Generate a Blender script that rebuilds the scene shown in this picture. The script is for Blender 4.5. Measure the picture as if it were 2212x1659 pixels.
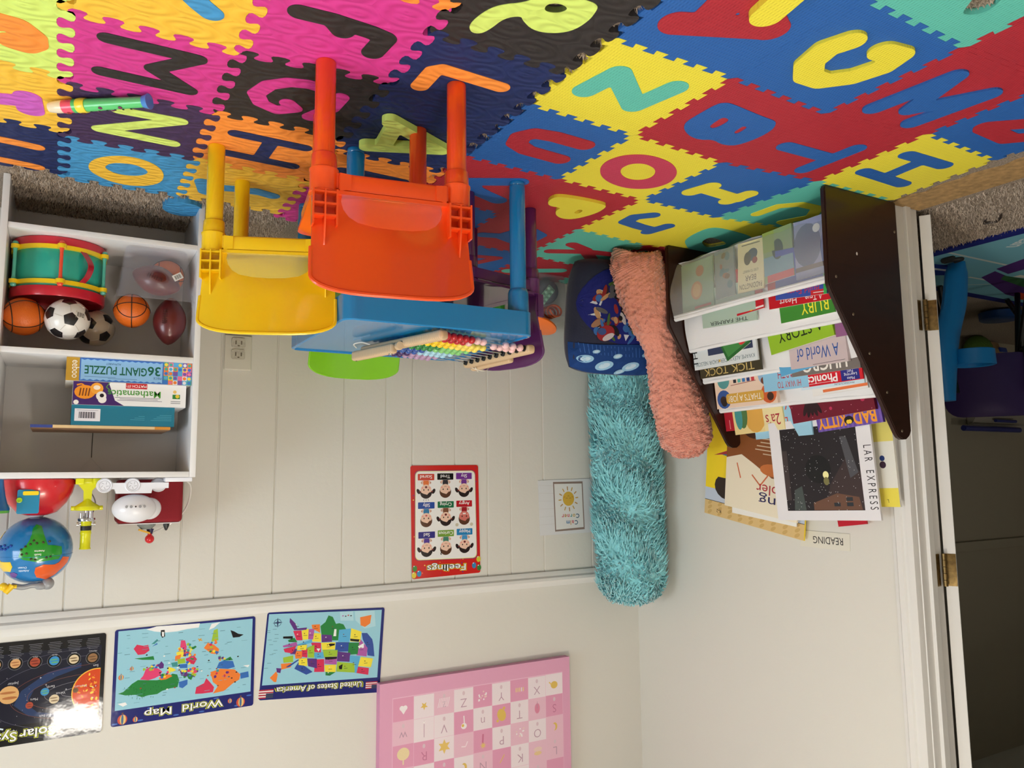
import bpy, bmesh, math, random
import numpy as np
from mathutils import Vector, Matrix
from mathutils.geometry import delaunay_2d_cdt

for _o in list(bpy.data.objects): bpy.data.objects.remove(_o)
sc = bpy.context.scene
col = sc.collection
PI = math.pi
random.seed(7)

# ------------------------------------------------------------------ camera (the photo was taken upside down)
def rot_cam(pitch, roll, yaw):
    f = Vector((math.sin(yaw)*math.cos(pitch), math.cos(yaw)*math.cos(pitch), -math.sin(pitch)))
    r = Vector((math.cos(yaw), -math.sin(yaw), 0))
    d = f.cross(r)
    c, s = math.cos(roll), math.sin(roll)
    r2 = c*r+s*d; d2 = -s*r+c*d
    return Matrix((-r2, d2, -f)).transposed()
cam = bpy.data.objects.new('camera', bpy.data.cameras.new('camera'))
col.objects.link(cam)
cam.data.sensor_width = 36; cam.data.sensor_fit = 'HORIZONTAL'
cam.data.lens = 36*1690/2212
cam.data.clip_start = .02
cam.matrix_world = Matrix.Translation((0, 0, .765)) @ rot_cam(.1173, .0103, -.523).to_4x4()
sc.camera = cam
# ------------------------------------------------------------------ world, daylight, exposure
w = bpy.data.worlds.new('world'); sc.world = w; w.use_nodes = True
nt = w.node_tree; nt.nodes.clear()
bg = nt.nodes.new('ShaderNodeBackground'); wo = nt.nodes.new('ShaderNodeOutputWorld')
bg.inputs[0].default_value = (.80, .90, 1.0, 1); bg.inputs[1].default_value = 11.0
nt.links.new(bg.outputs[0], wo.inputs[0])
def area(name, loc, rot, sx, sy, power, color, portal=False):
    l = bpy.data.lights.new(name, 'AREA'); l.shape = 'RECTANGLE'; l.size = sx; l.size_y = sy
    l.energy = power; l.color = color
    if portal: l.cycles.is_portal = True
    o = bpy.data.objects.new(name, l); col.objects.link(o); o.location = loc; o.rotation_euler = rot
    return o
WIN = (1.9, .35, 1.75, .85, 1.95)          # right-hand window: x of the wall, y0, y1, z0, z1
area('window_portal', (WIN[0]+.05, (WIN[1]+WIN[2])/2, (WIN[3]+WIN[4])/2), (0, PI/2, 0), WIN[4]-WIN[3], WIN[2]-WIN[1], 1, (1, 1, 1), True)
area('ceiling_panel_light', (-.17, -.75, 2.262), (0, 0, 0), .30, .62, 28, (1.0, .93, .83))
for _k, _x in enumerate((-.62, -.45, -.28)):           # the three bulbs of the middle fixture
    _l = bpy.data.lights.new('bulb_light', 'POINT'); _l.energy = 14; _l.color = (1.0, .92, .80); _l.shadow_soft_size = .035
    _o = bpy.data.objects.new('bulb_light', _l); col.objects.link(_o); _o.location = (_x, .85, 2.165)
sc.view_settings.view_transform = 'Standard'; sc.view_settings.look = 'None'
sc.view_settings.exposure = 0.0; sc.view_settings.gamma = 1.0; sc.view_settings.use_curve_mapping = False
sc.cycles.use_denoising = True
sc.cycles.max_bounces = 7; sc.cycles.diffuse_bounces = 4; sc.cycles.glossy_bounces = 3
sc.cycles.transmission_bounces = 6; sc.cycles.transparent_max_bounces = 12
sc.cycles.caustics_reflective = False; sc.cycles.caustics_refractive = False
sc.cycles.use_adaptive_sampling = True; sc.cycles.adaptive_threshold = .03
sc.cycles.sample_clamp_indirect = 6

# ------------------------------------------------------------------ materials
def lin(c):
    def f(v):
        v /= 255.
        return v/12.92 if v <= .04045 else ((v+.055)/1.055)**2.4
    return (f(c[0]), f(c[1]), f(c[2]))
MATS = {}
def mat(name, rgb=(200, 200, 200), rough=.5, bump=None, coat=0., spec=.5, metal=0., var=0., attr=None, scale=40., sheen=0., dist=.002, trans=0.):
    """Procedural material; bump: 'noise' 'ribs' 'grain' 'carpet' 'fabric' 'wood'."""
    if name in MATS: return MATS[name]
    m = bpy.data.materials.new(name); m.use_nodes = True; MATS[name] = m
    n = m.node_tree.nodes; L = m.node_tree.links; b = n['Principled BSDF']
    base = lin(rgb)
    b.inputs['Base Color'].default_value = (*base, 1)
    b.inputs['Roughness'].default_value = rough
    b.inputs['Metallic'].default_value = metal
    b.inputs['Specular IOR Level'].default_value = spec
    b.inputs['Coat Weight'].default_value = coat
    b.inputs['Coat Roughness'].default_value = .06
    if sheen: b.inputs['Sheen Weight'].default_value = sheen
    tc = n.new('ShaderNodeTexCoord')
    src = None
    if attr:
        a = n.new('ShaderNodeAttribute'); a.attribute_name = attr; src = a.outputs['Color']
        L.new(src, b.inputs['Base Color'])
    nz = n.new('ShaderNodeTexNoise'); nz.inputs['Scale'].default_value = scale; nz.inputs['Detail'].default_value = 4
    L.new(tc.outputs['Object'], nz.inputs['Vector'])
    h = nz.outputs['Fac']
    if bump in ('wood', 'grain'):
        mp = n.new('ShaderNodeMapping'); L.new(tc.outputs['Object'], mp.inputs['Vector'])
        wv = n.new('ShaderNodeTexWave'); wv.wave_type = 'BANDS'; wv.bands_direction = 'Y'
        if bump == 'grain':
            mp.inputs['Scale'].default_value = (11, 20, 11)
            mp.inputs['Rotation'].default_value = (0, 0, math.radians(8))
            vo = n.new('ShaderNodeTexVoronoi'); vo.inputs['Scale'].default_value = 1; vo.voronoi_dimensions = '2D'
            L.new(mp.outputs[0], vo.inputs['Vector'])
            m1 = n.new('ShaderNodeMath'); m1.operation = 'MULTIPLY'; m1.inputs[1].default_value = 19
            m2 = n.new('ShaderNodeMath'); m2.operation = 'SINE'
            L.new(vo.outputs['Distance'], m1.inputs[0]); L.new(m1.outputs[0], m2.inputs[0])
        else:
            mp.inputs['Scale'].default_value = (1, 6, 6)
            wv.inputs['Scale'].default_value = 8; wv.inputs['Distortion'].default_value = 3
        L.new(mp.outputs[0], wv.inputs['Vector']); h = m2.outputs[0] if bump == 'grain' else wv.outputs['Fac']
    if bump == 'ribs':
        wv = n.new('ShaderNodeTexWave'); wv.wave_type = 'BANDS'; wv.bands_direction = 'X'
        wv.inputs['Scale'].default_value = 48
        w2 = n.new('ShaderNodeTexWave'); w2.wave_type = 'BANDS'; w2.bands_direction = 'Y'
        w2.inputs['Scale'].default_value = 30
        for q in (wv, w2): L.new(tc.outputs['Object'], q.inputs['Vector'])
        ma = n.new('ShaderNodeMath'); ma.operation = 'MULTIPLY'
        L.new(wv.outputs['Fac'], ma.inputs[0]); L.new(w2.outputs['Fac'], ma.inputs[1]); h = ma.outputs[0]
    if var:
        mx = n.new('ShaderNodeMix'); mx.data_type = 'RGBA'; mx.blend_type = 'MULTIPLY'
        cr = n.new('ShaderNodeValToRGB')
        cr.color_ramp.elements[0].position = .3; cr.color_ramp.elements[1].position = .7
        cr.color_ramp.elements[0].color = (1-var, 1-var, 1-var, 1); cr.color_ramp.elements[1].color = (1, 1, 1, 1)
        L.new(h if bump in ('wood',) else nz.outputs['Fac'], cr.inputs['Fac'])
        mx.inputs[0].default_value = 1
        mx.inputs[6].default_value = (*base, 1)
        if src: L.new(src, mx.inputs[6])
        L.new(cr.outputs['Color'], mx.inputs[7]); L.new(mx.outputs[2], b.inputs['Base Color'])
    if bump:
        bp = n.new('ShaderNodeBump'); bp.inputs['Strength'].default_value = 1.0 if bump != 'wood' else .15
        bp.inputs['Distance'].default_value = dist
        L.new(h, bp.inputs['Height']); L.new(bp.outputs['Normal'], b.inputs['Normal'])
    if trans:
        out = n['Material Output']; tr = n.new('ShaderNodeBsdfTransparent'); ms = n.new('ShaderNodeMixShader')
        ms.inputs[0].default_value = trans
        L.new(b.outputs[0], ms.inputs[1]); L.new(tr.outputs[0], ms.inputs[2]); L.new(ms.outputs[0], out.inputs['Surface'])
    return m
def plastic(name, rgb, rough=.28): return mat(name, rgb, rough, coat=.25, spec=.5)

# ------------------------------------------------------------------ mesh helpers
def new(): return bmesh.new()
def setp(o, label=None, cat=None, group=None, kind=None):
    if label: o['label'] = label
    if cat: o['category'] = cat
    if group: o['group'] = group
    if kind: o['kind'] = kind
    return o
def link_mesh(name, me, m, parent=None, loc=None):
    o = bpy.data.objects.new(name, me); col.objects.link(o)
    if m is not None and not me.materials: me.materials.append(m)
    if parent is not None: o.parent = parent
    if loc is not None: o.location = loc
    return o
def obj(name, bm, m, parent=None, loc=None, smooth=40, recalc=True):
    if recalc: bmesh.ops.recalc_face_normals(bm, faces=bm.faces)
    if loc is not None: bmesh.ops.translate(bm, vec=-Vector(loc), verts=bm.verts)
    me = bpy.data.meshes.new(name); bm.to_mesh(me); bm.free()
    if smooth:
        me.shade_smooth()
        me.set_sharp_from_angle(angle=math.radians(smooth))
    return link_mesh(name, me, m, parent, loc if parent is None else None)
def thing(name, label, cat, loc=(0, 0, 0), rz=0, group=None):
    o = bpy.data.objects.new(name, None); col.objects.link(o)
    o.empty_display_size = .05
    o.location = loc; o.rotation_euler = (0, 0, rz)
    return setp(o, label, cat, group)
def struct(name, bm, m, smooth=0):
    return setp(obj(name, bm, m, smooth=smooth), kind='structure')
def copy_tree(o, parent=None):
    c = o.copy(); col.objects.link(c)
    if parent is not None: c.parent = parent
    for ch in list(o.children): copy_tree(ch, c)
    return c
def bx(bm, lo, hi, bev=0, seg=2):
    lo, hi = Vector(lo), Vector(hi)
    r = bmesh.ops.create_cube(bm, size=1)
    vs = r['verts']
    for v in vs:
        v.co = Vector(((lo[i]+hi[i])/2+v.co[i]*(hi[i]-lo[i])) for i in range(3))
    if bev:
        es = {e for v in vs for e in v.link_edges}
        bmesh.ops.bevel(bm, geom=list(es), offset=bev, segments=seg, profile=.6, affect='EDGES', clamp_overlap=True)
    return bm
def obox(bm, M, size, bev=0, seg=2):
    """box of a size centred on the origin of matrix M"""
    t = bmesh.new(); s = Vector(size)/2
    bx(t, -s, s, bev, seg); return merge(bm, t, M)
def merge(bm, t, M=None):
    if M is not None: bmesh.ops.transform(t, matrix=M, verts=t.verts)
    me = bpy.data.meshes.new('tmp'); t.to_mesh(me); t.free()
    bm.from_mesh(me); bpy.data.meshes.remove(me); return bm
def lathe(bm, prof, n=32, M=None, sx=1., sy=1.):
    """prof: (r, z) list, revolved round z"""
    M = M or Matrix()
    rings = []
    for r, z in prof:
        if r < 1e-5: rings.append([bm.verts.new(M @ Vector((0, 0, z)))])
        else: rings.append([bm.verts.new(M @ Vector((r*sx*math.cos(2*PI*i/n), r*sy*math.sin(2*PI*i/n), z))) for i in range(n)])
    for a, b in zip(rings, rings[1:]):
        for i in range(n):
            j = (i+1) % n
            if len(a) == 1 and len(b) == 1: continue
            if len(a) == 1: bm.faces.new((a[0], b[i], b[j]))
            elif len(b) == 1: bm.faces.new((a[i], b[0], a[j]))
            else: bm.faces.new((a[i], b[i], b[j], a[j]))
    return bm
def ball(bm, c, r, n=24, s=(1, 1, 1), M=None):
    R = (M or Matrix()).to_4x4()
    return lathe(bm, [(r*math.sin(PI*k/(n//2)), -r*math.cos(PI*k/(n//2))) for k in range(n//2+1)], n,
                 Matrix.Translation(c) @ R @ Matrix.Diagonal((*s, 1)))
def ubezier(pts, n=8):
    """Catmull-Rom through the points"""
    P = [Vector(p) for p in pts]; P = [2*P[0]-P[1]]+P+[2*P[-1]-P[-2]]
    out = []
    for i in range(1, len(P)-2):
        for k in range(n):
            t = k/n
            out.append(.5*((2*P[i])+(P[i+1]-P[i-1])*t+(2*P[i-1]-5*P[i]+4*P[i+1]-P[i+2])*t*t+(3*P[i]-P[i-1]-3*P[i+1]+P[i+2])*t**3))
    return out+[P[-2]]
def tube(bm, pts, r, n=12, caps=True):
    pts = [Vector(p) for p in pts]
    rs = r if isinstance(r, (list, tuple)) else [r]*len(pts)
    rings = []; up = None
    for i, p in enumerate(pts):
        d = (pts[min(i+1, len(pts)-1)]-pts[max(i-1, 0)]).normalized()
        if up is None:
            up = Vector((0, 0, 1)) if abs(d.z) < .9 else Vector((1, 0, 0))
        x = d.cross(up).normalized(); up = x.cross(d).normalized()
        rings.append([bm.verts.new(p+rs[i]*(math.cos(2*PI*k/n)*x+math.sin(2*PI*k/n)*up)) for k in range(n)])
    for a, b in zip(rings, rings[1:]):
        for k in range(n): bm.faces.new((a[k], a[(k+1) % n], b[(k+1) % n], b[k]))
    if caps: bm.faces.new(rings[0]); bm.faces.new(rings[-1])
    return bm
def inside(loops, x, y):
    c = False
    for lp in loops:
        n = len(lp); j = n-1
        for i in range(n):
            if (lp[i][1] > y) != (lp[j][1] > y) and x < (lp[j][0]-lp[i][0])*(y-lp[i][1])/(lp[j][1]-lp[i][1])+lp[i][0]: c = not c
            j = i
    return c
def fill2d(loops, extra=()):
    vs = []; es = []
    for lp in loops:
        b = len(vs); n = len(lp)
        vs += [Vector((p[0], p[1])) for p in lp]; es += [(b+i, b+(i+1) % n) for i in range(n)]
    vs += [Vector(p) for p in extra]
    v, e, f, _, _, _ = delaunay_2d_cdt(vs, es, [], 0, 1e-6)
    out = []
    for t in f:
        cx = sum(v[i].x for i in t)/len(t); cy = sum(v[i].y for i in t)/len(t)
        if inside(loops, cx, cy): out.append(t)
    return [(p.x, p.y) for p in v], out
def prism(bm, loops, z0, z1, fn=None, bottom=False):
    """flat shape with holes, extruded between two heights"""
    fn = fn or (lambda x, y, z: (x, y, z))
    v, f = fill2d(loops)
    t = [bm.verts.new(fn(x, y, z1)) for x, y in v]
    for q in f: bm.faces.new([t[i] for i in q])
    if bottom:
        t = [bm.verts.new(fn(x, y, z0)) for x, y in v]
        for q in f: bm.faces.new([t[i] for i in reversed(q)])
    for lp in loops:
        a = [bm.verts.new(fn(p[0], p[1], z0)) for p in lp]; b = [bm.verts.new(fn(p[0], p[1], z1)) for p in lp]
        for i in range(len(lp)):
            j = (i+1) % len(lp); bm.faces.new((a[i], a[j], b[j], b[i]))
    bmesh.ops.remove_doubles(bm, verts=bm.verts, dist=1e-6)
    return bm
def sheet(bm, loops, step, fn, thick):
    """curved panel: outline loops in (u, v) mapped by fn(u, v) -> (point, normal)"""
    us = [p[0] for l in loops for p in l]; vs = [p[1] for l in loops for p in l]
    ex = []
    u = min(us)+step*.7
    while u < max(us):
        v = min(vs)+step*.7
        while v < max(vs):
            if inside(loops, u, v) and all(min((u-p[0])**2+(v-p[1])**2 for p in l) > (step*.4)**2 for l in loops): ex.append((u, v))
            v += step
        u += step
    P, F = fill2d(loops, ex)
    def at(u, v, s):
        p, n = fn(u, v); return Vector(p)+Vector(n)*s
    a = [bm.verts.new(at(u, v, thick/2)) for u, v in P]; b = [bm.verts.new(at(u, v, -thick/2)) for u, v in P]
    for f in F:
        bm.faces.new([a[i] for i in f]); bm.faces.new([b[i] for i in reversed(f)])
    for lp in loops:
        A = [bm.verts.new(at(p[0], p[1], thick/2)) for p in lp]; B = [bm.verts.new(at(p[0], p[1], -thick/2)) for p in lp]
        for i in range(len(lp)):
            j = (i+1) % len(lp); bm.faces.new((A[i], A[j], B[j], B[i]))
    bmesh.ops.remove_doubles(bm, verts=bm.verts, dist=1e-6)
    return bm
def rrect(x0, y0, x1, y1, r, n=5):
    o = []
    for cx, cy, a in ((x1-r, y1-r, 0), (x0+r, y1-r, 90), (x0+r, y0+r, 180), (x1-r, y0+r, 270)):
        for k in range(n+1):
            t = math.radians(a+90*k/n); o.append((cx+r*math.cos(t), cy+r*math.sin(t)))
    return o
def ell(cx, cy, rx, ry=None, n=24, rot=0.):
    ry = rx if ry is None else ry; c, s = math.cos(rot), math.sin(rot)
    return [(cx+rx*math.cos(2*PI*k/n)*c-ry*math.sin(2*PI*k/n)*s, cy+rx*math.cos(2*PI*k/n)*s+ry*math.sin(2*PI*k/n)*c) for k in range(n)]
def outline(strokes, wd, step=.004):
    """outline loops of round-ended strokes (union), by marching squares on their distance field"""
    pts = np.array([p for s in strokes for p in s]); lo = pts.min(0)-wd-step*2; hi = pts.max(0)+wd+step*2
    nx, ny = [int(v)+2 for v in (hi-lo)/step]
    X, Y = np.meshgrid(lo[0]+step*np.arange(nx), lo[1]+step*np.arange(ny), indexing='ij')
    D = np.full(X.shape, 9.)
    for s in strokes:
        for a, b in zip(s, s[1:]):
            dx, dy = b[0]-a[0], b[1]-a[1]; q = max(dx*dx+dy*dy, 1e-12)
            t = np.clip(((X-a[0])*dx+(Y-a[1])*dy)/q, 0, 1)
            D = np.minimum(D, np.hypot(X-a[0]-t*dx, Y-a[1]-t*dy))
    D -= wd/2
    return contour(D, lo, step)
def contour(D, lo, step):
    S = D < 0; nxt = {}; pos = {}
    def pt(i, j, k, l):
        key = (i, j, k, l) if (i, j) < (k, l) else (k, l, i, j)
        if key not in pos:
            i, j, k, l = key; a, b = D[i, j], D[k, l]; t = a/(a-b)
            pos[key] = (lo[0]+step*(i+t*(k-i)), lo[1]+step*(j+t*(l-j)))
        return key
    any_ = S[:-1, :-1].astype(int)+S[1:, :-1]+S[:-1, 1:]+S[1:, 1:]
    for i, j in np.argwhere((any_ > 0) & (any_ < 4)):
        i, j = int(i), int(j)
        c = [(i, j), (i+1, j), (i+1, j+1), (i, j+1)]; s = [S[q] for q in c]
        ent = []; ex = []
        for k in range(4):
            a, b = c[k], c[(k+1) % 4]
            if s[k] and not s[(k+1) % 4]: ex.append(pt(*a, *b))
            if not s[k] and s[(k+1) % 4]: ent.append(pt(*a, *b))
        for a, b in zip(ex, ent): nxt[a] = b
    loops = []
    while nxt:
        a = next(iter(nxt)); lp = []
        while a in nxt: lp.append(pos[a]); a = nxt.pop(a)
        if len(lp) > 5: loops.append(lp)
    return loops
_txt = {}
def text_tris(s, bold=0.):
    """triangles of a line of lettering, 1 unit high, starting at x = 0 -> (verts, faces, width)"""
    k = (s, bold)
    if k not in _txt:
        cu = bpy.data.curves.new('txt', 'FONT'); cu.body = s; cu.offset = bold; cu.resolution_u = 3
        o = bpy.data.objects.new('txt', cu); col.objects.link(o)
        dg = bpy.context.evaluated_depsgraph_get(); me = o.evaluated_get(dg).to_mesh()
        v = [(q.co.x, q.co.y) for q in me.vertices]; f = [tuple(p.vertices) for p in me.polygons]
        o.evaluated_get(dg).to_mesh_clear(); bpy.data.objects.remove(o); bpy.data.curves.remove(cu)
        x0 = min([p[0] for p in v] or [0]); x1 = max([p[0] for p in v] or [1])
        _txt[k] = ([(x-x0, y) for x, y in v], f, x1-x0)
    return _txt[k]
class Art:
    """printed sheet: flat coloured shapes stacked on a board, one mesh, colours in the 'Col' attribute"""
    EPS = .00008
    def __init__(s): s.v = []; s.f = []; s.c = []; s.z = 0; s.bb = []
    def face(s, P, F, rgb, z):
        # each shape lies just above the shapes it overlaps
        used = {i for q in F for i in q}
        if not used: return
        xs = [P[i][0] for i in used]; ys = [P[i][1] for i in used]; b = (min(xs), min(ys), max(xs), max(ys)); lv = 0
        if z:
            lv = 1+max([l for (i, l, q) in s.bb if i != z and q[0] < b[2] and q[2] > b[0] and q[1] < b[3] and q[3] > b[1]] or [0])
            s.bb.append((z, lv, b))
        s.emit(P, F, rgb, lv*s.EPS)
    def emit(s, P, F, rgb, z):
        b = len(s.v); s.v += [(x, y, z) for x, y in P]
        for q in F: s.f.append([b+i for i in q]); s.c.append(rgb)
    def lay(s): s.z += 1; return s.z
    def poly(s, pts, rgb, holes=()):
        P, F = fill2d([pts]+list(holes)); F2 = []
        for q in F:
            a, b, c = P[q[0]], P[q[1]], P[q[2]]
            F2.append(q if (b[0]-a[0])*(c[1]-a[1])-(b[1]-a[1])*(c[0]-a[0]) > 0 else q[::-1])
        s.face(P, F2, rgb, s.lay()); return s
    def rect(s, x0, y0, x1, y1, rgb): s.face([(x0, y0), (x1, y0), (x1, y1), (x0, y1)], [(0, 1, 2, 3)], rgb, s.lay()); return s
    def disc(s, x, y, r, rgb, ry=None, n=16, rot=0.):
        s.face(ell(x, y, r, ry, n, rot), [tuple(range(n))], rgb, s.lay()); return s
    def line(s, pts, wd, rgb):
        z = s.lay()
        for a, b in zip(pts, pts[1:]):
            dx, dy = b[0]-a[0], b[1]-a[1]; l = math.hypot(dx, dy) or 1e-9; nx, ny = -dy/l*wd/2, dx/l*wd/2
            s.face([(a[0]-nx, a[1]-ny), (b[0]-nx, b[1]-ny), (b[0]+nx, b[1]+ny), (a[0]+nx, a[1]+ny)], [(0, 1, 2, 3)], rgb, z)
        return s
    def text(s, t, x, y, h, rgb, align='C', rot=0., bold=.0, width=None, sx=1.):
        P, F, wd = text_tris(t, bold); k = h/.72; kx = k*sx
        if width: kx = width/wd
        o = {'L': 0, 'C': -wd*kx/2, 'R': -wd*kx}[align]; c, q = math.cos(rot), math.sin(rot)
        s.face([(x+(px*kx+o)*c-py*k*q, y+(px*kx+o)*q+py*k*c) for px, py in P], F, rgb, s.lay()); return s
    def star(s, x, y, r, rgb, n=5, k=.42, rot=PI/2):
        return s.poly([(x+(r if i % 2 == 0 else r*k)*math.cos(rot+PI*i/n), y+(r if i % 2 == 0 else r*k)*math.sin(rot+PI*i/n)) for i in range(2*n)], rgb)
    def board(s, pts, t, rgb, edge=None):
        """solid backing of thickness t below z = 0"""
        b = len(s.v); n = len(pts)
        s.v += [(x, y, 0) for x, y in pts]+[(x, y, -t) for x, y in pts]
        s.f.append([b+i for i in range(n)]); s.c.append(rgb)
        s.f.append([b+n+i for i in reversed(range(n))]); s.c.append(edge or rgb)
        for i in range(n):
            j = (i+1) % n; s.f.append([b+i, b+n+i, b+n+j, b+j]); s.c.append(edge or rgb)
        return s
    def build(s, name, M, m, parent=None, fn=None):
        me = bpy.data.meshes.new(name); me.from_pydata([fn(*v) if fn else v for v in s.v], [], s.f)
        a = me.color_attributes.new('Col', 'FLOAT_COLOR', 'CORNER')
        buf = []
        for f, c in zip(s.f, s.c): buf += [*lin(c), 1.]*len(f)
        a.data.foreach_set('color', buf)
        o = link_mesh(name, me, m, parent); o.matrix_local = M
        return o
def basis(o, x, y):
    """matrix with local x and y axes along the given directions, origin at o"""
    x = Vector(x).normalized(); z = x.cross(Vector(y)).normalized(); y = z.cross(x)
    m = Matrix((x, y, z)).transposed().to_4x4(); m.translation = o; return m
PRINT = mat('printed_paper', (255, 255, 255), .45, attr='Col', spec=.35)
GLOSS = mat('laminated_print', (255, 255, 255), .07, 'noise', attr='Col', spec=.5, scale=9, dist=.0006)
MATTE = mat('matte_paint', (255, 255, 255), .8, attr='Col', spec=.2)
def fur(bm, n, length, wid, seed=1, droop=.35, zmin=None, grow=None, mix=.6):
    """tufts grown from the faces of bm into the same mesh"""
    rnd = random.Random(seed); bm.normal_update()
    tris = []; acc = []; tot = 0
    for f in bm.faces:
        vs = [v.co.copy() for v in f.verts]
        for k in range(1, len(vs)-1):
            tris.append((vs[0], vs[k], vs[k+1], f.normal.copy())); tot += ((vs[k]-vs[0]).cross(vs[k+1]-vs[0])).length; acc.append(tot)
    import bisect
    for i in range(n):
        a, b, c, nn = tris[min(bisect.bisect(acc, rnd.random()*tot), len(tris)-1)]
        u, v = rnd.random(), rnd.random()
        if u+v > 1: u, v = 1-u, 1-v
        p = a+(b-a)*u+(c-a)*v
        d = (nn*mix+Vector((rnd.uniform(-1, 1), rnd.uniform(-1, 1), rnd.uniform(-1, 1)))*.6)
        # neighbouring tufts lean together
        q = Vector((math.sin(p.x*38+p.z*21), math.sin(p.y*33+p.z*27+2), math.sin(p.z*31+p.x*17+4)))
        d = (d+q*.55).normalized(); L = length*rnd.uniform(.6, 1.15)
        side = d.cross(nn); side = side.normalized() if side.length > 1e-4 else Vector((1, 0, 0))
        p1 = p+d*L*.5+nn*L*.15; p2 = p+d*L+Vector((0, 0, -droop*L)); w0 = wid*rnd.uniform(.7, 1.2)
        v0 = bm.verts.new(p-side*w0); v1 = bm.verts.new(p+side*w0); v2 = bm.verts.new(p1+side*w0*.75); v3 = bm.verts.new(p1-side*w0*.75); v4 = bm.verts.new(p2)
        bm.faces.new((v0, v1, v2, v3)); bm.faces.new((v3, v2, v4))
    return bm
# ------------------------------------------------------------------ room shell
LX, BY, CEIL = -2.049, 2.555, 2.29       # left wall, back wall, ceiling height
WALL = mat('wall_paint', (222, 219, 211), .55, 'noise', scale=55, dist=.0006, spec=.3)
TRIM = mat('trim_paint', (228, 226, 222), .35, 'noise', scale=30, dist=.0006, spec=.45)
CEILM = mat('ceiling_paint', (225, 222, 212), .9)
CARPET = mat('carpet_pile', (206, 188, 170), 1., 'noise', scale=230, dist=.012, var=.55, spec=.1)
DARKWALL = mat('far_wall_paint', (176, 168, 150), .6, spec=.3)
OSB = mat('raw_wood_strip', (188, 150, 98), .8, 'noise', scale=60, var=.45, dist=.002)

bm = new(); bx(bm, (-6.2, -2.3, -.06), (2.05, 2.7, 0)); struct('floor', bm, CARPET)
bm = new(); bx(bm, (-6.2, -2.3, CEIL), (2.05, 2.7, CEIL+.06)); struct('ceiling', bm, CEILM)

# back wall: grooved planks below the rail, smooth above
bm = new(); prof = []
for gx in (-1.955, -1.828, -1.607, -1.463, -1.365, -1.233, -1.068, -.969, -.82, -.597, -.424, -.325, -.126, -.028, .114, .25, .42, .56, .66, .82, .98, 1.13, 1.3, 1.46, 1.6, 1.75):
    prof += [(gx-.0035, BY), (gx-.001, BY+.004), (gx+.001, BY+.004), (gx+.0035, BY)]
prof = [(LX-.001, BY)]+prof+[(1.9, BY)]
lo = [bm.verts.new((x, y, 0)) for x, y in prof]; hi = [bm.verts.new((x, y, 1.14)) for x, y in prof]
for i in range(len(prof)-1): bm.faces.new((lo[i], lo[i+1], hi[i+1], hi[i]))
bx(bm, (LX-.16, BY+.006, 0), (1.95, BY+.07, CEIL))
bx(bm, (LX-.001, BY, 1.13), (1.9, BY+.02, CEIL))
struct('wall_back', bm, WALL)
bm = new()
for (y0, z0), (y1, z1) in zip([(0, 1.124), (.010, 1.124), (.014, 1.132), (.016, 1.140), (.024, 1.146), (.026, 1.156), (.020, 1.162), (.016, 1.168), (.013, 1.178), (0, 1.178)], [(.010, 1.124), (.014, 1.132), (.016, 1.140), (.024, 1.146), (.026, 1.156), (.020, 1.162), (.016, 1.168), (.013, 1.178), (0, 1.178), (0, 1.124)]):
    v = [bm.verts.new((x, BY+.001-y, z)) for x, y, z in ((LX, y0, z0), (1.9, y0, z0), (1.9, y1, z1), (LX, y1, z1))]; bm.faces.new(v)
bmesh.ops.remove_doubles(bm, verts=bm.verts, dist=1e-5)
struct('trim_1', bm, TRIM, smooth=25)

# left wall with the doorway (opening y .50 .. 1.33)
DY0, DY1, DH, LT = .48, 1.345, 2.03, .088
bm = new(); bx(bm, (LX-LT, DY1, 0), (LX, BY+.02, CEIL)); bx(bm, (LX-LT, -2.25, 0), (LX, DY0, CEIL)); bx(bm, (LX-LT, DY0, DH), (LX, DY1, CEIL))
struct('wall_left', bm, WALL)
# right wall with a window, front wall
wx, wy0, wy1, wz0, wz1 = WIN
bm = new()
bx(bm, (wx, wy1, 0), (wx+.1, BY+.02, CEIL)); bx(bm, (wx, -2.25, 0), (wx+.1, wy0, CEIL)); bx(bm, (wx, wy0, 0), (wx+.1, wy1, wz0)); bx(bm, (wx, wy0, wz1), (wx+.1, wy1, CEIL))
struct('wall_right', bm, WALL)
bm = new(); bx(bm, (-6.2, -2.3, 0), (2.05, -2.2, CEIL)); struct('wall_front', bm, WALL)
root = setp(thing('window_1', None, None, (wx, (wy0+wy1)/2, wz0)), kind='structure')
bm = new()
for a, b in (((wx-.02, wy0, wz0), (wx+.06, wy0+.05, wz1)), ((wx-.02, wy1-.05, wz0), (wx+.06, wy1, wz1)), ((wx-.02, wy0, wz0), (wx+.06, wy1, wz0+.05)), ((wx-.02, wy0, wz1-.05), (wx+.06, wy1, wz1)), ((wx+.02, wy0, (wz0+wz1)/2-.02), (wx+.05, wy1, (wz0+wz1)/2+.02))): bx(bm, a, b)
obj('window_frame', bm, TRIM, root, loc=root.location, smooth=0)
bm = new(); bx(bm, (wx+.034, wy0+.04, wz0+.04), (wx+.038, wy1-.04, wz1-.04))
obj('pane', bm, mat('window_glass', (255, 255, 255), .02, trans=.93), root, loc=root.location, smooth=0)

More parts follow.
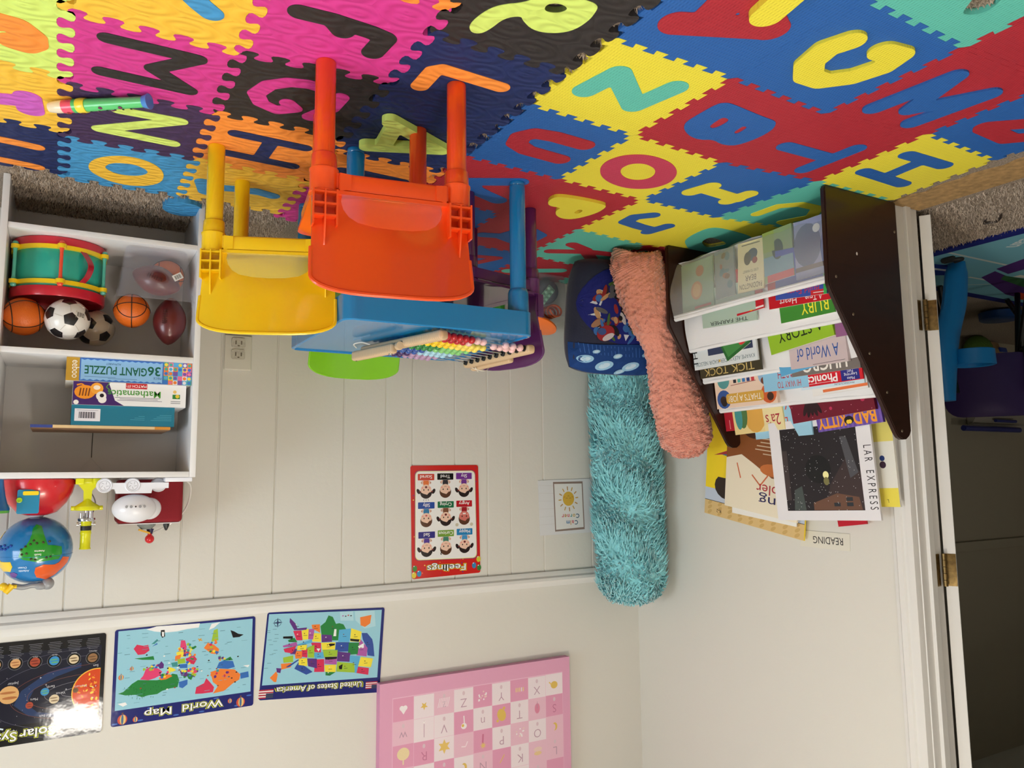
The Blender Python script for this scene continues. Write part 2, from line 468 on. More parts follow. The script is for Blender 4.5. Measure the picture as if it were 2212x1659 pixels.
# door casing, jamb, open door seen on its edge
bm = new()
CP = [(0, 1.405), (.010, 1.405), (.012, 1.395), (.019, 1.388), (.019, 1.372), (.014, 1.368), (.014, 1.356), (.022, 1.352), (.022, 1.336), (.008, 1.332), (0, 1.332)]
for s, z0, z1 in ((1, 0.0, DH+.06),):
    for (a, y0), (b, y1) in zip(CP, CP[1:]):
        bm.faces.new([bm.verts.new(q) for q in ((LX+a, y0, z0), (LX+b, y1, z0), (LX+b, y1, z1), (LX+a, y0, z1))])
bmesh.ops.remove_doubles(bm, verts=bm.verts, dist=1e-5)
bx(bm, (LX, DY0-.07, 0), (LX+.02, DY0+.005, DH+.06), .004); bx(bm, (LX, DY0-.07, DH-.005), (LX+.019, 1.405, DH+.07), .004)
struct('trim_2', bm, TRIM, smooth=30)
bm = new()
bx(bm, (LX-LT-.004, DY1-.016, 0), (LX+.004, DY1+.002, DH), .002); bx(bm, (LX-LT-.004, DY0-.002, 0), (LX+.004, DY0+.016, DH), .002)
bx(bm, (LX-.050, DY1-.026, 0), (LX-.026, DY1-.014, DH), .002); bx(bm, (LX-LT-.004, DY0, DH-.016), (LX+.004, DY1, DH), .002)
struct('trim_3', bm, TRIM)
root = setp(thing('door_1', None, None, (LX-LT-.008, DY1-.020, .02)), kind='structure')
dd = Vector((-.845, .535, 0)).normalized(); dn = Vector((-.535, -.845, 0)).normalized()
Md = Matrix((dd, dn, Vector((0, 0, 1)))).transposed().to_4x4(); Md.translation = Vector(root.location)
bm = new(); t = new(); bx(t, (0, 0, 0), (.78, .030, 1.99), .002); merge(bm, t, Md)
obj('door_slab', bm, TRIM, root, loc=root.location, smooth=0)
BRASS = mat('aged_brass', (150, 124, 78), .35, 'noise', metal=.85, scale=90, var=.5, dist=.0005)
for zc in (.318, 1.035):
    bm = new()
    bx(bm, (LX-LT+.010, DY1-.0185, zc-.044), (LX-LT+.046, DY1-.0155, zc+.044), .0012)
    t = new(); bx(t, (-.0015, .001, -.044), (.0015, .029, .044), .001); merge(bm, t, Matrix.Translation((0, 0, zc-.02)) @ Md)
    for k in range(5):
        tube(bm, [(LX-LT+.002, DY1-.026, zc-.045+k*.018), (LX-LT+.002, DY1-.026, zc-.045+k*.018+.0168)], .0062, 12)
    obj('hinge', bm, BRASS, root, loc=root.location)
# raw plywood strip under the doorway, with ragged carpet edge
bm = new(); r = random.Random(3)
edge = [(LX+.035+r.uniform(-.012, .012), DY0+.02+k*(DY1-DY0-.035)/24) for k in range(25)]
prism(bm, [edge[::-1]+[(LX-LT-.01, DY0+.02), (LX-LT-.01, DY1-.02)][0:2]], 0, .004)
struct('trim_4', bm, OSB)
# other room behind the doorway
bm = new(); bx(bm, (-6.2, BY+.006, 0), (LX-.16, BY+.07, CEIL)); struct('wall_far', bm, DARKWALL)
bm = new(); bx(bm, (-6.25, -2.2, 0), (-6.15, BY+.07, CEIL)); struct('wall_side', bm, DARKWALL)
bm = new(); bx(bm, (-6.15, BY-.012, 1.15), (LX-LT, BY+.01, 1.2), .004); struct('trim_5', bm, DARKWALL)
# electrical outlet
root = thing('wall_outlet', 'cream double power outlet painted over on the planked wall', 'outlet', (-.471, BY, .37))
IV = mat('ivory_plastic', (205, 198, 182), .4)
bm = new(); bx(bm, (-.513, BY-.008, .313), (-.430, BY+.001, .424), .004, 3); obj('cover_plate', bm, mat('painted_plate', (214, 210, 198), .45), root, loc=root.location)
DK = mat('dark_slot', (40, 36, 32), .6); SLOT = mat('outlet_slot', (112, 102, 88), .6)
for z in (.337, .374):
    bm = new(); prism(bm, [rrect(-.492, z-.015, -.450, z+.017, .008)], 0, .0042, lambda x, y, q: (x, BY-.0078-q, y))
    s = obj('receptacle', bm, mat('grimy_plastic', (204, 198, 184), .35, 'noise', var=.2, scale=120), root, loc=root.location)
    bm = new()
    for a in (-.480, -.463): bx(bm, (a-.002, BY-.0125, z-.006), (a+.002, BY-.0118, z+.006))
    bx(bm, (-.4745, BY-.0125, z+.008), (-.4685, BY-.0118, z+.012)); o = obj('slot', bm, SLOT, s, smooth=0, loc=root.location)
# ceiling light fixtures of this room
WM = mat('white_metal', (235, 235, 232), .4)
root = setp(thing('ceiling_light_unseen', None, None, (-.17, -.75, CEIL)), kind='structure')
bm = new(); bx(bm, (-.34, -1.08, 2.266), (.0, -.42, CEIL), .004); obj('frame', bm, WM, root, loc=root.location)
root = setp(thing('ceiling_light_unseen', None, None, (-.45, .85, CEIL)), kind='structure')
bm = new(); bx(bm, (-.72, .80, 2.262), (-.18, .90, CEIL), .006); obj('mount', bm, WM, root, loc=root.location)
for x in (-.62, -.45, -.28):
    bm = new(); lathe(bm, [(0, 2.262), (.02, 2.261), (.02, 2.215), (0, 2.214)], 16, Matrix.Translation((x, .85, 0))); obj('socket', bm, WM, root, loc=root.location)
EVA=[
([(-1.081,1.017),(-.796,1.018),(-.796,1.295),(-1.074,1.309)],'yellow','yellow foam tile with a teal letter Z, next to the black wood-grain tile','teal',[[(-.860,1.192),(-.877,1.107),(-.985,1.196),(-1.009,1.097)]],.052,None,None,.001,None),
([(-1.080,.731),(-.796,.721),(-.796,1.018),(-1.081,1.017)],'blue','blue foam tile with a big red letter A, under a loose yellow foam letter','red',[[(-.863,.928),(-1.013,.863)],[(-1.013,.864),(-.893,.795)],[(-.901,.897),(-.890,.830),(-.892,.803)]],.066,None,None,.001,None),
([(-1.364,.736),(-1.080,.731),(-1.081,1.017),(-1.363,1.029)],'blue','blue foam tile with a thick yellow letter G standing proud','yellow',[[(-1.160,.817),(-1.145,.854),(-1.159,.903),(-1.195,.935),(-1.235,.934),(-1.272,.897),(-1.289,.847),(-1.278,.806),(-1.243,.811)]],.055,None,None,.006,None),
([(-1.362,.424),(-1.073,.424),(-1.080,.731),(-1.364,.736)],'teal','teal foam tile with an empty letter hole showing carpet, at the top of the photo',None,None,.000,None,None,.001,[(-1.255,.675),(-1.239,.654),(-1.219,.625),(-1.240,.604),(-1.267,.613),(-1.284,.637),(-1.289,.656),(-1.278,.671),(-1.264,.677)]),
([(-1.650,.424),(-1.362,.424),(-1.364,.736),(-1.650,.721)],'red','red foam tile without a visible letter, at the upper right edge of the photo',None,None,.000,None,None,.001,None),
([(-1.650,.721),(-1.364,.736),(-1.363,1.029),(-1.652,.987)],'red','red foam tile with a raised blue letter M','blue',[[(-1.428,.961),(-1.448,.802),(-1.501,.928),(-1.578,.810),(-1.562,.965)]],.046,None,None,.004,None),
([(-1.938,.721),(-1.650,.721),(-1.652,.987),(-1.939,.996)],'blue','blue foam tile with a red letter D beside the bare plywood edge','red',[[(-1.729,.901),(-1.807,.837)],[(-1.737,.906),(-1.841,.911),(-1.881,.874),(-1.858,.828)]],.050,None,None,.001,None),
([(-1.363,1.029),(-1.081,1.017),(-1.074,1.309),(-1.362,1.327)],'red','red foam tile with a fat blue letter B','blue',None,.000,[(-1.139,1.216),(-1.130,1.198),(-1.129,1.150),(-1.130,1.107),(-1.142,1.095),(-1.157,1.092),(-1.212,1.098),(-1.263,1.103),(-1.293,1.104),(-1.307,1.111),(-1.324,1.134),(-1.330,1.175),(-1.323,1.219),(-1.310,1.242),(-1.279,1.248),(-1.246,1.238),(-1.219,1.255),(-1.184,1.249),(-1.154,1.232)],[[(-1.190,1.193),(-1.186,1.172),(-1.183,1.144),(-1.206,1.147),(-1.210,1.168),(-1.209,1.187),(-1.204,1.197)],[(-1.259,1.189),(-1.256,1.169),(-1.254,1.156),(-1.266,1.154),(-1.270,1.168),(-1.272,1.192)]],.001,None),
([(-1.652,.987),(-1.363,1.029),(-1.362,1.327),(-1.670,1.296)],'red','red foam tile with a blue letter T in front of the brown book rack','blue',[[(-1.573,1.260),(-1.579,1.114)],[(-1.423,1.185),(-1.570,1.182)]],.045,None,None,.001,None),
([(-1.939,.996),(-1.652,.987),(-1.670,1.296),(-1.973,1.294)],'yellow','yellow foam tile with a blue serif letter I, at the corner by the doorway','blue',[[(-1.719,1.196),(-1.887,1.203)],[(-1.719,1.079),(-1.861,1.076)],[(-1.798,1.197),(-1.786,1.079)]],.042,None,None,.001,None),
([(-1.074,1.309),(-.796,1.295),(-.795,1.590),(-1.068,1.606)],'blue','blue foam tile with a red letter U on its side','red',[[(-1.007,1.403),(-.923,1.398),(-.875,1.405),(-.856,1.434),(-.866,1.470),(-.905,1.490),(-1.003,1.498)]],.050,None,None,.001,None),
([(-1.362,1.327),(-1.074,1.309),(-1.068,1.606),(-1.356,1.624)],'yellow','yellow foam tile with a rose-pink ring letter O','rose',None,.000,[(-1.303,1.422),(-1.318,1.442),(-1.329,1.464),(-1.335,1.486),(-1.334,1.508),(-1.327,1.529),(-1.315,1.546),(-1.297,1.559),(-1.275,1.568),(-1.250,1.571),(-1.223,1.568),(-1.197,1.561),(-1.172,1.549),(-1.150,1.533),(-1.133,1.514),(-1.119,1.494),(-1.111,1.472),(-1.108,1.451),(-1.111,1.432),(-1.118,1.414),(-1.130,1.399),(-1.147,1.387),(-1.166,1.379),(-1.188,1.376),(-1.212,1.377),(-1.237,1.382),(-1.261,1.391),(-1.283,1.405)],[[(-1.255,1.448),(-1.263,1.460),(-1.268,1.472),(-1.270,1.485),(-1.267,1.496),(-1.261,1.506),(-1.252,1.513),(-1.241,1.517),(-1.227,1.518),(-1.214,1.515),(-1.200,1.509),(-1.188,1.500),(-1.178,1.490),(-1.170,1.478),(-1.166,1.466),(-1.166,1.454),(-1.168,1.443),(-1.174,1.434),(-1.183,1.427),(-1.194,1.423),(-1.206,1.422),(-1.219,1.425),(-1.233,1.430),(-1.245,1.438)]],.001,None),
([(-1.670,1.296),(-1.362,1.327),(-1.356,1.624),(-1.645,1.637)],'blue','blue foam tile with a yellow serif letter I','yellow',[[(-1.433,1.513),(-1.451,1.454)],[(-1.446,1.478),(-1.582,1.492)],[(-1.572,1.518),(-1.582,1.449)]],.050,None,None,.001,None),
([(-1.973,1.294),(-1.670,1.296),(-1.645,1.637),(-1.930,1.600)],'teal','teal foam tile with a yellow figure 2, partly under the book rack','yellow',[[(-1.728,1.556),(-1.731,1.478),(-1.774,1.438),(-1.842,1.436),(-1.889,1.495),(-1.852,1.571),(-1.898,1.579)]],.035,None,None,.001,None),
([(-1.645,1.637),(-1.356,1.624),(-1.347,1.920),(-1.645,1.955)],'yellow','yellow foam tile with a blue letter J','blue',[[(-1.465,1.708),(-1.429,1.745),(-1.433,1.794),(-1.497,1.809),(-1.540,1.814)],[(-1.571,1.765),(-1.555,1.839)]],.045,None,None,.001,None),
([(-1.930,1.600),(-1.645,1.637),(-1.645,1.955),(-1.938,1.911)],'yellow','yellow foam tile with a teal teardrop ring around a dark hole, against the book rack','teal',None,.000,[(-1.733,1.869),(-1.713,1.839),(-1.698,1.792),(-1.693,1.728),(-1.712,1.704),(-1.759,1.702),(-1.871,1.715),(-1.924,1.747),(-1.945,1.832),(-1.935,1.939),(-1.901,1.969),(-1.808,1.927)],None,.001,[(-1.783,1.843),(-1.766,1.811),(-1.769,1.784),(-1.812,1.791),(-1.871,1.812),(-1.863,1.842),(-1.849,1.874),(-1.822,1.870)]),
([(-1.356,1.624),(-1.068,1.606),(-1.062,1.905),(-1.347,1.920)],'red','red foam tile with a loose yellow figure 6 tipped up in it','yellow',None,.000,[(-1.123,1.743),(-1.116,1.711),(-1.127,1.690),(-1.189,1.682),(-1.271,1.683),(-1.289,1.696),(-1.296,1.752),(-1.272,1.822),(-1.240,1.840),(-1.204,1.825),(-1.180,1.790),(-1.182,1.761),(-1.144,1.766)],[[(-1.234,1.781),(-1.231,1.750),(-1.248,1.749),(-1.253,1.783)]],.009,None),
([(-1.068,1.606),(-.795,1.590),(-.795,1.890),(-1.062,1.905)],'red','red foam tile with a blue figure 7 beside the front table leg','blue',[[(-.876,1.729),(-.991,1.669)],[(-.904,1.766),(-.950,1.789),(-1.007,1.813)],[(-.876,1.729),(-.913,1.772)]],.050,None,None,.001,None),
([(-1.645,1.955),(-1.347,1.920),(-1.352,2.235),(-1.644,2.278)],'teal','teal foam tile with a red letter K','red',[[(-1.400,2.159),(-1.520,2.104),(-1.613,2.092)],[(-1.422,2.061),(-1.497,2.091)],[(-1.517,2.114),(-1.577,2.170)]],.045,None,None,.001,None),
([(-1.938,1.911),(-1.645,1.955),(-1.644,2.278),(-1.938,2.208)],'red','red foam tile with a teal letter beside the pink pillow','teal',[[(-1.703,2.171),(-1.699,2.076),(-1.689,2.023)]],.040,None,None,.001,None),
([(-1.347,1.920),(-1.062,1.905),(-1.060,2.210),(-1.352,2.235)],'red','red foam tile with a blue letter P under the purple chair','blue',[[(-1.115,2.106),(-1.173,2.089),(-1.196,2.019),(-1.231,2.001),(-1.276,2.027),(-1.276,2.095),(-1.231,2.118),(-1.176,2.095)]],.045,None,None,.001,None),
([(-1.062,1.905),(-.795,1.890),(-.796,2.208),(-1.060,2.210)],'blue','plain blue foam tile under the table between the purple chair legs',None,None,.000,None,None,.001,None),
([(-1.352,2.235),(-1.060,2.210),(-1.073,2.506),(-1.362,2.506)],'blue','blue foam tile with a red letter A behind the purple chair','red',[[(-1.173,2.337),(-1.283,2.314)],[(-1.227,2.444),(-1.283,2.314)]],.035,None,None,.001,None),
([(-1.644,2.278),(-1.352,2.235),(-1.362,2.506),(-1.650,2.506)],'red','red foam tile with a long teal letter L by the back wall','teal',[[(-1.399,2.447),(-1.567,2.353)]],.050,None,None,.001,None),
([(-1.938,2.208),(-1.644,2.278),(-1.650,2.506),(-1.938,2.506)],'teal','plain teal foam tile in the corner behind the pillows',None,None,.000,None,None,.001,None)]
GRAIN=[
([(.027,1.345),(.297,1.345),(.297,1.617),(.027,1.617)],'lime','lime green wood-grain foam tile with an orange letter C, at the left edge','orange',[[(.144,1.474),(.121,1.462),(.099,1.464),(.081,1.488),(.080,1.510),(.090,1.524),(.104,1.521)]],.055,None,None,.001,None),
([(.027,1.617),(.297,1.617),(.297,1.882),(.027,1.882)],'amber','amber wood-grain foam tile with an orchid pink letter I','orchid',[[(.151,1.777),(.112,1.765),(.093,1.773)],[(.091,1.739),(.087,1.801)]],.050,None,None,.001,None),
([(.027,1.882),(.297,1.882),(.297,2.150),(.027,2.150)],'navy','navy wood-grain foam tile with two orange bars of a letter, under the white cubby shelf','orange',[[(.173,1.989),(.150,1.993),(.103,1.999),(.081,2.003)],[(.182,2.121),(.157,2.122),(.107,2.129),(.083,2.135)],[(.168,1.997),(.177,2.115)]],.034,None,None,.001,None),
([(.027,1.075),(.297,1.075),(.297,1.345),(.027,1.345)],'lime','pale lime wood-grain foam tile at the top left corner of the photo','lime',None,.000,None,None,.001,None),
([(-.242,1.100),(.027,1.107),(.027,1.378),(-.242,1.374)],'amber','amber wood-grain foam tile with a sky blue letter, at the top of the photo','sky',[[(-.138,1.232),(-.158,1.254),(-.177,1.271)]],.040,None,None,.001,None),
([(-.242,1.374),(.027,1.378),(.027,1.645),(-.242,1.634)],'magenta','magenta wood-grain foam tile with a black letter M','black',[[(-.035,1.432),(-.179,1.431),(-.114,1.504),(-.181,1.561),(-.031,1.560)]],.034,None,None,.001,None),
([(-.242,1.634),(.027,1.645),(.027,1.916),(-.242,1.906)],'plum','dark plum wood-grain foam tile with a lime letter N, under the toy recorder','lime',[[(-.069,1.715),(-.184,1.710),(-.039,1.830),(-.184,1.836)]],.033,None,None,.001,None),
([(-.242,1.906),(.027,1.916),(.027,2.184),(-.242,2.182)],'sky','sky blue wood-grain foam tile with an amber letter O','amber',None,.000,[(-.021,2.072),(-.034,2.012),(-.077,1.968),(-.122,1.959),(-.165,1.983),(-.190,2.036),(-.188,2.108),(-.145,2.156),(-.088,2.162),(-.037,2.119)],[[(-.057,2.053),(-.073,2.017),(-.119,2.003),(-.150,2.029),(-.153,2.056),(-.132,2.085),(-.091,2.095),(-.066,2.075)]],.001,None),
([(-.512,1.070),(-.242,1.100),(-.242,1.374),(-.512,1.343)],'magenta','magenta wood-grain foam tile with a black letter F, in front of the orange chair','black',[[(-.301,1.198),(-.355,1.194),(-.421,1.198),(-.447,1.203)],[(-.357,1.196),(-.379,1.219)],[(-.450,1.205),(-.446,1.258)]],.040,None,None,.001,None),
([(-.512,1.343),(-.242,1.374),(-.242,1.634),(-.512,1.629)],'black','black wood-grain foam tile with a magenta letter G','magenta',[[(-.414,1.429),(-.379,1.424),(-.343,1.435),(-.312,1.464),(-.298,1.510),(-.315,1.545),(-.350,1.561),(-.379,1.537),(-.362,1.520)],[(-.418,1.559),(-.445,1.501),(-.448,1.446)]],.034,None,None,.001,None),
([(-.512,1.629),(-.242,1.634),(-.242,1.906),(-.512,1.914)],'orange','orange wood-grain foam tile with a navy letter H','navy',[[(-.298,1.715),(-.450,1.719)],[(-.296,1.831),(-.452,1.838)],[(-.376,1.723),(-.374,1.827)]],.034,None,None,.001,None),
([(-.512,1.914),(-.242,1.906),(-.242,2.182),(-.512,2.197)],'amber','amber wood-grain foam tile with a sky blue letter T, beside the yellow chair','sky',[[(-.289,2.078),(-.359,2.059),(-.413,2.055)],[(-.412,2.050),(-.456,2.065)],[(-.280,2.046),(-.299,2.117)]],.042,None,None,.001,None),
([(-.512,.800),(-.242,.830),(-.242,1.100),(-.512,1.070)],'orange','orange wood-grain foam tile cut off by the top of the photo',None,None,.000,None,None,.001,None),
([(-.784,1.151),(-.512,1.151),(-.512,1.420),(-.784,1.420)],'navy','navy wood-grain foam tile with an orange letter L','orange',[[(-.567,1.328),(-.567,1.264),(-.580,1.250),(-.707,1.257)]],.036,None,None,.001,None),
([(-.784,.880),(-.512,.880),(-.512,1.151),(-.784,1.151)],'black','black wood-grain foam tile with a lime letter P with an open bowl','lime',None,.000,[(-.556,1.096),(-.569,1.116),(-.586,1.112),(-.594,1.091),(-.599,1.052),(-.620,1.033),(-.629,1.043),(-.657,1.059),(-.689,1.054),(-.718,1.031),(-.726,.992),(-.720,.960),(-.714,.949),(-.696,.945),(-.647,.953),(-.614,.979),(-.608,.998),(-.574,1.024),(-.561,1.053)],None,.001,[(-.644,1.000),(-.640,.988),(-.648,.977),(-.664,.974),(-.676,.979),(-.675,.990),(-.666,.999),(-.653,1.003)]),
([(-.784,1.420),(-.512,1.420),(-.512,1.700),(-.784,1.700)],'navy','navy wood-grain foam tile under the lime letter A',None,None,.000,None,None,.001,None),
([(-.784,1.700),(-.512,1.700),(-.512,1.970),(-.784,1.970)],'orange','orange wood-grain foam tile with a navy letter D, under the table','navy',[[(-.565,1.806),(-.619,1.799),(-.724,1.806)],[(-.724,1.806),(-.723,1.860),(-.642,1.866),(-.586,1.864)]],.034,None,None,.001,None),
([(-.784,1.970),(-.512,1.970),(-.512,2.240),(-.784,2.240)],'magenta','magenta wood-grain foam tile with a crumpled corner at the carpet edge',None,None,.000,None,None,.001,None)]
LOOSE_A=[[(-0.565, 1.478), (-0.715, 1.555)], [(-0.563, 1.617), (-0.717, 1.556)], [(-0.581, 1.498), (-0.594, 1.599)]]
LOOSE_BAR=[[(-0.963, 0.827), (-0.953, 0.775), (-0.949, 0.752)]]
WORLD=[((40, 130, 64),[(-0.175,1.365),(-0.188,1.362),(-0.202,1.350),(-0.209,1.343),(-0.225,1.334),(-0.252,1.338),(-0.275,1.341),(-0.299,1.339),(-0.316,1.328),(-0.329,1.332),(-0.335,1.349),(-0.331,1.368),(-0.310,1.369),(-0.290,1.373),(-0.277,1.380),(-0.254,1.380),(-0.237,1.383),(-0.220,1.374),(-0.194,1.372)]),
((226, 70, 120),[(-0.230,1.333),(-0.238,1.324),(-0.244,1.307),(-0.257,1.301),(-0.278,1.309),(-0.288,1.319),(-0.282,1.329),(-0.268,1.335),(-0.252,1.338)]),
((240, 130, 56),[(-0.279,1.336),(-0.288,1.328),(-0.309,1.329),(-0.316,1.335),(-0.299,1.342),(-0.285,1.342)]),
((96, 52, 130),[(-0.276,1.300),(-0.285,1.289),(-0.292,1.299),(-0.291,1.309),(-0.281,1.310)]),
((244, 226, 70),[(-0.303,1.318),(-0.304,1.307),(-0.318,1.313),(-0.326,1.319),(-0.315,1.323)]),
((244, 226, 70),[(-0.324,1.270),(-0.341,1.261),(-0.353,1.266),(-0.350,1.284),(-0.328,1.285)]),
((226, 70, 120),[(-0.334,1.257),(-0.336,1.236),(-0.347,1.237),(-0.353,1.259)]),
((240, 130, 56),[(-0.322,1.279),(-0.338,1.276),(-0.335,1.293),(-0.321,1.293)]),
((160, 196, 60),[(-0.328,1.289),(-0.348,1.288),(-0.351,1.302),(-0.330,1.303)]),
((214, 52, 90),[(-0.350,1.290),(-0.373,1.283),(-0.382,1.295),(-0.374,1.309),(-0.356,1.303)]),
((56, 110, 190),[(-0.332,1.304),(-0.356,1.305),(-0.356,1.317),(-0.336,1.315)]),
((70, 150, 150),[(-0.311,1.297),(-0.328,1.296),(-0.330,1.310),(-0.315,1.309)]),
((56, 110, 190),[(-0.334,1.354),(-0.358,1.350),(-0.358,1.364),(-0.345,1.373),(-0.336,1.369)]),
((96, 52, 130),[(-0.336,1.322),(-0.357,1.325),(-0.354,1.339),(-0.340,1.337)]),
((40, 130, 64),[(-0.357,1.332),(-0.375,1.338),(-0.368,1.353),(-0.359,1.347)]),
((214, 52, 90),[(-0.210,1.246),(-0.218,1.235),(-0.235,1.240),(-0.248,1.239),(-0.252,1.255),(-0.239,1.264),(-0.222,1.264)]),
((240, 130, 56),[(-0.421,1.337),(-0.449,1.331),(-0.490,1.338),(-0.508,1.355),(-0.505,1.370),(-0.487,1.378),(-0.462,1.397),(-0.430,1.400),(-0.444,1.380),(-0.429,1.367)]),
((56, 110, 190),[(-0.438,1.328),(-0.445,1.312),(-0.459,1.308),(-0.485,1.313),(-0.491,1.331),(-0.471,1.334)]),
((56, 110, 190),[(-0.507,1.351),(-0.531,1.349),(-0.533,1.366),(-0.509,1.368)]),
((214, 52, 90),[(-0.383,1.375),(-0.404,1.367),(-0.410,1.353),(-0.420,1.365),(-0.433,1.382),(-0.430,1.396),(-0.401,1.396),(-0.380,1.394)]),
((240, 130, 56),[(-0.400,1.265),(-0.411,1.251),(-0.429,1.259),(-0.444,1.273),(-0.441,1.288),(-0.422,1.284)]),
((56, 110, 190),[(-0.429,1.275),(-0.444,1.281),(-0.437,1.289)]),
((160, 196, 60),[(-0.421,1.249),(-0.427,1.216),(-0.438,1.213),(-0.441,1.247)]),
((40, 130, 64),[(-0.456,1.308),(-0.477,1.299),(-0.485,1.310)]),
((245, 245, 245),[(-0.241,1.195),(-0.269,1.189),(-0.387,1.192),(-0.384,1.204),(-0.352,1.205),(-0.325,1.209),(-0.294,1.209),(-0.263,1.203)]),
((245, 245, 245),[(-0.413,1.214),(-0.420,1.197),(-0.445,1.194),(-0.427,1.209)]),
((24, 24, 28),[(-0.475,1.221),(-0.486,1.226),(-0.498,1.234),(-0.514,1.238),(-0.502,1.244),(-0.483,1.244)]),
((245, 245, 245),[(-0.176,1.393),(-0.195,1.391),(-0.200,1.398),(-0.189,1.402)]),
((245, 245, 245),[(-0.515,1.330),(-0.534,1.330),(-0.530,1.337)]),
((40, 130, 64),[(-0.213,1.273),(-0.239,1.273),(-0.263,1.272),(-0.266,1.283),(-0.233,1.279)]),
((24, 24, 28),[(-0.280,1.201),(-0.290,1.201),(-0.292,1.220),(-0.284,1.223),(-0.280,1.215)]),
((245, 245, 245),[(-0.283,1.206),(-0.289,1.207),(-0.289,1.220),(-0.284,1.219)]),
((70, 150, 150),[(-0.256,1.238),(-0.271,1.225),(-0.274,1.229),(-0.265,1.238)]),
((56, 110, 190),[(-0.258,1.245),(-0.271,1.236),(-0.273,1.240)])]
